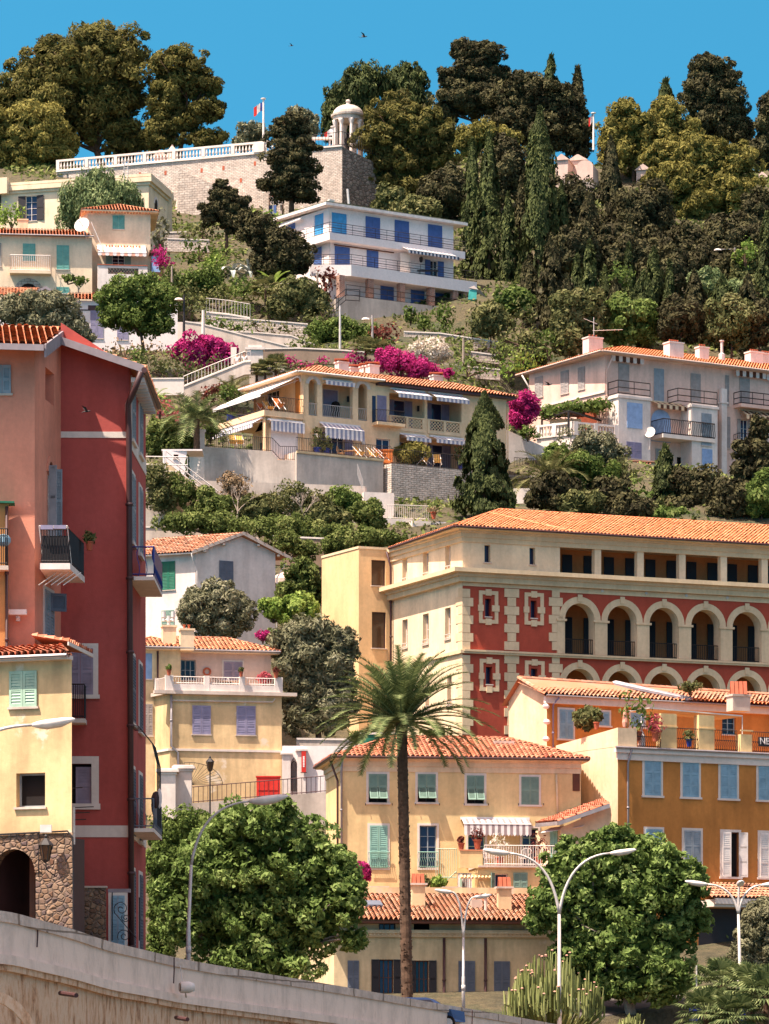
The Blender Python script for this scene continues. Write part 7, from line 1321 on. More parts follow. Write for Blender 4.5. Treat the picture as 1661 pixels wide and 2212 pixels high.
mb.build('wall',M['concrete'],W); mb=MB(); rail(mb,[(at(*v(640,840),373)),(at(*v(730,760),374.5)),(at(*v(812,765),375))],0,1.2,1.2,.03,False,True); mb.build('stair_railing',M['iron'],W)
# ================================================================ pink villa right
v=lambda *a:q('d3',*a)
PV=thing('pink_villa','large pale pink villa with many louvred shutters, balconies and white chimneys','building',at(1450,1020,330)); Rp,Lp=corner(v(672,0)[0],330,31,55); U=lambda x_:Rp.u(v(x_,0)[0]); Z=lambda x_,y_:Rp.z(*v(x_,y_)); zE=Z(672,175); zb=Z(672,950)-3; lp=-Lp.u(v(212,0)[0]); uE=30
for r_ in ((250,312,297,438),(405,277,453,415),(510,255,550,390)): win(PV,Lp,v(*r_),'S','greyshut',panels=3,sp=.14)
for r_ in ((750,235,815,400),(965,265,1025,460),(1187,295,1247,460),(1483,318,1543,490),(1395,305,1418,490)): win(PV,Rp,v(*r_),'S','greyshut' if r_[0]!=965 else 'greyblue',panels=3,sp=.14)
win(PV,Rp,v(1395,555,1425,745),'S','greyshut',panels=3,sp=.14); win(PV,Rp,v(1490,572,1535,735),'O','greyshut',gm='glassblue',fm='white',sf=.5)
win(PV,Rp,v(975,750,1030,905),'S','greyshut'); win(PV,Rp,v(1105,800,1170,925),'D',gm='dark')
mb=MB(); Rp.wall(mb,0,uE,zb,zE,.25); Lp.wall(mb,-lp,0,zb,zE,.25); mb.poly([Rp.P(0,-11,zb),Rp.P(uE,-11,zb),Rp.P(uE,-11,zE),Rp.P(0,-11,zE)]); mb.poly([Rp.P(uE,0,zb),Rp.P(uE,-11,zb),Rp.P(uE,-11,zE),Rp.P(uE,0,zE)]); mb.build('wall',M['pnk'],PV)
ro,rz=hip(PV,Rp,-1.2,uE+1,-1.2,lp+1.5,zE+.02,17,'tilenew',hipR=False,fascia='pinkw',soffit='pinkw',cw=.3,rl=.4)
mb=MB(); zm=Lp.z(*v(400,465)); Lp.box(mb,-lp,0,.002,.12,zm-.12,zm+.05); mb.build('string_course',M['trim'],PV)
for (x_,y0,y1,w_,yy,pt) in ((597,78,165,1.5,334,3),(1085,108,195,1.5,334,5),(1257,135,225,1.05,338,3),(1570,165,245,1.4,345,4),(1640,175,250,1.3,348,4)): chimney(ro,v(x_,0)[0],v(0,y0)[1],v(0,y1)[1],w_,yy,'wht',pt,.5)
mb=MB(); c=at(*v(1376,235),341); zt=zof(v(0,100)[1],341); mb.lathe(c,[(.3,-.6),(.3,.9),(.13,1.0),(.13,zt-c[2]),(.22,zt-c[2]+.02),(.22,zt-c[2]+.1)],8); mb.build('metal_flue',M['galv'],ro)
c=at(*v(603,75),334); mb=MB(); mb.tube([c,(c[0],c[1],c[2]+1.8)],.03,4); mb.tube([(c[0]-.9,c[1],c[2]+1.7),(c[0]+.3,c[1],c[2]+1.2)],.02,4); mb.tube([(c[0]-.1,c[1],c[2]+.6),(c[0]+2.6,c[1],c[2]+.7)],.02,4)
for k in range(6): mb.tube([(c[0]+.5+k*.35,c[1]-.3,c[2]+.65),(c[0]+.5+k*.35,c[1]+.3,c[2]+.65)],.015,3)
mb.build('television_antenna',M['galv'],ro)
# blocks
def block(x0,x1,y0,w_,mat='wht',ybot=1000,nm='bay'):
    f=Rp.off(w_); u0,u1=f.u(v(x0,0)[0]),f.u(v(x1,0)[0]); z1=f.z(*v((x0+x1)/2,y0)); mb=MB(); f.box(mb,u0,u1,-w_+.01,0,zb,z1); f.box(mb,u0-.12,u1+.12,-w_+.01,.12,z1-.35,z1-.12); b_=mb.build(nm,M[mat],PV); return f,u0,u1,z1,b_
fA_,a0,a1_,zA_,B1=block(752,945,425,1.7); mb=MB(); uu0,uu1_,z0,z1=fA_.rect(*v(803,472,895,625)); fA_.box(mb,uu0,uu1_,.003,.06,z0,z1); mb.build('pale_blue_board',M['paleblue'],B1); win(PV,fA_,v(798,708,890,808),'S','lilac',sp=.16)
mb=MB(); rail(mb,[fA_.P(a0,-1.6,0)[:2],fA_.P(a0,-.05,0)[:2],fA_.P(a1_,-.05,0)[:2]],zA_,zA_+1.2,1.2,.03,False,True); mb.build('railing',M['iron'],B1)
fB_,b0_,b1_,zB_,B2=block(1195,1350,480,1.7); win(PV,fB_,v(1252,535,1312,730),'S','greyblue',panels=3,sp=.14); win(PV,fB_,v(1255,750,1317,890),'S','paleblue',sp=.14); mb=MB(); rail(mb,[fB_.P(b0_-1.5,-1.6,0)[:2],fB_.P(b0_-1.5,-.05,0)[:2],fB_.P(b1_,-.05,0)[:2]],zB_,zB_+1.2,1.2,.03,False,True); mb.build('railing',M['iron'],B2)
mb=MB(); u_=U(1372); Rp.box(mb,u_-.3,u_+.3,.1,.5,zb,Z(1372,390)); Rp.box(mb,u_-.4,u_+.4,.05,.6,Z(1372,480),Z(1372,470)); mb.build('flue_stack',M['wht'],PV)
# arch board between
ua,ub=U(948),U(1066); mb=MB(); zs_=Z(1007,580); rr=(ub-ua)/2; uc=(ua+ub)/2; mb.poly([Rp.P(ua,.05,zs_-1.9),Rp.P(ub,.05,zs_-1.9)]+[Rp.P(uc+rr*math.cos(math.pi*i/12),.05,zs_+rr*.95*math.sin(math.pi*i/12)) for i in range(13)]); mb.build('arched_blind',M['paleblue'],PV)
awning(PV,Rp,v(950,0)[0],v(1128,0)[0],v(0,472)[1],.35,1.0,('bei','wood'),.35,.3)
for x0,x1,y0 in ((697,890,188),(1447,1627,278),(1632,1700,298)): awning(PV,Rp,v(x0,0)[0],v(x1,0)[0],v(0,y0)[1],.1,.4,('awnw','wood'),.5,.35)
awning(PV,Rp,v(1478,0)[0],v(1700,0)[0],v(0,525)[1],.6,1.2,('bei','wood'),.35,.3)
balcony(PV,Rp,v(948,0)[0],v(1262,0)[0],v(0,690)[1],.35,1.9,'trim','iron',1.35,.2,True,r=.03); balcony(PV,Rp,v(1445,0)[0],v(1720,0)[0],v(0,500)[1],.3,1.2,'pnk','iron',1.1,1.2,False,True,r=.03,brackets=3); balcony(PV,Rp,v(1445,0)[0],v(1580,0)[0],v(0,742)[1],.3,1.0,'pnk','iron',1.1,.3,r=.02)
mb=MB(); c=Rp.off(2.0).P(Rp.off(2.0).u(v(942,0)[0]),0,Rp.off(2.0).z(*v(942,648))); 
for k in range(1): 
    n=14; ce=Vector(c); ax=Vector((-.35,-.9,.25)).normalized(); s1=ax.cross(Vector((0,0,1))).normalized(); s2=s1.cross(ax); vs=[tuple(ce-ax*.12)]+[tuple(ce+(s1*math.cos(6.283*i/n)+s2*math.sin(6.283*i/n))*.5+ax*.05) for i in range(n)]; mb.add(vs,[(0,i+1,(i+1)%n+1) for i in range(n)])
mb.tube([tuple(ce),tuple(ce+ax*.5)],.02,4); mb.tube([tuple(ce),(c[0],c[1]+.3,c[2]-1.5)],.04,5); mb.build('satellite_dish',M['white'],PV)
for (a,b_,c_) in (((.2,.9,zE-.3),(.08,.12,zE-1.6),(.08,.12,zb)),): pipe(PV,[Rp.P(*a),Rp.P(*b_),Rp.P(*c_)],.07,'pnk')
pipe(PV,[Lp.P(-lp+.1,.9,zE-.3),Lp.P(-lp+.1,.1,zE-1.3),Lp.P(-lp+.1,.1,zm)],.07,'white')
# pergola terrace in front of the left wall
PT=thing('balustraded_terrace','pale stone terrace with white balusters left of the pink villa','terrace',at(*v(480,700),326)); fT=Fc(wp(v(478,0)[0],325.5),(math.cos(R(28)),math.sin(R(28)))); fT2=Fc(wp(v(478,0)[0],325.5),(math.cos(R(35)),-math.sin(R(35)))); zt=fT.z(*v(478,665)); u1=fT.u(v(745,0)[0]); l2=-fT2.u(v(258,0)[0])
mb=MB(); fT.box(mb,0,u1,-4,0,zt-8,zt); fT2.box(mb,-l2,0,-4,0,zt-8,zt); mb.build('wall',M['trim'],PT)
for f_,a,b_ in ((fT,0,u1),(fT2,-l2,0)):
    mb=MB(); f_.box(mb,a,b_,-.15,.15,zt+1.0,zt+1.18); f_.box(mb,a,b_,-.12,.12,zt,zt+.12); n=int((b_-a)/.32)
    for k in range(n): c=f_.P(a+(k+.5)*(b_-a)/n,0,zt+.12); mb.lathe(c,[(.07,0),(.05,.08),(.1,.3),(.05,.62),(.07,.88)],6)
    for u_ in (a+.2,(a+b_)/2,b_-.2): f_.box(mb,u_-.2,u_+.2,-.18,.18,zt,zt+1.2)
    mb.build('balustrade',M['wht'],PT)
PG=thing('pergola','iron pergola roofed with leafy vine over the balustraded terrace','pergola',at(*v(450,640),329)); zt2=zof(v(0,545)[1],328); mb=MB()
a=at(*v(290,548),330); b_=at(*v(450,520),325.5); c_=at(*v(668,500),331); zp=b_[2]
for p_ in (a,b_,c_): mb.tube([(p_[0],p_[1],zt),(p_[0],p_[1],zp)],.09,6)
mb.tube([(a[0],a[1],zp),(b_[0],b_[1],zp),(c_[0],c_[1],zp)],.08,5)
for k in range(12): t_=k/11; p0=Vector(a).lerp(Vector(b_),t_*2) if t_<.5 else Vector(b_).lerp(Vector(c_),t_*2-1); mb.tube([(p0.x-.3,p0.y-.3,zp+.08),(p0.x+1.8,p0.y+4,zp+.35)],.04,4)
mb.build('frame',M['iron'],PG); LL=[((v(x_,0)[0]),v(0,y_)[1],22,5) for x_,y_ in ((330,518),(400,508),(470,492),(540,485),(600,478),(645,474))]; lo=lob(328,LL,dy=.5); lo=[(l[0],l[1]+1,l[2],l[3],1.8,l[5]) for l in lo]; p,nn,s,rn=crownpts(lo,1800,.4,.1); quads('vine',p,nn,s*.17,1.1,LM['green'],PG,tuple(PG.location),0,True,rn)
mb=MB(); x,y,z=at(*v(420,600),329); mb.box(x-1.2,x+1.6,y+.6,y+.8,z-1.4,z+.6,0); mb.box(x-1.9,x+1.9,y-.4,y+1.6,z+.9,z+1.05,1); one(mb,'garden_shelter',[M['bei'],M['wood']],'small beige shelter with overhanging roof beneath the vine pergola','shelter',(x,y,z-1.4))
mb=MB(); x,y,z=at(*v(560,580),331); mb.box(x-.9,x+1.9,y,y+.1,z-2,z+1.5,0); one(mb,'reed_screen',M['terracotta'],'rust brown reed screen behind the terrace balustrade','screen',(x,y,z-2))
W=thing('white_ramp_wall','white sloping garden wall between cypress and the pink villa terrace','wall',at(*v(200,800),322)); f=Fc(wp(v(72,0)[0],318),(1,.35)); za,zb2=f.z(*v(80,632)),f.z(*v(355,760)); ul=f.u(v(355,0)[0]); mb=MB(); mb.hexa([f.P(0,0,za-8),f.P(ul,0,za-8),f.P(ul,-.4,za-8),f.P(0,-.4,za-8),f.P(0,0,za),f.P(ul,0,zb2),f.P(ul,-.4,zb2),f.P(0,-.4,za)]); mb.build('wall',M['wht'],W)
mb=MB(); f_=f.off(1.2); rail(mb,[f_.P(.3,0,f_.z(*v(90,905))),f_.P(f_.u(v(240,0)[0]),0,f_.z(*v(240,915)))],0,1.5,.25,.02); mb.build('railing',M['iron'],W)
mb=MB(); f_=Fc(wp(v(85,0)[0],314),(1,.15)); f_.box(mb,0,9,-1,0,f_.z(*v(100,965))-2,f_.z(*v(100,905))); one(mb,'dry_stone_wall',M['stoneD'],'short dry stone wall behind the golden green palm','wall',f_.P(0,0,f_.z(*v(100,965))))
mb=MB(); x,y,z=at(*v(265,1075),305); mb.box(x-2,x+2,y,y+3,z-2,z+1.2); one(mb,'white_rock_wall',M['wht'],'white wall stub under the palm above the convent roof','wall',(x,y,z-2))
W=thing('low_garden_room','low cream garden room with brown tile edging below the pink villa','annex',at(*v(870,900),322)); f=Fc(wp(v(762,0)[0],323),(1,.3)); u1=f.u(v(975,0)[0]); mb=MB(); f.box(mb,0,u1,-3,0,f.z(*v(870,1000)),f.z(*v(870,830))); mb.build('wall',M['bei'],W); mb=MB(); z1=f.z(*v(870,828)); f.box(mb,-.1,u1+.2,-3,.3,z1,z1+.12); 
for k in range(int(u1/.3)): mb.tube([f.P(k*.3,.05,z1-.1),f.P(k*.3,.4,z1-.2)],.09,5)
mb.build('tile_edging',M['tileold'],W)
# ================================================================ upper left houses
v=lambda *a:q('c4',*a); M['crm2']=stucco('cream_house_render','#decdac',.4)
CRH=thing('cream_house','cream house with tower, green shutters and striped awning on the left','building',at(200,625,370)); 
ft=Fc(wp(v(582,0)[0],370),(1,.12)); ftl=Fc(wp(v(582,0)[0],370),(.6,-1.6)); Zt=lambda x_,y_:ft.z(*v(x_,y_)); u1=ft.u(v(1000,0)[0]); zE=Zt(790,328); zb=Zt(790,900)-3
fwg=Fc(wp(v(612,0)[0],368.5),(1,.1)); ug=fwg.u(v(-60,0)[0]); zW=fwg.z(*v(300,492))
win(CRH,ft,v(748,352,828,444),'S','cyan',sp=.16); win(CRH,ft,v(745,615,828,690),'O','greygreen',gm='glass',fm='white',sf=.5)
for r_ in ((152,540,235,655),(376,551,459,712),(376,828,460,870)): win(CRH,fwg,v(*r_),'S','cyan',sp=.16)
win(CRH,fwg,v(-40,535,8,690),'S','greyshut'); 
mb=MB(); ft.wall(mb,0,u1,zb,zE,.2); ftl.wall(mb,-2.9,0,zW-1,zE); b1=ft.P(u1,0,0); mb.poly([(b1[0],b1[1],zb),(b1[0]-.7,b1[1]+6,zb),(b1[0]-.7,b1[1]+6,zE),(b1[0],b1[1],zE)]); fwg.wall(mb,ug,0,zb,zW,.2); mb.poly([fwg.P(0,0,zb),fwg.P(0,-1.6,zb),fwg.P(0,-1.6,zW),fwg.P(0,0,zW)]); mb.poly([fwg.P(ug,-7,zb),fwg.P(2,-7,zb),fwg.P(2,-7,zW),fwg.P(ug,-7,zW)]); mb.build('wall',M['crm2'],CRH)
ro,_=hip(CRH,ft,-.6,u1+.8,-.7,7.6,zE+.02,20,'tile',fascia='tile',soffit='bei',cw=.3,rl=.4,gutter=False)
mb=MB(); 
for k in range(int(u1/.3)+3): c=ft.P(-.5+k*.3,.62,zE-.03); c2=ft.P(-.5+k*.3,.3,zE-.2); mb.tube([c2,c],.09,5)
mb.build('genoise_tiles',M['tile'],ro)
mb=MB(); A=fwg.P(ug,.6,zW+.03); B_=fwg.P(.1,.6,zW+.03); C_=fwg.P(-1.0,-3.6,zW+1.45); D_=fwg.P(ug,-3.6,zW+1.45); tiles(mb,[A,B_,C_,D_],cw=.3,rl=.4); mb.poly([D_,C_,fwg.P(0,-8,zW),fwg.P(ug,-8,zW)]); r2=mb.build('roof',M['tile'],CRH); mb=MB(); mb.tube([fwg.P(ug,.66,zW),fwg.P(.15,.66,zW)],.08,6); mb.build('gutter',M['zinc'],r2)
chimney(r2,v(152,0)[0],v(0,380)[1],v(0,420)[1],1.0,373,'bei',0,.1)
c=at(*v(545,415),368); mb=MB(); ce=Vector(c); ax=Vector((-.3,-.85,.35)).normalized(); s1=ax.cross(Vector((0,0,1))).normalized(); s2=s1.cross(ax); n=16; vs=[tuple(ce-ax*.25)]+[tuple(ce+(s1*math.cos(6.283*i/n)+s2*math.sin(6.283*i/n))*.8+ax*.08) for i in range(n)]; mb.add(vs,[(0,i+1,(i+1)%n+1) for i in range(n)]); mb.tube([tuple(ce),tuple(ce+ax*.8)],.04,4); mb.tube([tuple(ce),(c[0]+.4,c[1]+.3,c[2]-1.3)],.07,5); mb.tube([(c[0]+.9,c[1],c[2]+.3),(c[0]+1.9,c[1],c[2]-2.0)],.04,4); mb.build('satellite_dish',M['white'],r2)
balcony(CRH,fwg,v(65,0)[0],v(337,0)[0],v(0,735)[1],.25,1.1,'crm2','whiteiron',1.55,.2,r=.025)
awning(CRH,ft,v(645,0)[0],v(965,0)[0],v(0,556)[1],1.1,2.1,('awnw','awno'),.3,.35); mb=MB()
for k in range(12): mb.tube([ft.P(ft.u(v(705,0)[0])+k*.3,.05,Zt(790,552)),ft.P(ft.u(v(705,0)[0])+k*.3,.5,Zt(790,566))],.1,5)
mb.build('tile_hood',M['tile'],CRH)
fbx=ft.off(2.2); B_0,B_1=fbx.u(v(650,0)[0]),fbx.u(v(980,0)[0]); zt=fbx.z(*v(800,685)); mb=MB(); fbx.box(mb,B_0,B_1,-2.2,-.15,zb,zt-1.3); 
lz0,lz1=fbx.z(*v(800,742)),fbx.z(*v(800,702)); l0,l1=fbx.u(v(718,0)[0]),fbx.u(v(920,0)[0]); fbx.wall(mb,B_0,B_1,zb,zt,.18,0,[(l0,l1,lz0,lz1)]); fbx.box(mb,B_0,B_0+.2,-2.2,-.05,zt-1.4,zt); fbx.box(mb,B_1-.2,B_1,-2.2,-.05,zt-1.4,zt); mb.build('balcony_parapet',M['wht'],CRH)
mb=MB(); n=int((l1-l0)/.3)
for k in range(n+1): mb.tube([fbx.P(l0+(l1-l0)*k/n,-.1,lz0),fbx.P(min(l1,l0+(l1-l0)*k/n+.5),-.1,lz1)],.03,4); mb.tube([fbx.P(min(l1,l0+(l1-l0)*k/n+.5),-.1,lz0),fbx.P(l0+(l1-l0)*k/n,-.1,lz1)],.03,4)
mb.build('lattice',M['pipebrown'],CRH); mb=MB(); fbx.box(mb,B_0-.05,B_1+.05,-.2,.08,zt,zt+.08); mb.build('coping',M['terracotta'],CRH)
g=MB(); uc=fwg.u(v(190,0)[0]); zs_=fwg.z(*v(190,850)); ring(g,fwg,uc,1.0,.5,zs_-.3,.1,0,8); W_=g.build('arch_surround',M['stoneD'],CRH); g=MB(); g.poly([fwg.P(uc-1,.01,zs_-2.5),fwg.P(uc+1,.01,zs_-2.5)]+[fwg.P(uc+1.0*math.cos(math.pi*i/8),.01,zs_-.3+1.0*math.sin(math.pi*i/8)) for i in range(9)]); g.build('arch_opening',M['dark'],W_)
# wooden booth right
W=thing('glazed_porch','brown wooden porch with pale blue window beside the cream house','porch',at(*v(1042,760),369)); f=Fc(wp(v(1000,0)[0],369.5),(1,.12)); mb=MB(); u1=f.u(v(1088,0)[0]); f.wall(mb,0,u1,f.z(*v(1040,780)),f.z(*v(1040,605)),.1,0,[(.1,u1-.35,f.z(*v(1040,728)),f.z(*v(1040,620)))]); f.box(mb,-.1,u1+.2,-1.6,.2,f.z(*v(1040,605)),f.z(*v(1040,585))); mb.build('frame',M['wood'],W); mb=MB(); f.box(mb,.05,u1-.3,-.1,-.05,f.z(*v(1040,728)),f.z(*v(1040,620))); mb.build('pane',M['paleblue'],W)
# small white house with low roofs
SH=thing('low_white_house','low white house with grey gable and mauve blue shutters below the cream house','building',at(100,740,352)); f=Fc(wp(v(430,0)[0],353),(1,.08)); fg_=Fc(wp(v(160,0)[0],350),(1,.03)); ul=f.u(v(-60,0)[0]); ur=f.u(v(1180,0)[0]); zR=f.z(*v(560,918)); zb=f.z(*v(560,1200))-1
win(SH,f,v(600,985,685,1170),'S','lilac'); win(SH,f,v(778,1090,850,1180),'S','lilac'); u0,u1,z0,z1=f.rect(*v(585,950,660,985)); mb=MB(); f.box(mb,u0,u1,.003,.05,z0,z1); f.box(mb,0,u0+.2,.003,.05,z0-.0,z0+.1); mb.build('maroon_panel',M['pipebrown'],SH)
mb=MB(); f.wall(mb,ul,ur,zb,zR,.2); f.box(mb,ul,ur,-6,-5.8,zb,zR); a0,a1_=fg_.u(v(165,0)[0]),fg_.u(v(470,0)[0]); zg0=fg_.z(*v(320,905)); zg1=fg_.z(*v(320,835)); fg_.wall(mb,a0+.5,a1_-1.0,zb,zg0,.1,0,[(fg_.u(v(345,0)[0]),fg_.u(v(385,0)[0]),fg_.z(*v(365,950)),fg_.z(*v(365,922)))]); mb.poly([fg_.P(a0+.5,0,zg0),fg_.P(a1_-1.0,0,zg0),fg_.P((a0+a1_)/2-.2,0,zg1-.1)]); mb.build('wall',M['blw'],SH)
mb=MB(); A=f.P(f.u(v(450,0)[0]),.5,zR+.03); B_=f.P(f.u(v(700,0)[0]),.5,zR+.03); tiles(mb,[A,B_,f.P(f.u(v(700,0)[0]),-3,zR+1.3),f.P(f.u(v(450,0)[0]),-3,zR+1.3)],cw=.3,rl=.4); mb.build('roof',M['tile'],SH); mb=MB(); z2=f.z(*v(80,892)); tiles(mb,[f.P(ul,.5,z2),f.P(f.u(v(190,0)[0]),.5,z2),f.P(f.u(v(190,0)[0])+1,-3,z2+1.5),f.P(ul,-3,z2+1.5)],cw=.3,rl=.4); ro=mb.build('roof',M['tile'],SH)
mb=MB(); pk=fg_.P((a0+a1_)/2-.2,.4,zg1+.1); plank(mb,fg_.P(a0,.4,zg0),pk,.25,.1); plank(mb,pk,fg_.P(a1_,.4,zg0-.2),.25,.1); mb.poly([fg_.P(a0,.4,zg0),pk,(pk[0],pk[1]+4,pk[2]),(fg_.P(a0,.4,zg0)[0],354.5,zg0)]); mb.poly([fg_.P(a1_,.4,zg0-.2),pk,(pk[0],pk[1]+4,pk[2]),(fg_.P(a1_,.4,zg0)[0],354.5,zg0-.2)]); mb.build('gable_roof',M['tw_grey'],ro)
mb=MB(); g=Fc(wp(v(1060,0)[0],356),(1,.0)); g.box(mb,0,6,-.5,0,g.z(*v(1100,1290)),g.z(*v(1100,1060))); one(mb,'sunlit_white_wall',M['wht'],'bright white wall block beside the lamp above the magenta bougainvillea','wall',g.P(0,0,g.z(*v(1100,1290))))
# upper cream building with flat cornice
UP=thing('flat_cornice_building','cream flat-roofed building with black shutters beneath the balustrade wall','building',at(160,500,410)); fu=Fc(wp(v(988,0)[0],408),(1,-.28)); fur=Fc(wp(v(988,0)[0],408),(.21,1.0)); ul=fu.u(v(-80,0)[0]); zE=fu.z(*v(700,150)); zT=fu.z(*v(700,98)); zb=fu.z(*v(700,420))-3
win(UP,fu,v(170,222,245,388),'O','darkshut',gm='glassblue',fm='white',rows=4,sf=.62); win(UP,fu,v(-45,222,-12,388),'O','darkshut',gm='glassblue',fm='white',rows=4,sf=.6)
mb=MB(); fu.wall(mb,ul,0,zb,zT,.25); fur.wall(mb,0,9,zb,zT,.25,0,[]); mb.poly([fu.P(ul,-8,zb),fu.P(0,-8,zb),fu.P(0,-8,zT),fu.P(ul,-8,zT)]); fu.box(mb,ul,-.3,-8,-.3,zT-.3,zT-.05); mb.build('wall',M['crm'],UP)
mb=MB(); 
for z0,z1,w_ in ((zE-.3,zE,.2),(zE,zE+.5,.45),(zE+.5,zT-.3,.25),(zT-.3,zT,.4)): fu.box(mb,ul,0+w_,.002,w_,z0,z1); fur.box(mb,0,9,.002,w_,z0,z1)
uB=fu.u(v(68,0)[0]); fu.box(mb,ul,uB,.46,1.0,zE-.4,zT+.5); mb.build('cornice',M['crm'],UP)
g=MB(); uc=3.0; zs_=fur.z(*v(1007,255)); ring(g,fur,uc,.6,.25,zs_,.06,0,8); W_=g.build('arch_trim',M['wht'],UP); g=MB(); g.poly([fur.P(uc-.6,.01,zs_-1.5),fur.P(uc+.6,.01,zs_-1.5)]+[fur.P(uc+.6*math.cos(math.pi*i/8),.01,zs_+.6*math.sin(math.pi*i/8)) for i in range(9)]); g.build('pane',M['dark'],W_)
mb=MB(); x0,x1=v(825,0)[0],v(850,0)[0]; 
for px_ in (x0,x1): mb.tube([at(px_,v(0,140)[1],407),at(px_,v(0,0)[1]-5,407)],.05,4)
for k in range(8): mb.tube([at(x0,v(0,20+k*16)[1],407),at(x1,v(0,20+k*16)[1],407)],.03,4)
mb.build('roof_ladder',M['galv'],UP)
# ================================================================ balustraded retaining wall and temple
M['shadestone']=rubble('shaded_brown_rubble',['#8a7c6e','#9c8c7c','#74685c','#a89a8a'],'#5c5048',1.6,1.6); v=lambda *a:q('c2',*a); c1=lambda *a:q('c1',*a)  # rubble coloured darker to put shade on the wall's right side
BW=thing('balustrade_wall','long pale stone terrace wall topped with white balustrade below the pines','wall',at(500,440,436)); fW=Fc(wp(739,432),(math.cos(R(20)),-math.sin(R(20)))); zT=fW.z(*c1(1300,955)); uL=fW.u(122); uq=fW.u(600)
mb=MB(); fW.box(mb,uL,0,-3,0,zT-12,zT); mb.build('wall',M['stoneW'],BW)
mb=MB(); fW.box(mb,uL,0,-.25,.18,zT,zT+.18); mb.build('coping',M['wht'],BW)
mb=MB(); zb_=zT+.18; fW.box(mb,uL,uq,-.12,.12,zb_+1.05,zb_+1.28); fW.box(mb,uL,uq,-.1,.1,zb_,zb_+.1)
n=int((uq-uL)/.42)
for k in range(n):
    u_=uL+(k+.5)*(uq-uL)/n
    if k%9==0: fW.box(mb,u_-.2,u_+.2,-.13,.13,zb_+.1,zb_+1.05)
    else: mb.lathe(fW.P(u_,0,zb_+.1),[(.09,0),(.06,.1),(.13,.35),(.06,.75),(.09,.95)],6)
mb.build('balustrade',M['trim'],BW)
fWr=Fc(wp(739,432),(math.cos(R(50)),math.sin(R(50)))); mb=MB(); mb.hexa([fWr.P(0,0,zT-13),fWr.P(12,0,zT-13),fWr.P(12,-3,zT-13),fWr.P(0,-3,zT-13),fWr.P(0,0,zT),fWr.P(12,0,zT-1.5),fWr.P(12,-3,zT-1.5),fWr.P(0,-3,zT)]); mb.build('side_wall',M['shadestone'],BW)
# small square holes and projecting buttress
mb=MB()
for (x_,y_) in ((845,1055),(1000,1045),(1218,1030),(1350,1015),(1540,988),(1455,1090)): u_,z_=fW.uz(*c1(x_,y_)); fW.box(mb,u_-.14,u_+.14,.003,.02,z_-.25,z_+.25)
mb.build('drain_hole',M['terracotta'],BW)
u_=fW.u(c1(1110,0)[0]); mb=MB(); zt=fW.z(*c1(1115,1055)); mb.hexa([fW.P(u_,5,zt-9),fW.P(u_+.8,5,zt-9),fW.P(u_+.8,0,zt-9),fW.P(u_,0,zt-9),fW.P(u_,.3,zt),fW.P(u_+.8,.3,zt-.2),fW.P(u_+.8,0,zt),fW.P(u_,0,zt)]); mb.hexa([fW.P(u_+.8,4,zt-9),fW.P(u_+8,4,zt-9),fW.P(u_+8,0,zt-9),fW.P(u_+.8,0,zt-9),fW.P(u_+.8,3.6,zt-.3),fW.P(u_+8,3.6,zt-3.6),fW.P(u_+8,0,zt-3.6),fW.P(u_+.8,0,zt-.3)]); mb.build('buttress',M['stoneD'],BW)
c=fW.P(fW.u(c1(1560,0)[0]),0,zb_); mb=MB(); fW.box(mb,fW.u(c1(1535,0)[0]),fW.u(c1(1600,0)[0]),-.3,.3,zT+.18,fW.z(*c1(1560,872))); mb.build('end_pier',M['wht'],BW)
# iron fence by the temple
IF=thing('iron_fence','thin dark iron fence around the temple platform','fence',at(*v(450,780),432)); mb=MB(); a=fW.P(fW.u(v(370,0)[0]),-.3,0)[:2]; rail(mb,[a,(wp(739,431.8)),fWr.P(9,-.3,0)[:2]],zT+.15,zT+1.7,.4,.025); mb.build('rail',M['iron'],IF)
# temple
Yt=440; tx,ty,tz=at(752,0,Yt); zf=zT-.1; k=Yt/F; TM=thing('round_temple','small white domed round temple with columns and a dark statue inside','temple',(tx,ty,zf))
z_e0=zof(v(0,583)[1],Yt); z_e1=zof(v(0,548)[1],Yt); zD=zof(v(0,483)[1],Yt); rE=97/1.51/1.852*k; r_=rE
mb=MB(); mb.lathe((tx,ty,zf),[(r_*1.15,-.6),(r_*1.15,0),(r_*1.0,0.01),(r_,.35),(.01,.36)],32); mb.build('base',M['wht'],TM)
for i in range(8):
    a=i*math.pi/4+.26; cx_,cy_=tx+r_*.83*math.cos(a),ty+r_*.83*math.sin(a); h_=z_e0-zf; mb=MB(); mb.lathe((cx_,cy_,zf+.3),[(.34,0),(.34,.15),(.24,.3),(.24,.5),(.2,h_-1.0),(.2,h_-.9),(.3,h_-.65),(.34,h_-.4),(.34,h_-.3)],14); mb.build('column',M['wht'],TM,True)
mb=MB(); zz0=z_e0-zf; zz1=z_e1-zf; prof=[(r_*.6,zz0),(r_*.95,zz0),(r_*.95,zz0+(zz1-zz0)*.7),(r_*1.06,zz0+(zz1-zz0)*.72),(r_*1.08,zz1),(r_*.97,zz1+.02),(r_*.97,zz1+.12)]; hD=(zD-z_e1)*.9
prof+=[(r_*.95*math.cos(t_),zz1+.12+hD*math.sin(t_)) for t_ in [R(a_) for a_ in (0,12,24,36,48,60,70,80)]]+[(.28,zz1+hD+.12),(.22,zz1+hD+.35),(.3,zz1+hD+.5),(.22,zz1+hD+.72),(.02,zz1+hD+.8)]
mb.lathe((tx,ty,zf),prof,36); mb.build('dome',stucco('weathered_dome','#c8c0b2',.8,'#a89c8a'),TM)
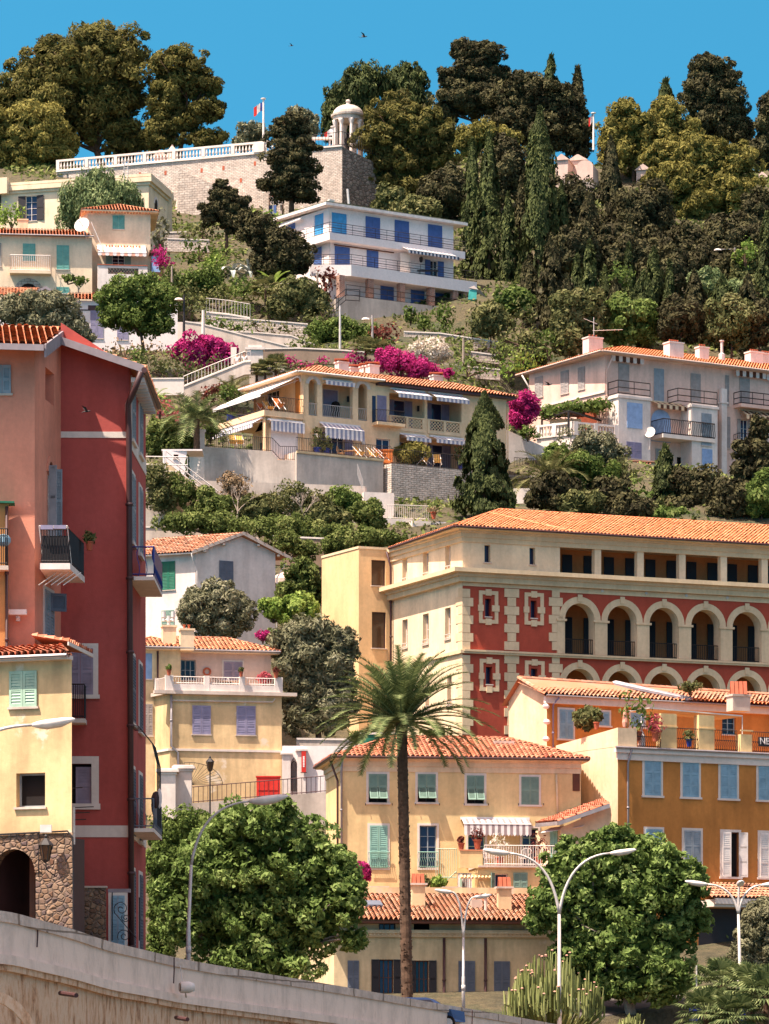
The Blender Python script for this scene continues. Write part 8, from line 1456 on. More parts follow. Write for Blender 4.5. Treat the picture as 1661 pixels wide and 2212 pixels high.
mb=MB(); mb.lathe((tx,ty,zf+.36),[(.5,0),(.5,1.0),(.3,1.05),(.3,1.4),(.36,2.0),(.42,2.6),(.2,2.9),(.24,3.2),(.12,3.5)],10); one(mb,'statue',M['dark'],'dark statue standing on pedestal inside the white temple','statue',(tx,ty,zf+.36))
# flags
def flag(label,px,ytop,ybot,Y,fx,fy0,fy1,cols,group='flagpoles'):
    x,y,z=at(px,ybot,Y); zt=zof(ytop,Y); r_=thing('flagpole',label,'flagpole',(x,y,z),group); mb=MB(); mb.tube([(x,y,z-.5),(x,y,zt)],[.14,.1],8); mb.lathe((x,y,zt),[(.12,0),(.3,.06),(.3,.14),(.1,.2)],8); mb.build('pole',M['white'],r_)
    k_=Y/F; w_=(fx-px)*k_; z0,z1=zof(fy1,Y),zof(fy0,Y); mb=MB(); n=12
    for i in range(n):
        for j in range(4):
            def Pt(a,b_): 
                s_=a; return (x+w_*s_,y+.35*math.sin(s_*7+b_*1.5)*s_,z1-(z1-z0)*(b_*.72+.34*s_**1.2*(1))+.12*math.sin(s_*6))
            mb.poly([Pt(i/n,j/4),Pt((i+1)/n,j/4),Pt((i+1)/n,(j+1)/4),Pt(i/n,(j+1)/4)],min(2,int(i/n*3)))
    mb.build('flag',[M[c] for c in cols],r_,True); return r_
M['flagblue']=plain('flag_blue','#243a7c',.8)
flag('tall white flagpole with blue white and red flag at the balustrade end',569,215,318,437,548,222,248,('flagblue','cloth','red'))
flag('short pole with red and white flag partly hidden left of the temple',q('c2',502,0)[0],q('c2',0,620)[1],q('c2',0,780)[1],437,q('c2',450,0)[0],q('c2',0,628)[1],q('c2',0,686)[1],('cloth','cloth','red'))
flag('thin white flagpole with drooping flag beside the tombs on the right',1282,q('c3',0,688)[1],q('c3',0,880)[1],440,q('c3',573,0)[0],q('c3',0,690)[1],q('c3',0,755)[1],('flagblue','cloth','red'))
# tombs
def tomb(label,x0,x1,y0,y1,Y,kind,v3='c3',side=None):
    a=q(v3,x0,y0,x1,y1); xl,_,zt=at(a[0],a[1],Y); xr=at(a[2],0,Y)[0]; zb_=zof(a[3],Y); f=Fc((xl,Y),(1,-.25)); W_=xr-xl; mb=MB()
    if kind=='barrel':
        n=10; r=W_/2; zs_=zt-r*.8
        for w0 in (0,-3.5): mb.poly([f.P(0,w0,zb_-1),f.P(W_,w0,zb_-1)]+[f.P(r+r*math.cos(math.pi*i/n),w0,zs_+r*.8*math.sin(math.pi*i/n)) for i in range(n+1)])
        pr=[(W_,zb_-1)]+[(r+r*math.cos(math.pi*i/n),zs_+r*.8*math.sin(math.pi*i/n)) for i in range(n+1)]+[(0,zb_-1)]
        for (u0,z0),(u1,z1) in zip(pr[:-1],pr[1:]): mb.poly([f.P(u0,0,z0),f.P(u1,0,z1),f.P(u1,-3.5,z1),f.P(u0,-3.5,z0)])
    elif kind=='gable':
        f.box(mb,0,W_,-4,0,zb_-1,zt-.7); mb.hexa([f.P(-.2,.2,zt-.7),f.P(W_+.2,.2,zt-.7),f.P(W_+.2,-4,zt-.7),f.P(-.2,-4,zt-.7),f.P(W_*.45,.2,zt),f.P(W_*.55,.2,zt),f.P(W_*.55,-4,zt),f.P(W_*.45,-4,zt)])
    elif kind=='cross':
        c=xl+W_/2; h=zt-zb_; mb.box(c-h*.22,c+h*.22,Y,Y+.8,zb_-1,zb_+h*.15); mb.box(c-h*.14,c+h*.14,Y+.1,Y+.7,zb_+h*.15,zb_+h*.4); mb.box(c-h*.045,c+h*.045,Y+.3,Y+.5,zb_+h*.4,zt); mb.box(c-h*.16,c-h*.045,Y+.3,Y+.5,zt-h*.25,zt-h*.17); mb.box(c+h*.045,c+h*.16,Y+.3,Y+.5,zt-h*.25,zt-h*.17)
    elif kind=='spire':
        r=W_/2; mb.lathe((xl+r,Y+r,zb_),[(r,-1),(r,(zt-zb_)*.45),(r*1.15,(zt-zb_)*.47),(r*1.15,(zt-zb_)*.52),(.12,(zt-zb_)*.92),(.16,(zt-zb_)*.95),(.02,zt-zb_)],8)
    return one(mb,'tomb',M['pinkw'],label,'tomb',(xl,Y,zb_),'tombs of the hilltop cemetery')
tomb('pale gabled tomb between the cypress and dark pine on right',372,448,935,1078,446,'gable'); tomb('white barrel vaulted tomb beside the gabled tomb',500,600,970,1085,445,'barrel'); tomb('darker gabled tomb wall behind the barrel vaulted tomb',455,560,938,1040,449,'gable'); tomb('narrow pale tomb left of the tall cypress tops',168,190,965,1030,446,'gable')
tomb('small grey gabled tomb above balustrade near the right pine',932,1005,910,962,442,'gable','c1'); tomb('small spired tomb above balustrade near the right pine',1010,1068,868,955,441,'spire','c1')
tomb('white cross tombstone at the far right edge of cemetery',1625,1661,1120,1200,440,'cross'); tomb('grey block tomb at far right edge behind the cross',1595,1650,1040,1100,446,'gable'); tomb('white pedestal tomb under the cross at right edge',1595,1640,1155,1260,437,'cross'); tomb('bright white tomb half hidden by the right pine',860,940,995,1070,447,'gable')
W=thing('cemetery_wall','grey rubble wall below the white tombs on the right','wall',at(*q('c3',460,1150),441)); f=Fc(wp(q('c3',395,0)[0],441),(1,.1)); mb=MB(); f.box(mb,0,f.u(q('c3',600,0)[0]),-1.5,0,f.z(*q('c3',480,1200)),f.z(*q('c3',480,1085))); mb.build('wall',M['stoneD'],W)
x,y,z=at(*v(435,775),436); mb=MB(); 
for dx in (-.9,.9): mb.lathe((x+dx,y,z),[(.2,0),(.14,.2),(.13,1.5),(.2,1.6)],10)
mb.box(x-1.2,x+1.2,y-.3,y+.3,z+1.6,z+1.85); one(mb,'stone_portico',M['wht'],'small white columned portico tomb left of the temple','portico',(x,y,z))
# signs at base of terrace wall
def sign(label,x0,y0,x1,y1,Y,mat,rnd=False,pole=None,view='c2'):
    a=q(view,x0,y0,x1,y1); xl,_,zt=at(a[0],a[1],Y); xr=at(a[2],0,Y)[0]; zb_=zof(a[3],Y); r_=thing('sign_board',label,'sign',((xl+xr)/2,Y,zb_-(pole or 0)),'signs by the terrace wall'); mb=MB(); c=((xl+xr)/2,Y,(zt+zb_)/2)
    if rnd:
        n=16; r=(xr-xl)/2
        for rr,m_,dy in ((r,1,0),(r*.7,0,-.02)): mb.poly([(c[0]+rr*math.cos(6.283*i/n),Y+dy,c[2]+rr*math.sin(6.283*i/n)) for i in range(n)],m_)
        mb.box(c[0]-r*.5,c[0]+r*.5,Y-.05,Y-.03,c[2]-r*.15,c[2]+r*.15,1)
    else:
        mb.box(xl,xr,Y,Y+.05,zb_,zt,0); n=3
        for k in range(n): zz_=zt-(zt-zb_)*(k+1)/(n+1); mb.box(xl+.1,xr-.15-(k%2)*.2,Y-.012,Y-.003,zz_-.035,zz_+.035,2)
    mb.build('board',[M[mat],M['red'],M['iron']],r_)
    if pole: mb=MB(); mb.tube([(c[0],Y+.08,zb_-pole),(c[0],Y+.08,zt)],.05,5); mb.build('pole',M['galv'],r_)
sign('round red and white prohibition sign on pole by terrace wall',127,1012,152,1040,428,'cloth',True,2.5); sign('white notice board under the round sign',125,1042,160,1080,428.2,'cloth'); sign('smaller white notice on stone pillar right of the round sign',170,1035,196,1085,428,'cloth')
W=thing('blue_gate','bright blue gate between stone pillars at foot of the terrace wall','gate',at(*v(140,1140),428)); mb=MB(); f=Fc(wp(v(112,0)[0],429),(1,-.2)); u1=f.u(v(165,0)[0]); f.box(mb,0,u1,0,.1,f.z(*v(140,1160)),f.z(*v(140,1090))); mb.build('leaf',M['blue'],W)
for x_ in (100,180,230): mb=MB(); u_=f.u(v(x_,0)[0]); f.box(mb,u_-.3,u_+.35,-.5,.5,f.z(*v(140,1160)),f.z(*v(140,1020))); mb.build('pillar',M['stoneW'],W)
# ================================================================ hillside walls
def hwall(label,pts,hpx,Y,mat='concrete',th=.5,cop=None,name='terrace_wall',railh=0,dY=0):
    P=[at(x,y,Y+dY*i) for i,(x,y) in enumerate(pts)]; h=hpx*Y/F; r_=thing(name,label,'wall',(P[0][0],P[0][1],P[0][2]-h),'garden walls on the hillside'); mb=MB(); m2=MB()
    for a,b in zip(P[:-1],P[1:]):
        mb.hexa([(a[0],a[1],a[2]-h),(b[0],b[1],b[2]-h),(b[0],b[1]+th,b[2]-h),(a[0],a[1]+th,a[2]-h),a,b,(b[0],b[1]+th,b[2]),(a[0],a[1]+th,a[2])])
        m2.hexa([(a[0],a[1]-.06,a[2]+.003),(b[0],b[1]-.06,b[2]+.003),(b[0],b[1]+th+.06,b[2]+.003),(a[0],a[1]+th+.06,a[2]+.003),(a[0],a[1]-.06,a[2]+.12),(b[0],b[1]-.06,b[2]+.12),(b[0],b[1]+th+.06,b[2]+.12),(a[0],a[1]+th+.06,a[2]+.12)])
    mb.build('wall',M[mat],r_); m2.build('coping',M[cop or 'trim'],r_)
    if railh:
        m3=MB(); 
        for a,b in zip(P[:-1],P[1:]): rail(m3,[(a[0],a[1]+.2,a[2]+.1),(b[0],b[1]+.2,b[2]+.1)],0,railh,.3,.022)
        m3.build('railing',M['galv'],r_)
c4=lambda *a:[tuple(q('c4',*a)[i:i+2]) for i in range(0,len(a),2)]; c5=lambda *a:[tuple(q('c5',*a)[i:i+2]) for i in range(0,len(a),2)]; d1=lambda *a:[tuple(q('d1',*a)[i:i+2]) for i in range(0,len(a),2)]
M['mud']=stucco('dark_weathered_render','#8a7a68',.4)
hwall('long sloping grey wall descending right above the left bougainvillea',d1(380,-25,520,-5,1255,185),62,350,'concrete')
hwall('dark brown rendered wall behind the magenta shrubs',c5(195,1055,440,1050,700,1062,1150,1100),30,341,'mud')
hwall('stone faced fence wall with railing left of the ivy pole',c5(-60,862,135,875,390,895,500,905),34,364,'stoneW',railh=0)
hwall('grey wall under the stone fence wall',c5(-60,945,180,955,400,975,560,1035),22,357,'concrete')
hwall('rough stone terrace wall right of the white oleander',c5(1080,950,1300,960,1661,1015),30,362,'stoneD')
hwall('lower rough stone terrace wall right of the wooden pole',c5(1290,1145,1661,1180),22,348,'stoneD'); hwall('middle stone terrace wall near the stone steps on right',c5(1400,1060,1661,1095),18,355,'stoneD')
hwall('cream planter wall below the left hedge',d1(100,452,385,450),34,318,'trim'); hwall('sloping stair wall rising to the two people in white',d1(380,520,450,490,890,312,940,310),26,322,'concrete',railh=.9)
hwall('pale garden wall beside white gate pillar',d1(930,335,1010,350,1220,375),40,326,'concrete'); hwall('ochre plaster wall behind olive near the navy shutters',d1(420,560,720,600),30,330,'mud')
hwall('stone terrace wall in shade below the cream tower house',c4(1090,470,1240,465),40,392,'stoneD'); hwall('dry stone wall behind green shrubs left of the dark pine',c4(1110,510,1390,520),26,385,'stoneW'); hwall('small grey landing wall with handrail above the long sloping wall',c4(1370,1000,1520,1015,1661,1040),14,366,'concrete',railh=1.4)
hwall('ivy topped wall above the white gabled house',[(300,1140),(430,1142),(560,1150)],46,281,'concrete'); hwall('dark garden wall behind big leaves right of the gabled house',[(590,1160),(700,1165)],60,273,'mud')
hwall('green netting fence on top of wall behind red tiled roof',[(778,1587),(860,1586)],22,226,'darkgreen',.05,name='netting_fence')
hwall('grey wall behind the olive beside ochre convent block',[(640,1598),(790,1600)],22,231,'concrete')
x,y,z=at(*q('d1',977,338),325); mb=MB(); zt=zof(q('d1',0,215)[1],325); mb.box(x-.7,x+.7,y-.5,y+.5,z,zt); mb.box(x-.85,x+.85,y-.65,y+.65,zt,zt+.22); mb.box(x-.6,x+.6,y-.4,y+.4,zt+.22,zt+.45); one(mb,'gate_pillar',M['wht'],'square white gate pillar right of the two people in white','pillar',(x,y,z))
x,y,z=at(*q('d1',800,330),326); mb=MB(); mb.box(x-.25,x+.25,y-.3,y+.3,z,zof(q('d1',0,190)[1],326)); one(mb,'gate_post',M['trim'],'slim cream gate post left of the two people','pillar',(x,y,z))
x,y,z=at(*q('d1',820,330),327); mb=MB(); zt=zof(q('d1',0,212)[1],327)
for k in range(12): mb.tube([(x+k*.2,y,z),(x+k*.2,y,zt-.1*abs(k-6)*.3)],.025,4)
mb.tube([(x,y,zt-.3),(x+2.2,y,zt-.3)],.03,4); one(mb,'iron_gate',M['iron'],'barred dark gate behind the two people in white','gate',(x,y,z))
# people: one continuous skin body, clothing as children
def person(label,px,py,Y,shirt='cloth',trous='lilac',face=0.):
    x,y,z=at(px,py,Y); r_=thing('person',label,'person',(x,y,z),'people on the garden path')
    def skin(name,vs,es,rad,mat):
        me=bpy.data.meshes.new(name); me.from_pydata(vs,es,[]); o=bpy.data.objects.new(name,me); COL.objects.link(o); o.parent=r_; me.materials.append(M[mat]); m=o.modifiers.new('skin','SKIN'); 
        for i,rr in enumerate(rad): me.skin_vertices[0].data[i].radius=(rr,rr*.85)
        me.skin_vertices[0].data[0].use_root=True; s_=o.modifiers.new('sub','SUBSURF'); s_.levels=1; s_.render_levels=2; return o
    V=[(0,0,.95),(0,0,1.15),(0,0,1.38),(0,0,1.5),(0,-.01,1.58),(0,-.02,1.68),(0,-.01,1.76),(.19,0,1.42),(.25,.02,1.15),(.2,-.18,.98),(.19,-.26,.95),(-.19,0,1.42),(-.27,.0,1.15),(-.26,-.08,.9),(-.26,-.1,.82),(.1,0,.9),(.11,-.02,.5),(.11,0,.1),(.12,-.14,.04),(-.1,0,.9),(-.11,.03,.5),(-.11,.06,.1),(-.12,-.08,.04)]
    E=[(0,1),(1,2),(2,3),(3,4),(4,5),(5,6),(2,7),(7,8),(8,9),(9,10),(2,11),(11,12),(12,13),(13,14),(0,15),(15,16),(16,17),(17,18),(0,19),(19,20),(20,21),(21,22)]
    Rr=[.14,.13,.15,.06,.075,.095,.06,.055,.042,.03,.035,.055,.042,.03,.035,.085,.06,.04,.035,.085,.06,.04,.035]
    skin('body',V,E,Rr,'skin'); skin('shirt',[V[0],V[1],V[2],V[7],(.22,.01,1.25),V[11],(-.23,0,1.25)],[(0,1),(1,2),(2,3),(3,4),(2,5),(5,6)],[.165,.155,.17,.085,.08,.085,.08],shirt)
    skin('trousers',[(0,0,.98),V[15],V[16],(.11,0,.16),V[19],V[20],(-.11,.05,.16)],[(0,1),(1,2),(2,3),(0,4),(4,5),(5,6)],[.15,.1,.08,.07,.1,.08,.07],trous)
    mb=MB(); mb.ball((x,y+.01,z+1.74),.105,8,0,(1,1,.8)); mb.build('hair',M['dark'],r_); return r_
M['skin']=plain('skin','#a8745a',.6)
person('person in white shirt standing by the white gate pillar',*q('d1',888,398),323.5); person('person in white partly hidden behind the slim gate post',*q('d1',828,402),324,'cloth','greyshut')
# poles and lamps
def pole(label,px,y0,y1,Y,r=.12,mat='palebark',name='wooden_pole'): 
    a,b=at(px,y1,Y),at(px,y0,Y); mb=MB(); mb.tube([(a[0],a[1],a[2]-1),b],[r*1.2,r*.8],8); one(mb,name,M[mat],label,'pole',a,'poles on the hillside')
pole('tall pale pole left of the ivy covered pole near brown wall',q('c5',695,0)[0],q('c5',0,790)[1],q('c5',0,1062)[1],352,.11,'galv','metal_pole'); pole('weathered wooden pole left of blue shuttered house',q('c5',558,0)[0],q('c5',0,590)[1],q('c5',0,900)[1],371); pole('wooden pole right of the white oleander',q('c5',1440,0)[0],q('c5',0,985)[1],q('c5',0,1215)[1],347)
pole('pale square post above the left bougainvillea',q('c4',1350,0)[0],q('c4',0,982)[1],q('c4',0,1180)[1],334,.16,'trim','post'); pole('short pale post near the villa roof',q('c4',1142,0)[0],q('c4',0,690)[1],q('c4',0,880)[1],360,.1,'palebark','post')
lamp('double armed white street lamp in front of the right plane tree',(1208,2222),175,[(1072,1843),(1346,1843)],(1208,1975),sz=1.25,r=.105)
lamp('tall single arm street lamp in front of the left plane tree',(407,2085),129,[(580,1731)],(413,1868),sz=1.35,r=.075)
lamp('smaller double armed street lamp before low cream building',(1001,2155),172,[(958,1927),(1042,1938)],(1001,2025),sz=.85,r=.075)
lamp('three headed white street lamp near the orange house on right',(1598,2150),178,[(1504,1910),(1668,1912),(1597,1912)],(1595,1975),sz=1.1,r=.09)
lamp('street lamp head reaching in from left edge over yellow house',(-75,2050),112,[(116,1566)],(-72,1640),sz=1.3,r=.1)
for (x_,y0,y1,hx,hy,Y,lb) in ((q('c4',1222,0)[0],q('c4',0,905)[1],q('c4',0,1190)[1],q('c4',1188,0)[0],q('c4',0,912)[1],336,'dark post lamp beside the round leafed tree above bougainvillea'),(q('c5',890,0)[0],q('c5',0,870)[1],q('c5',0,1050)[1],q('c5',850,0)[0],q('c5',0,873)[1],351,'grey post lamp behind the brown wall above magenta shrubs'),(q('c6',512,0)[0],q('c6',0,1010)[1],q('c6',0,1070)[1],q('c6',445,0)[0],q('c6',0,1025)[1],352,'lamp with round head behind left chimney of the pink villa'),(q('c6',1455,0)[0],q('c6',0,462)[1],q('c6',0,600)[1],q('c6',1352,0)[0],q('c6',0,455)[1],392,'white lamp head lit by sun in dark trees on right')):
    a,b,c=at(x_,y1,Y),at(x_,y0-8,Y),at(hx,hy,Y); r_=thing('hillside_lamp',lb,'street lamp',a,'lamps on the hillside'); mb=MB(); mb.tube([(a[0],a[1],a[2]-1),b],[.13,.09],8); mb.tube([(b[0],b[1],c[2]+.12),(c[0],c[1],c[2]+.1)],.05,5); mb.build('pole',M['greyshut'] if Y>350 else M['iron'],r_); mb=MB(); mb.lathe((c[0],c[1],c[2]-.12),[(.1,0),(.42,.08),(.3,.24),(.05,.3)],10); mb.build('lamp_head',M['white'],r_)
# car behind the parapet
cx_,cy_,cz_=at(905,2230,161); cz_=zof(2155,161)-1.42; CR=thing('parked_car','dark blue parked car showing its roof above the viaduct wall','car',(cx_,cy_,cz_),None); M['carblue']=plain('car_blue_paint','#2a3f66',.25,.2,.03)
pr=[(-1.9,.35),(-1.95,.75),(-1.75,.9),(-1.15,1.32),(-.6,1.42),(.3,1.42),(.65,1.33),(1.25,.93),(1.95,.8),(2.0,.35)]
mb=MB(); W2=.82; 
for (a,za),(b,zb_) in zip(pr[:-1],pr[1:]):
    wa=W2-(max(0,za-.85)*.32); wb=W2-(max(0,zb_-.85)*.32); mb.poly([(cx_+a,cy_-wa,cz_+za),(cx_+b,cy_-wb,cz_+zb_),(cx_+b,cy_+wb,cz_+zb_),(cx_+a,cy_+wa,cz_+za)])
for s_ in (-1,1): mb.poly([(cx_+a,cy_+s_*(W2-(max(0,za-.85)*.32)),cz_+za) for a,za in pr]) 
mb.build('body',M['carblue'],CR)
for s_ in (-1,1):
    for (a0,a1,b0,b1) in ((-1.1,-.2,-.85,-.2),(-.1,.95,-.1,.5)): mb=MB(); mb.poly([(cx_+a0,cy_+s_*.815,cz_+.92),(cx_+a1,cy_+s_*.815,cz_+.92),(cx_+b1,cy_+s_*.7,cz_+1.32),(cx_+b0,cy_+s_*.7,cz_+1.32)]); mb.build('window',M['glass'],CR)
mb=MB(); mb.poly([(cx_+1.2,cy_-.72,cz_+.975),(cx_+1.2,cy_+.72,cz_+.975),(cx_+.7,cy_+.62,cz_+1.33),(cx_+.7,cy_-.62,cz_+1.33)]); mb.build('windscreen',M['glass'],CR)
for a in (-1.25,1.25):
    for s_ in (-1,1): mb=MB(); mb.tube([(cx_+a,cy_+s_*.62,cz_+.32),(cx_+a,cy_+s_*.84,cz_+.32)],.32,16,0); mb.tube([(cx_+a,cy_+s_*.84,cz_+.32),(cx_+a,cy_+s_*.85,cz_+.32)],.2,12,1); mb.build('wheel',[M['dark'],M['galv']],CR)
# road signs
for (px,py,r,Y,lb,kind) in ((1209,2196,11,176.5,'round blue traffic sign behind the double armed lamp',0),(1505,2158,17,176,'cluster of dark blue direction signs on pole under right plane tree',1),(1605,2178,9,173,'narrow blue sign among fan palms at bottom right',2)):
    x,y,z=at(px,py,Y); k_=Y/F; r_=thing('road_sign',lb,'road sign',(x,y,z-2.5),'road signs'); mb=MB(); mb.tube([(x,y+.05,z-2.5),(x,y+.05,z+ (1.6 if kind==1 else .4))],.04,6); mb.build('pole',M['galv'],r_); mb=MB()
    if kind==0: mb.poly([(x+r*k_*math.cos(6.283*i/20),y,z+r*k_*math.sin(6.283*i/20)) for i in range(20)])
    elif kind==1:
        mb.box(x-.15,x+.15,y-.05,y+.02,z+.1,z+.5)
        for dz in (0,-.5,-1.0): mb.hexa([(x-r*k_,y-.04,z+dz-.12),(x+r*k_*.9,y-.04,z+dz-.12),(x+r*k_*.9,y,z+dz-.12),(x-r*k_,y,z+dz-.12),(x-r*k_*.85,y-.04,z+dz+.16),(x+r*k_,y-.04,z+dz+.16),(x+r*k_,y,z+dz+.16),(x-r*k_*.85,y,z+dz+.16)])
    else: mb.box(x-r*k_,x-r*k_*.2,y-.04,y,z-1.0,z+.6); mb.box(x,x+r*k_*.7,y-.04,y,z-1.1,z+.6)
    mb.build('plate',M['navy'],r_)
# ================================================================ trees
PG_='umbrella pines on the hilltop'
T=tree
T('pine_tree','huge round olive green pine at top left','pine',458,[(190,140,95,75),(240,110,80,62),(120,150,80,70),(60,200,75,75),(150,240,120,75),(250,200,75,90),(20,260,60,70),(270,300,60,50)],'pine',52000,.2,PG_,(240,400),1.7,.25,.2,.8,3)
T('pine_tree','rounded pine lower at left edge in front of the huge pine','pine',452,[(70,290,90,60),(30,330,60,45),(110,330,60,40),(-20,280,50,60)],'pinelight',22000,.19,PG_,(60,400),1.7,.28,.2,.8,2)
T('pine_tree','open crowned pine right of the huge pine','pine',456,[(385,140,60,45),(430,180,50,35),(370,200,60,45),(450,235,42,28),(390,255,60,38),(440,300,45,22),(345,290,45,45),(460,190,25,20)],'pine',28000,.19,PG_,(385,345),1.3,.3,.14,.7,2)
T('olive_tree','grey green small tree behind balustrade by the flagpole','tree',450,[(545,290,30,28),(520,310,22,15),(650,275,38,38)],'olive',4200,.22,None,(560,330),1.4)
T('conifer_tree','dark layered conifer standing before the balustrade wall end','conifer',424,[(630,262,30,18),(622,290,46,20),(634,318,52,20),(625,345,62,20),(640,372,58,20),(625,398,66,18),(640,420,56,16),(610,270,20,15)],'dark',20000,.18,None,(630,455),1.2,.36,.2,.5,1,0,.6)
T('conifer_tree','dark spiky conifer behind the white temple','conifer',470,[(775,195,46,42),(800,180,40,36),(740,220,40,40),(720,270,24,40),(765,250,50,40)],'cypress',18000,.18,None,(765,330),1.8,.3,.2,1.3,2,.8)
T('conifer_tree','conical dark green conifer right of the spiky one','conifer',472,[(865,180,30,42),(895,175,28,36),(880,225,50,50)],'cypress',14000,.18,None,(880,300),1.6,.25,.2,1.2,1,.8)
T('pine_tree','broad sunlit pine right of the white temple','pine',437,[(850,250,62,42),(905,265,55,45),(820,300,50,38),(930,320,60,45),(870,350,75,40),(960,290,35,30),(820,390,45,28),(900,410,70,35)],'pine',34000,.18,PG_,(880,470),1.7,.26,.2,.8,2)
T('pine_tree','bright topped pine behind the cypress columns','pine',428,[(1050,300,55,32),(1095,320,35,32),(1010,310,30,30)],'pinelight',10000,.18,PG_,(1060,420),1.3,.3)
T('cedar_tree','tall dark cedar with ragged flat top','cedar',466,[(1010,110,45,26),(1050,120,38,25),(985,170,42,26),(1030,165,60,35),(1000,215,58,32),(1060,215,60,40),(970,240,30,22),(1075,170,30,30)],'dark',34000,.2,'dark cedars and conifers on the ridge',(1030,330),1.3,.3,.2,.7,2,0,.6)
T('cedar_tree','wide dark tree mass right of the ragged cedar','cedar',460,[(1120,210,60,45),(1170,215,55,48),(1220,230,45,45),(1110,270,60,50),(1180,280,70,50),(1245,290,32,60),(1130,180,30,25)],'dark',36000,.2,'dark cedars and conifers on the ridge',(1170,390),1.3,.28,.2,.8,2,0,.6)
cypress('pointed cypress tip rising above wide dark tree mass',1190,124,300,46,468,'cypress'); cypress('narrow cypress at right side of the dark mass near the flag',1248,150,330,40,462,'dark'); cypress('small pointed cypress left of the tall dark tree on right',1437,178,300,52,466,'cypress')
T('pine_tree','light olive pine between flagpole and small cypress','pine',448,[(1350,250,32,38),(1385,275,40,40),(1325,290,35,35),(1350,330,55,40),(1420,300,40,35)],'pinelight',18000,.18,PG_,(1370,430),1.3,.28)
T('pine_tree','tall golden green pine left of the dark round tree','pine',450,[(1440,250,38,38),(1470,290,45,38),(1420,320,40,35),(1400,380,50,35)],'pinelight',15000,.18,PG_,(1450,420),1.3,.28)
T('cedar_tree','tall rounded dark tree at upper right','cedar',462,[(1530,150,42,34),(1560,170,38,36),(1510,205,42,40),(1570,225,48,42),(1540,270,60,45),(1600,290,30,40)],'dark',32000,.2,'dark cedars and conifers on the ridge',(1545,380),1.3,.28,.2,.9,2,0,.6)
T('cedar_tree','dark tree cut by the right frame edge','cedar',455,[(1665,250,28,50),(1650,320,32,40)],'dark',9000,.2,'dark cedars and conifers on the ridge',(1665,400),1.3)
T('pine_tree','big spreading pine with bright rounded top on right','pine',430,[(1440,340,50,35),(1510,330,60,36),(1580,350,60,42),(1470,390,70,38),(1560,410,80,45),(1620,420,35,40),(1440,440,50,40),(1520,470,85,45),(1410,400,30,30)],'pinelight',42000,.18,PG_,(1520,600),1.7,.25,.2,.8,2)
cy=[(1020,305,615,48,402,'cypress','leftmost tall cypress column beside blue shuttered house'),(1056,292,640,58,400,'cypress','second tall cypress column with bright top behind it'),(1098,420,650,40,396,'cypress','shorter cypress column between the two tall ones'),(1166,238,660,84,394,'cypress','tallest broad cypress in the middle of hillside'),(1128,385,655,44,398,'dark','slender dark cypress left of the tallest broad cypress'),(1213,395,600,34,397,'cypress','slender cypress right of the tallest one under the tombs'),
(1246,556,730,40,372,'cypress','bright green cypress of the lower row'),(1274,525,735,46,370,'cypress','darker cypress right of the bright green one in lower row'),(1307,580,740,40,374,'cypress','short cypress in the lower row beside the pale shrub'),(1358,533,740,36,372,'cypress','thin pointed cypress above pink villa ridge'),(1412,537,745,50,373,'cypress','wider pointed cypress above the pink villa'),(1447,568,740,30,371,'cypress','small pointed cypress right of wider one'),(1655,465,700,38,368,'cypress','tall cypress at right frame edge behind pink villa chimneys'),(1320,300,600,66,420,'dark','dark green column tree right of the barrel vaulted tomb'),(1270,420,620,60,404,'dark','dark conical conifer under the cemetery wall'),
(1190,520,720,60,376,'dark','dark bushy cypress below the tallest one'),(1142,560,700,50,378,'dark','dark cypress nearest the blue shuttered house right side'),(1225,600,745,50,366,'dark','dark cypress behind left roof corner of pink villa'),(1500,590,745,60,371,'dark','broad dark conifer above the middle chimneys'),(1560,600,750,64,369,'cypress','broad conifer above the metal flue of pink villa'),(1615,600,755,60,367,'dark','broad dark conifer above right chimneys of pink villa'),(1390,590,750,56,367,'cypress','bushy green conifer in front of the pointed ones'),(1330,610,745,50,365,'dark','dark bushy conifer left of the dry brown shrub')]
for a in cy: cypress(a[6],a[0],a[1],a[2],a[3]*1.1,a[4],a[5],size=.19,n=int((a[2]-a[1])*a[3]*(.36 if a[3]>30 else .45)))
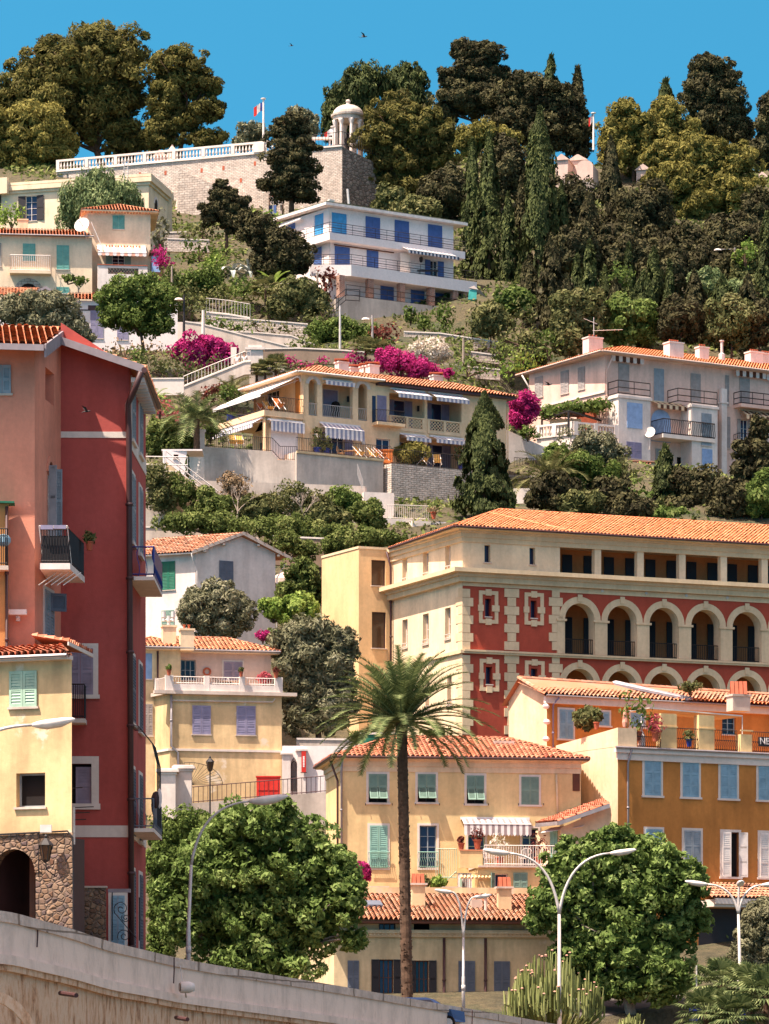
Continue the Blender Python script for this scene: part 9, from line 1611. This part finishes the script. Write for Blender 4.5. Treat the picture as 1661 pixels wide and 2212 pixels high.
for px,py,rx,ry,Y,mt,lb in ((1230,450,55,60,412,'dark','shaded broad tree between tallest cypress and tombs'),(1390,470,60,70,414,'dark','deep green tree in the shaded gap left of big pine'),(1460,540,70,55,408,'dark','dark understorey tree below the big spreading pine'),(1570,530,75,60,409,'dark','dark understorey tree below right part of big pine'),(1640,480,40,70,412,'dark','shaded tree at right edge under the cemetery'),(1320,520,50,50,404,'dark','dark round tree left above the lower cypress row'),(960,420,50,60,424,'dark','dark shaded tree right of the temple platform'),(900,460,55,30,420,'dull','olive shrub tree above the blue shuttered house roof'),(1090,370,45,70,426,'dark','shaded tree behind the tall cypress columns'),(840,430,35,30,424,'dull','dull green bush against the dark side of terrace wall'),
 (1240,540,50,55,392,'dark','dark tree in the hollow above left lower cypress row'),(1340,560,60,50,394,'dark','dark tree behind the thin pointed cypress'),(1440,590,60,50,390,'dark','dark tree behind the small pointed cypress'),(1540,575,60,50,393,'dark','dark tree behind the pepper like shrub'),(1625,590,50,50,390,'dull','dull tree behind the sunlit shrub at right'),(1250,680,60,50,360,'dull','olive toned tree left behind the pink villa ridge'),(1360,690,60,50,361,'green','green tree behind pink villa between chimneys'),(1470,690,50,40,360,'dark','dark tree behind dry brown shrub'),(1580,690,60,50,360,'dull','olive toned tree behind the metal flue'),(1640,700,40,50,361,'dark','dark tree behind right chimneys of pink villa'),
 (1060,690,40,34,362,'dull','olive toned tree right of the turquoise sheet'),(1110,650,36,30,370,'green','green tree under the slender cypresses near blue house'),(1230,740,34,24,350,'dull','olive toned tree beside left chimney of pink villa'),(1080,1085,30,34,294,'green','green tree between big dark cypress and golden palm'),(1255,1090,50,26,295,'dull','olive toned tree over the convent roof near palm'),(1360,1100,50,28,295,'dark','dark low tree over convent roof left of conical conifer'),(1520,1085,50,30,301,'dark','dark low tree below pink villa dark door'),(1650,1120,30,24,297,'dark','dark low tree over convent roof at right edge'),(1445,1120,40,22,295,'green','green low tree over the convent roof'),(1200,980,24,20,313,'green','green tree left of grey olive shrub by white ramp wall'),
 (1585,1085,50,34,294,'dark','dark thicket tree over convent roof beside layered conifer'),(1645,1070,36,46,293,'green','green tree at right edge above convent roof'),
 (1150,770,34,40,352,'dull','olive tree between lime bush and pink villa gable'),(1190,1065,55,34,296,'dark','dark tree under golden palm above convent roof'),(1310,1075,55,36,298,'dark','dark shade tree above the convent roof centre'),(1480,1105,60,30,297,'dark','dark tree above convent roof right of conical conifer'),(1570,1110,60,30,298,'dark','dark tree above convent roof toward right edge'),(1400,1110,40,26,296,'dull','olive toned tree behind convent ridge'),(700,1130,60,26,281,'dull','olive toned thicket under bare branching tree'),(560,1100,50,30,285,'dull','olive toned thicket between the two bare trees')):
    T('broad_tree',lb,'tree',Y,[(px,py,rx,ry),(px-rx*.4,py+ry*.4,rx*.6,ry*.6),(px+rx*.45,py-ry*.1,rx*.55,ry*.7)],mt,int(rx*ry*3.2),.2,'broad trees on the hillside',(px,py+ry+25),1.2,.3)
# mid hillside trees and shrubs
T('pepper_tree','feathery pale green pepper tree behind cream house tower','tree',398,[(210,395,40,32),(170,430,42,30),(250,420,50,34),(215,440,62,34),(290,445,22,22),(150,465,30,22)],'pepper',20000,.13,None,(215,500),1.7,.3,.15,1.2,1,.9,.5,1,'bark',True,1.2)
T('conifer_tree','small dark spreading conifer above the garden steps','conifer',392,[(480,420,30,22),(505,440,40,22),(470,460,45,25),(510,480,40,25),(475,400,14,14)],'dark',11000,.17,None,(490,540),1.4,.34,.2,.6)
T('round_tree','dense round leafed dark green tree above the bougainvillea','tree',338,[(300,625,70,32),(250,645,46,36),(350,650,42,38),(300,680,70,36),(330,700,50,25),(240,680,35,28)],'green',17000,.15,None,(310,750),1.1,.26,.2)
T('olive_tree','wide grey olive tree above the tiled tower roof','olive tree',330,[(60,655,50,30),(110,665,55,36),(20,675,40,28),(150,705,42,34),(100,700,60,30),(185,730,22,22)],'olive',14000,.13,'olive trees',(90,760),1.6,.3)
T('dark_tree','dark shrubby evergreen left of the blue shuttered house','tree',376,[(600,530,55,38),(560,500,42,34),(640,560,42,40),(590,570,60,32),(535,480,28,24)],'dark',20000,.15,None,(600,620),1.2,.3)
T('round_tree','olive green round tree below the dark evergreen','tree',368,[(640,640,50,34),(610,660,34,26),(680,655,34,30)],'dull',8000,.18,None,(645,720),1.2,.3)
T('olive_tree','big bushy olive in front of white gabled house','olive tree',247,[(465,1300,66,42),(425,1325,40,38),(510,1320,40,42),(465,1345,68,34)],'olive',17000,.1,'olive trees',(470,1390),1.8,.28)
T('olive_tree','tall dense olive tree against ochre convent block','olive tree',233,[(680,1375,75,36),(625,1400,45,40),(735,1400,42,42),(680,1440,92,50),(640,1490,55,50),(720,1500,52,52),(680,1545,70,46)],'olive',36000,.1,'olive trees',(690,1620),1.8,.26)
T('olive_tree','fine leaved olive tree at lower right edge','olive tree',187,[(1650,1990,50,50),(1625,2050,50,55),(1660,2110,50,50)],'olive',16000,.08,'olive trees',(1650,2200),1.8,.28)
T('plane_tree','big leafy plane tree behind the single arm street lamp','plane tree',150,[(545,1790,90,60),(470,1830,75,60),(630,1820,90,75),(560,1880,140,90),(430,1900,80,80),(705,1890,75,80),(400,1980,62,65),(520,2000,130,85),(660,1990,95,80),(745,1940,48,60),(560,2080,140,50),(765,2030,28,28),(355,1930,30,34),(610,1745,30,26),(500,1755,28,24)],'plane',44000,.115,'plane trees behind the viaduct',(560,2190),1.1,.2,.2,.85,1.5,0,.7,1,'palebark')
T('plane_tree','big leafy plane tree behind double armed street lamp','plane tree',183,[(1290,1860,75,55),(1370,1855,90,60),(1220,1890,60,60),(1440,1900,75,75),(1330,1940,120,80),(1200,1960,58,60),(1480,1980,60,60),(1360,2040,150,75),(1250,2050,70,55),(1400,2110,110,60),(1300,2120,80,50),(1225,1835,24,30),(1500,1905,34,40),(1325,1800,34,22),(1160,1990,26,30)],'plane',42000,.14,'plane trees behind the viaduct',(1370,2230),1.1,.2,.2,.85,1.5,0,.7,1,'palebark')
SG='garden shrubs on the hillside'
SH_=[('dense dark clipped hedge beside crimson tower lower balconies',(400,1790,62,34),163,'green',.09,[(365,1840,40,60),(440,1800,40,40),(350,1905,30,60),(345,1985,24,60),(348,2050,24,40)],20000),
('green leafy bush at left edge below black shutters',(25,465,34,26),401,'bright',.2,None,None),('tall light green weeping bush right of cream tower',(345,500,24,50),388,'olive',.18,None,None),
('magenta bougainvillea beside brown glazed porch',(345,555,16,22),365,'magenta',.14,[(362,570,12,14)],None),('dark green oval clipped hedge below agave',(435,607,52,20),372,'green',.15,None,3500),('dull green bush left under the oval hedge',(410,645,32,32),366,'dull',.16,None,None),
('green shrub cluster right of dry stone wall',(430,535,42,26),382,'green',.17,[(475,548,34,20),(400,560,26,16)],None),('bright green rounded shrub below the cluster',(458,570,26,18),378,'bright',.16,None,None),('bright green shrub above dark evergreen by blue gate',(545,470,40,18),398,'bright',.2,[(590,470,25,14)],None),
('leafy green shrub on garden path left of the blue house',(525,620,34,24),371,'green',.17,None,None),('green shrub below the fan palm',(520,670,26,18),368,'green',.15,None,None),('red brown shrub by the brick pillars of blue house',(704,600,28,24),374,'redbrown',.16,[(700,635,20,20)],None),
('dark trimmed hedge above the brown rendered wall',(735,712,52,20),358,'green',.15,[(690,720,30,24),(790,720,34,18)],4500),('reddish shrub right of dark trimmed hedge',(830,720,36,22),356,'redbrown',.15,None,None),('small round citrus tree on the sloped garden wall, left',(887,680,15,18),374,'green',.15,None,None),('small round citrus tree below the sloped garden wall middle',(916,695,17,16),372,'green',.15,None,None),('dark round leafed small tree on sloped garden wall',(962,680,24,24),370,'green',.16,None,None),('open branched small tree near turquoise sheet',(1025,690,28,36),368,'dull',.17,[(1060,680,26,34)],None),
('green hedge topping rough stone wall under the blue house',(940,712,40,12),364,'green',.15,[(990,720,40,14),(1030,735,30,12)],None),('feathery brown green shrub left of lime round bush',(1130,700,34,44),360,'dull',.17,[(1090,730,26,26)],None),('bright lime round bush behind the pink villa roof',(1125,780,48,30),342,'bright',.15,[(1100,800,30,24)],None),('round green bush above the lime bush',(1185,745,34,32),350,'green',.16,None,None),
('large magenta bougainvillea above the dull hedge on left',(440,752,52,26),331,'magenta',.15,[(475,765,34,30),(400,760,30,20),(440,775,40,22)],11000),('dull green hedge under the large left bougainvillea',(385,795,70,28),327,'dull',.13,[(460,800,50,28),(330,790,40,30)],None),('dry brown flowering hedge below low white house',(270,755,50,16),335,'dry',.13,[(330,760,40,16)],None),('young green conifer bush among dry hedge',(300,770,18,26),331,'green',.13,None,None),
('magenta bougainvillea left of villa chimneys',(765,775,24,18),333,'magenta',.12,[(790,785,18,12)],None),('long magenta bougainvillea behind the villa roof right of chimneys',(865,785,46,24),331,'magenta',.12,[(910,800,40,18),(835,770,26,18),(945,808,20,10)],7000),('small magenta bush at right of villa roof',(968,806,14,10),330,'magenta',.12,None,None),('small magenta shrubs on brown wall left of the villa roof',(622,778,20,10),334,'magenta',.12,[(655,790,30,8),(700,778,16,8)],None),('dull brown hedge on wall left of the villa roof',(670,800,50,14),330,'dull',.13,None,None),
('white flowering oleander above the magenta bougainvillea',(928,758,38,22),338,'white',.13,[(905,770,24,14),(950,765,24,16)],3600),('magenta bougainvillea ball between cypress and pergola',(1130,880,34,30),317,'magenta',.12,[(1125,905,30,20)],5200),('greenery under the magenta bougainvillea ball',(1140,935,24,12),316,'green',.12,None,None),
('dark grey olive shrub in front of balustraded terrace',(1275,965,52,34),312,'olive',.12,[(1320,985,36,26)],8000),('dark green tree below the grey olive shrub',(1250,1015,45,34),308,'green',.14,[(1210,985,26,18),(1300,1030,40,28)],7000),('grey pink flowering shrub below low garden room',(1340,1010,34,22),309,'dull',.13,None,None),('green dense shrub right of grey pink one',(1380,1075,36,36),298,'green',.14,None,None),('wide dark evergreen under the pink villa balconies',(1520,1060,55,44),298,'dark',.17,[(1560,1090,50,34),(1480,1040,34,26)],8000),
('red blossom shrub on terrace below the left hedge',(345,880,28,20),312,'pink',.13,[(370,900,24,16)],None),('green garden thicket left of garden palm',(345,930,34,26),298,'ivy',.13,[(390,960,40,20),(330,965,30,22)],6000),('brown leaved shrub right of the garden palm',(460,850,26,18),314,'redbrown',.12,None,None),('spiky dark shrub behind stair wall near villa awning',(490,850,26,18),312,'green',.13,None,None),('reeds in front of villa lower terrace door',(455,935,18,16),299,'green',.12,None,None),
('ivy hanging over old concrete wall',(335,1030,30,30),285,'dull',.11,[(350,1080,34,26)],3500),('ivy draped down sloping stair wall',(400,1065,26,26),285.5,'ivy',.11,[(430,1100,30,20),(375,1035,16,20)],3500),('scrubby green bush on grey lower wall left',(470,1095,36,26),284,'ivy',.11,[(445,1070,22,20)],4000),('pale bare branched bush against grey wall',(505,1060,38,34),286,'dry',.1,None,1600),
('grey branched bush in front of villa retaining wall',(640,1080,50,38),284,'dull',.1,[(690,1090,40,30)],4200),('green dense bush left of white stair block',(740,1080,38,28),285,'green',.12,[(765,1100,26,24)],4500),('ivy covered mound below the white stair block',(790,1110,36,26),282,'ivy',.12,[(800,1130,30,22)],4500),('long ivy hedge above gabled house, left part',(440,1130,70,14),279,'ivy',.12,[(380,1128,50,12),(500,1140,50,16)],6000),('long ivy hedge above gabled house, middle part',(620,1140,60,20),277,'ivy',.12,[(570,1140,40,16),(690,1150,50,18)],7500),('long ivy hedge reaching the convent block',(780,1165,60,18),272,'ivy',.12,[(840,1162,40,14),(730,1180,40,20)],6500),
('ivy dripping over dark wall beside ochre block',(620,1175,30,24),270,'ivy',.11,[(660,1190,26,22)],3000),('large leaved green plant right of gabled house',(650,1240,34,30),256,'ivy',.14,[(625,1280,26,24),(675,1280,24,34)],5000),('broad leaved light green bush in front of large leaved plant',(590,1315,30,22),251,'bright',.14,[(640,1320,44,30)],5000),('small pink flowering bush above beige terrace roof',(568,1372,14,9),240,'magenta',.1,None,None),('green shrubs left of tall dense olive',(590,1380,24,18),241,'green',.11,None,None),
('small grey green bush on steps right of tall olive',(818,1560,22,18),229,'dull',.1,[(812,1580,14,12)],None),('fern like hedge behind the red tiled roof near palm',(940,1583,34,10),222,'green',.1,None,None),('green creeper tuft beside metal stairs',(770,1590,16,14),228,'ivy',.1,None,None),
('lime green bush behind stone steps near cemetery right',(1610,545,26,26),388,'bright',.16,None,None),('pale green shrub mass behind pink villa left of chimneys',(1340,600,30,24),368,'green',.16,None,None),('pepper like green shrub above the pink villa ridge',(1530,610,40,26),374,'pepper',.17,[(1590,630,36,26)],6000),('sunlit shrub low at right behind pink villa',(1640,620,26,30),374,'dull',.17,None,None),('dry brown twiggy shrub behind pink villa chimneys',(1446,715,18,30),362,'dry',.13,None,1300),
('low green shrub beside long sloping grey wall top',(470,700,36,14),354,'green',.14,[(520,705,26,10)],None),('scrubby brown green growth on bank left of ivy pole',(600,715,40,16),361,'dull',.14,[(560,700,26,12),(640,735,30,12)],None),('green creeper over grey wall under stone fence',(660,745,34,12),352,'ivy',.13,None,None),('olive scrub on bank above the handrail landing',(470,640,34,22),371,'dull',.15,[(440,655,26,18)],None),('rounded green shrub on bank left of agave',(470,590,30,20),378,'green',.15,None,None),('scrub above dry stone wall by the dark pine',(440,500,34,16),392,'dull',.17,[(400,515,24,14)],None),('ivy tangle under the cream tower porch',(370,600,24,26),362,'ivy',.14,None,None),('olive scrub on the bank under the blue house wall left',(700,680,34,16),366,'dull',.15,[(665,690,20,14)],None),('mixed scrub on bare bank below blue house right corner',(1010,740,44,14),360,'dull',.14,[(1050,755,34,14),(975,745,26,10)],None),('green scrub above brown wall behind villa roof right',(1010,790,34,18),341,'green',.13,[(1045,800,24,18)],None),('low thicket along the right side of stone terraces',(1085,760,30,26),352,'ivy',.14,None,None),
('leafy creeper over the front of pale convent wall foot',(1490,1482,24,9),209,'dull',.08,None,500)]
for lb,(px,py,rx,ry),Y,mt,sz,ex,n in SH_: shrub(lb,px,py,rx,ry,Y,mt,n,sz,'bougainvillea' if mt=='magenta' else 'shrub','shrub',SG,extra=ex)
cypress('big dark cypress standing before right end of the cream villa',1047,855,1135,122,291,'cypress',20000,'conifers near the convent',size=.15); cypress('conical green conifer below the arched iron balcony',1436,968,1125,62,299,'cypress',6000,'conifers near the convent',size=.18)
T('conifer_tree','layered dark conifer at right edge before the pink villa','conifer',298,[(1640,930,20,26),(1625,975,40,26),(1635,1020,48,30),(1610,1065,52,32),(1650,1080,40,36)],'dark',11000,.2,'conifers near the convent',(1640,1130),1.3,.32,.2,.7)
for k,(px,y0,y1,w_,Y,lb) in enumerate(((405,985,1030,10,288,'tiny potted cypress beside the white hut'),)): cypress(lb,px,y0,y1,w_,Y,'cypress',500,None,size=.08)
# bare tree
def bare(label,px,py0,py1,Y,sp):
    b,t=Vector(at(px,py1,Y)),Vector(at(px+8,py0,Y)); H=t.z-b.z; mb=MB(); 
    def br(p,d,L,r,k):
        e=p+d*L; mid=p.lerp(e,.5)+Vector((random.uniform(-.06,.06),random.uniform(-.06,.06),.03))*L; mb.tube([p,mid,e],[r,r*.8,r*.6],4,0,None,False)
        if k: 
            for _ in range(3): br(e,(d+Vector((random.uniform(-.8,.8),random.uniform(-.6,.6),random.uniform(-.1,.6)))).normalized(),L*.7,r*.6,k-1)
    br(b-Vector((0,0,.4)),Vector((.05,0,1)),H*.36,.09,4); one(mb,'bare_tree',M['palebark'],label,'bare tree',tuple(b),'bare trees under the villa wall')
bare('pale leafless tree in front of grey lower wall',512,1030,1130,283.5,1); bare('pale leafless branching tree below the white villa wall',655,1050,1135,282,1); bare('knotty bare tree in front of cream house facade',q('c4',520,0)[0],q('c4',0,760)[1],q('c4',0,862)[1],362,1)
shrub('small round topped tree foliage before cream house facade',*q('c4',450,770),14,7,362,'green',350,.14,extra=[(q('c4',530,0)[0],q('c4',0,785)[1],16,8)],tw=False)
# palms
palm('tall date palm with shaggy brown trunk in front of yellow villa',(868,880),1560,2175,166,3.7,86,tr=.25,nl=64,ll=.42,el=(-.25,1.5),droop=.78,width=.032)
palm('golden green feathery palm in front of white ramp wall',(1188,1195),1035,1100,306,3.6,46,'dull',tr=.3,nl=20,ll=.6,el=(-.3,1.3),width=.07,droop=1.2,group='garden palms'); palm('bushy garden palm left of the villa lower terrace',(425,425),905,960,296,3.2,44,'palm',tr=.25,nl=18,ll=.55,el=(-.3,1.3),width=.07,group='garden palms')
palm('short palm with bright fronds beside red blossoms',(330,330),870,930,305,1.9,24,'bright',tr=.12,nl=14,ll=.35,el=(-.5,1.2),width=.06,group='garden palms'); palm('drooping palm like plant below awning corner of villa',(500,500),845,890,314,2.2,26,'dull',tr=.15,nl=14,ll=.4,el=(-.6,1.2),width=.06,group='garden palms')
for (x_,y_,yb,Y,fl,lb) in ((1560,2125,2190,176,1.5,'fan palm at lower right beside blue direction signs'),(1625,2135,2200,174,1.6,'fan palm in front of three headed lamp'),(1525,2185,2230,172,1.4,'low fan palm at bottom edge left of others'),(1655,2150,2220,171,1.7,'fan palm cut by right frame edge'),(1590,2195,2240,170,1.4,'low fan palm at the bottom edge in front')):
    palm(lb,(x_,x_),y_,yb,Y,fl,34,'palm',tr=.14,group='fan palms',fan=True,el=(-.5,1.35))
for (x_,y_,yb,Y,fl,lb) in ((q('c5',245,0)[0],q('c5',0,690)[1],q('c5',0,760)[1],370,1.7,'small fan palm left of olive green round tree'),(q('c5',850,0)[0],q('c5',0,1040)[1],q('c5',0,1130)[1],333,1.3,'yucca with two stems left among magenta shrubs'),(q('c5',925,0)[0],q('c5',0,1060)[1],q('c5',0,1130)[1],332,1.3,'yucca right among magenta shrubs behind chimneys'),(q('d1',1060,0)[0],q('d1',0,370)[1],q('d1',0,440)[1],322,1.2,'yucca behind left roof edge of villa'),(q('d1',990,0)[0],q('d1',0,385)[1],q('d1',0,450)[1],323,.9,'thin yucca below white gate pillar'),(q('d1',1150,0)[0],q('d1',0,350)[1],q('d1',0,410)[1],322,1.4,'palm like bush behind villa roof left end')):
    palm(lb,(x_,x_),y_,yb,Y,fl,26,'dull',tr=.12,group='yuccas and fan palms',fan=True,el=(-.4,1.4))
# agave and banana
def blades(label,name,px,py,Y,n,L,w,mat,cat,el0=.2,el1=1.3,dr=.6):
    x,y,z=at(px,py,Y); r_=thing(name,label,cat,(x,y,z))
    for k in range(n):
        az=k*2.4; e=el0+(el1-el0)*k/n; h=Vector((math.cos(az),math.sin(az),0)); p=Vector((x,y,z)); a=e; sd=Vector((-h.y,h.x,0)); prv=None; mb=MB()
        for j in range(7):
            ww=w*math.sin(math.pi*(j+.6)/7.2)+.02; cur=(tuple(p+sd*ww+Vector((0,0,.03))),tuple(p-Vector((0,0,.02))),tuple(p-sd*ww+Vector((0,0,.03))))
            if prv: mb.poly([prv[0],prv[1],cur[1],cur[0]],0,random.random()); mb.poly([prv[1],prv[2],cur[2],cur[1]],0,random.random())
            prv=cur; p=p+(h*math.cos(a)+Vector((0,0,math.sin(a))))*L/6; a-=dr*.45
        mb.build('leaf',LM[mat],r_)
lm('agave',['#7e8c8a','#94a09c','#a8b0aa'],.05)
blades('big blue grey agave on the garden bank','agave',*q('c5',150,600),377,16,2.5,.2,'agave','agave'); blades('smaller agave left of the big one','agave',*q('c5',45,590),378,12,2.4,.25,'agave','agave',.1,1.0)
blades('banana plant with long bright leaves below the dark evergreen','banana_plant',*q('c5',290,690),374,14,2.7,.22,'bright','banana plant',.6,1.4,.5)
# cactus
def cactus(label,px,py,Y,n,H,spread,flow=True):
    x,y,z=at(px,py,Y); r_=thing('candelabra_cactus',label,'cactus',(x,y,z),'candelabra cacti'); mb=MB(); fl=MB(); m=LM['cactus']
    for k in range(n):
        a=random.random()*6.283; rr=spread*math.sqrt(random.random()); h=H*(1-.45*(rr/spread)**2)*(.8+.25*random.random()); bx,by=x+rr*.35*math.cos(a),y+rr*.35*math.sin(a); ex,ey=x+rr*math.cos(a),y+rr*math.sin(a)
        r0=.055*(.8+.5*random.random()); P_=[(bx,by,z-.2),((bx+ex)/2,(by+ey)/2,z+h*.2),(ex*.97+bx*.03,ey*.97+by*.03,z+h*.45),(ex,ey,z+h*.75),(ex+.02,ey,z+h)]; mb.tube(P_,[r0*.8,r0,r0*1.1,r0,r0*.5],5,0,random.random())
        for j in range(2):
            t=random.uniform(.45,.7); q0=(ex,ey,z+h*t); ax=random.uniform(-.25,.25); mb.tube([q0,(ex+ax,ey+ax*.5,z+h*(t+.06)),(ex+ax*1.2,ey,z+h*(t+.33))],[r0*.7,r0*.8,r0*.4],5,0,random.random())
        if flow and random.random()<.3: fl.ball((ex,ey,z+h+.03),.07,6,0,(1,1,.6))
    mb.build('stems',m,r_); 
    if flow: fl.build('blossoms',M['awno'],r_)
lm('cactus',['#4f5a30','#6a7440','#7f8a4e','#949c62'],0.02)
cactus('large candelabra cactus with small orange blossoms at bottom centre',1192,2245,177,150,4.2,2.35); cactus('small candelabra cactus at bottom right of large one',1357,2240,176,12,1.3,.75,False)
# ================================================================ ground cover on the slope
n=90000; X=rng.uniform(-46,50,n*2); Yv=rng.uniform(203,470,n*2); dens=np.sin(X*.31+np.sin(Yv*.17)*2)*np.sin(Yv*.23+np.sin(X*.21)*2)+rng.normal(size=n*2)*.35
k_=dens>.0; X=X[k_][:n]; Yv=Yv[k_][:n]; keep=np.abs(X)<Yv*.108; X=X[keep]; Yv=Yv[keep]; Z=np.array([gz(a,b) for a,b in zip(X,Yv)]); hh=np.abs(np.sin(X*1.7+Yv)*np.cos(Yv*1.3-X))*.5+.05
P_=np.stack([X,Yv,Z+hh*rng.random(len(X))],1); Nn=rng.normal(size=(len(X),3))+np.array([0,-.3,.9]); o=quads('ground_cover',P_,Nn,(.13+.0006*(Yv-200))*(.6+.8*rng.random(len(X))),1.2,LM['ivy'],None,(0,300,40),0,True); tag(o,'wild green ground cover on the steep slope',None,None,'stuff')
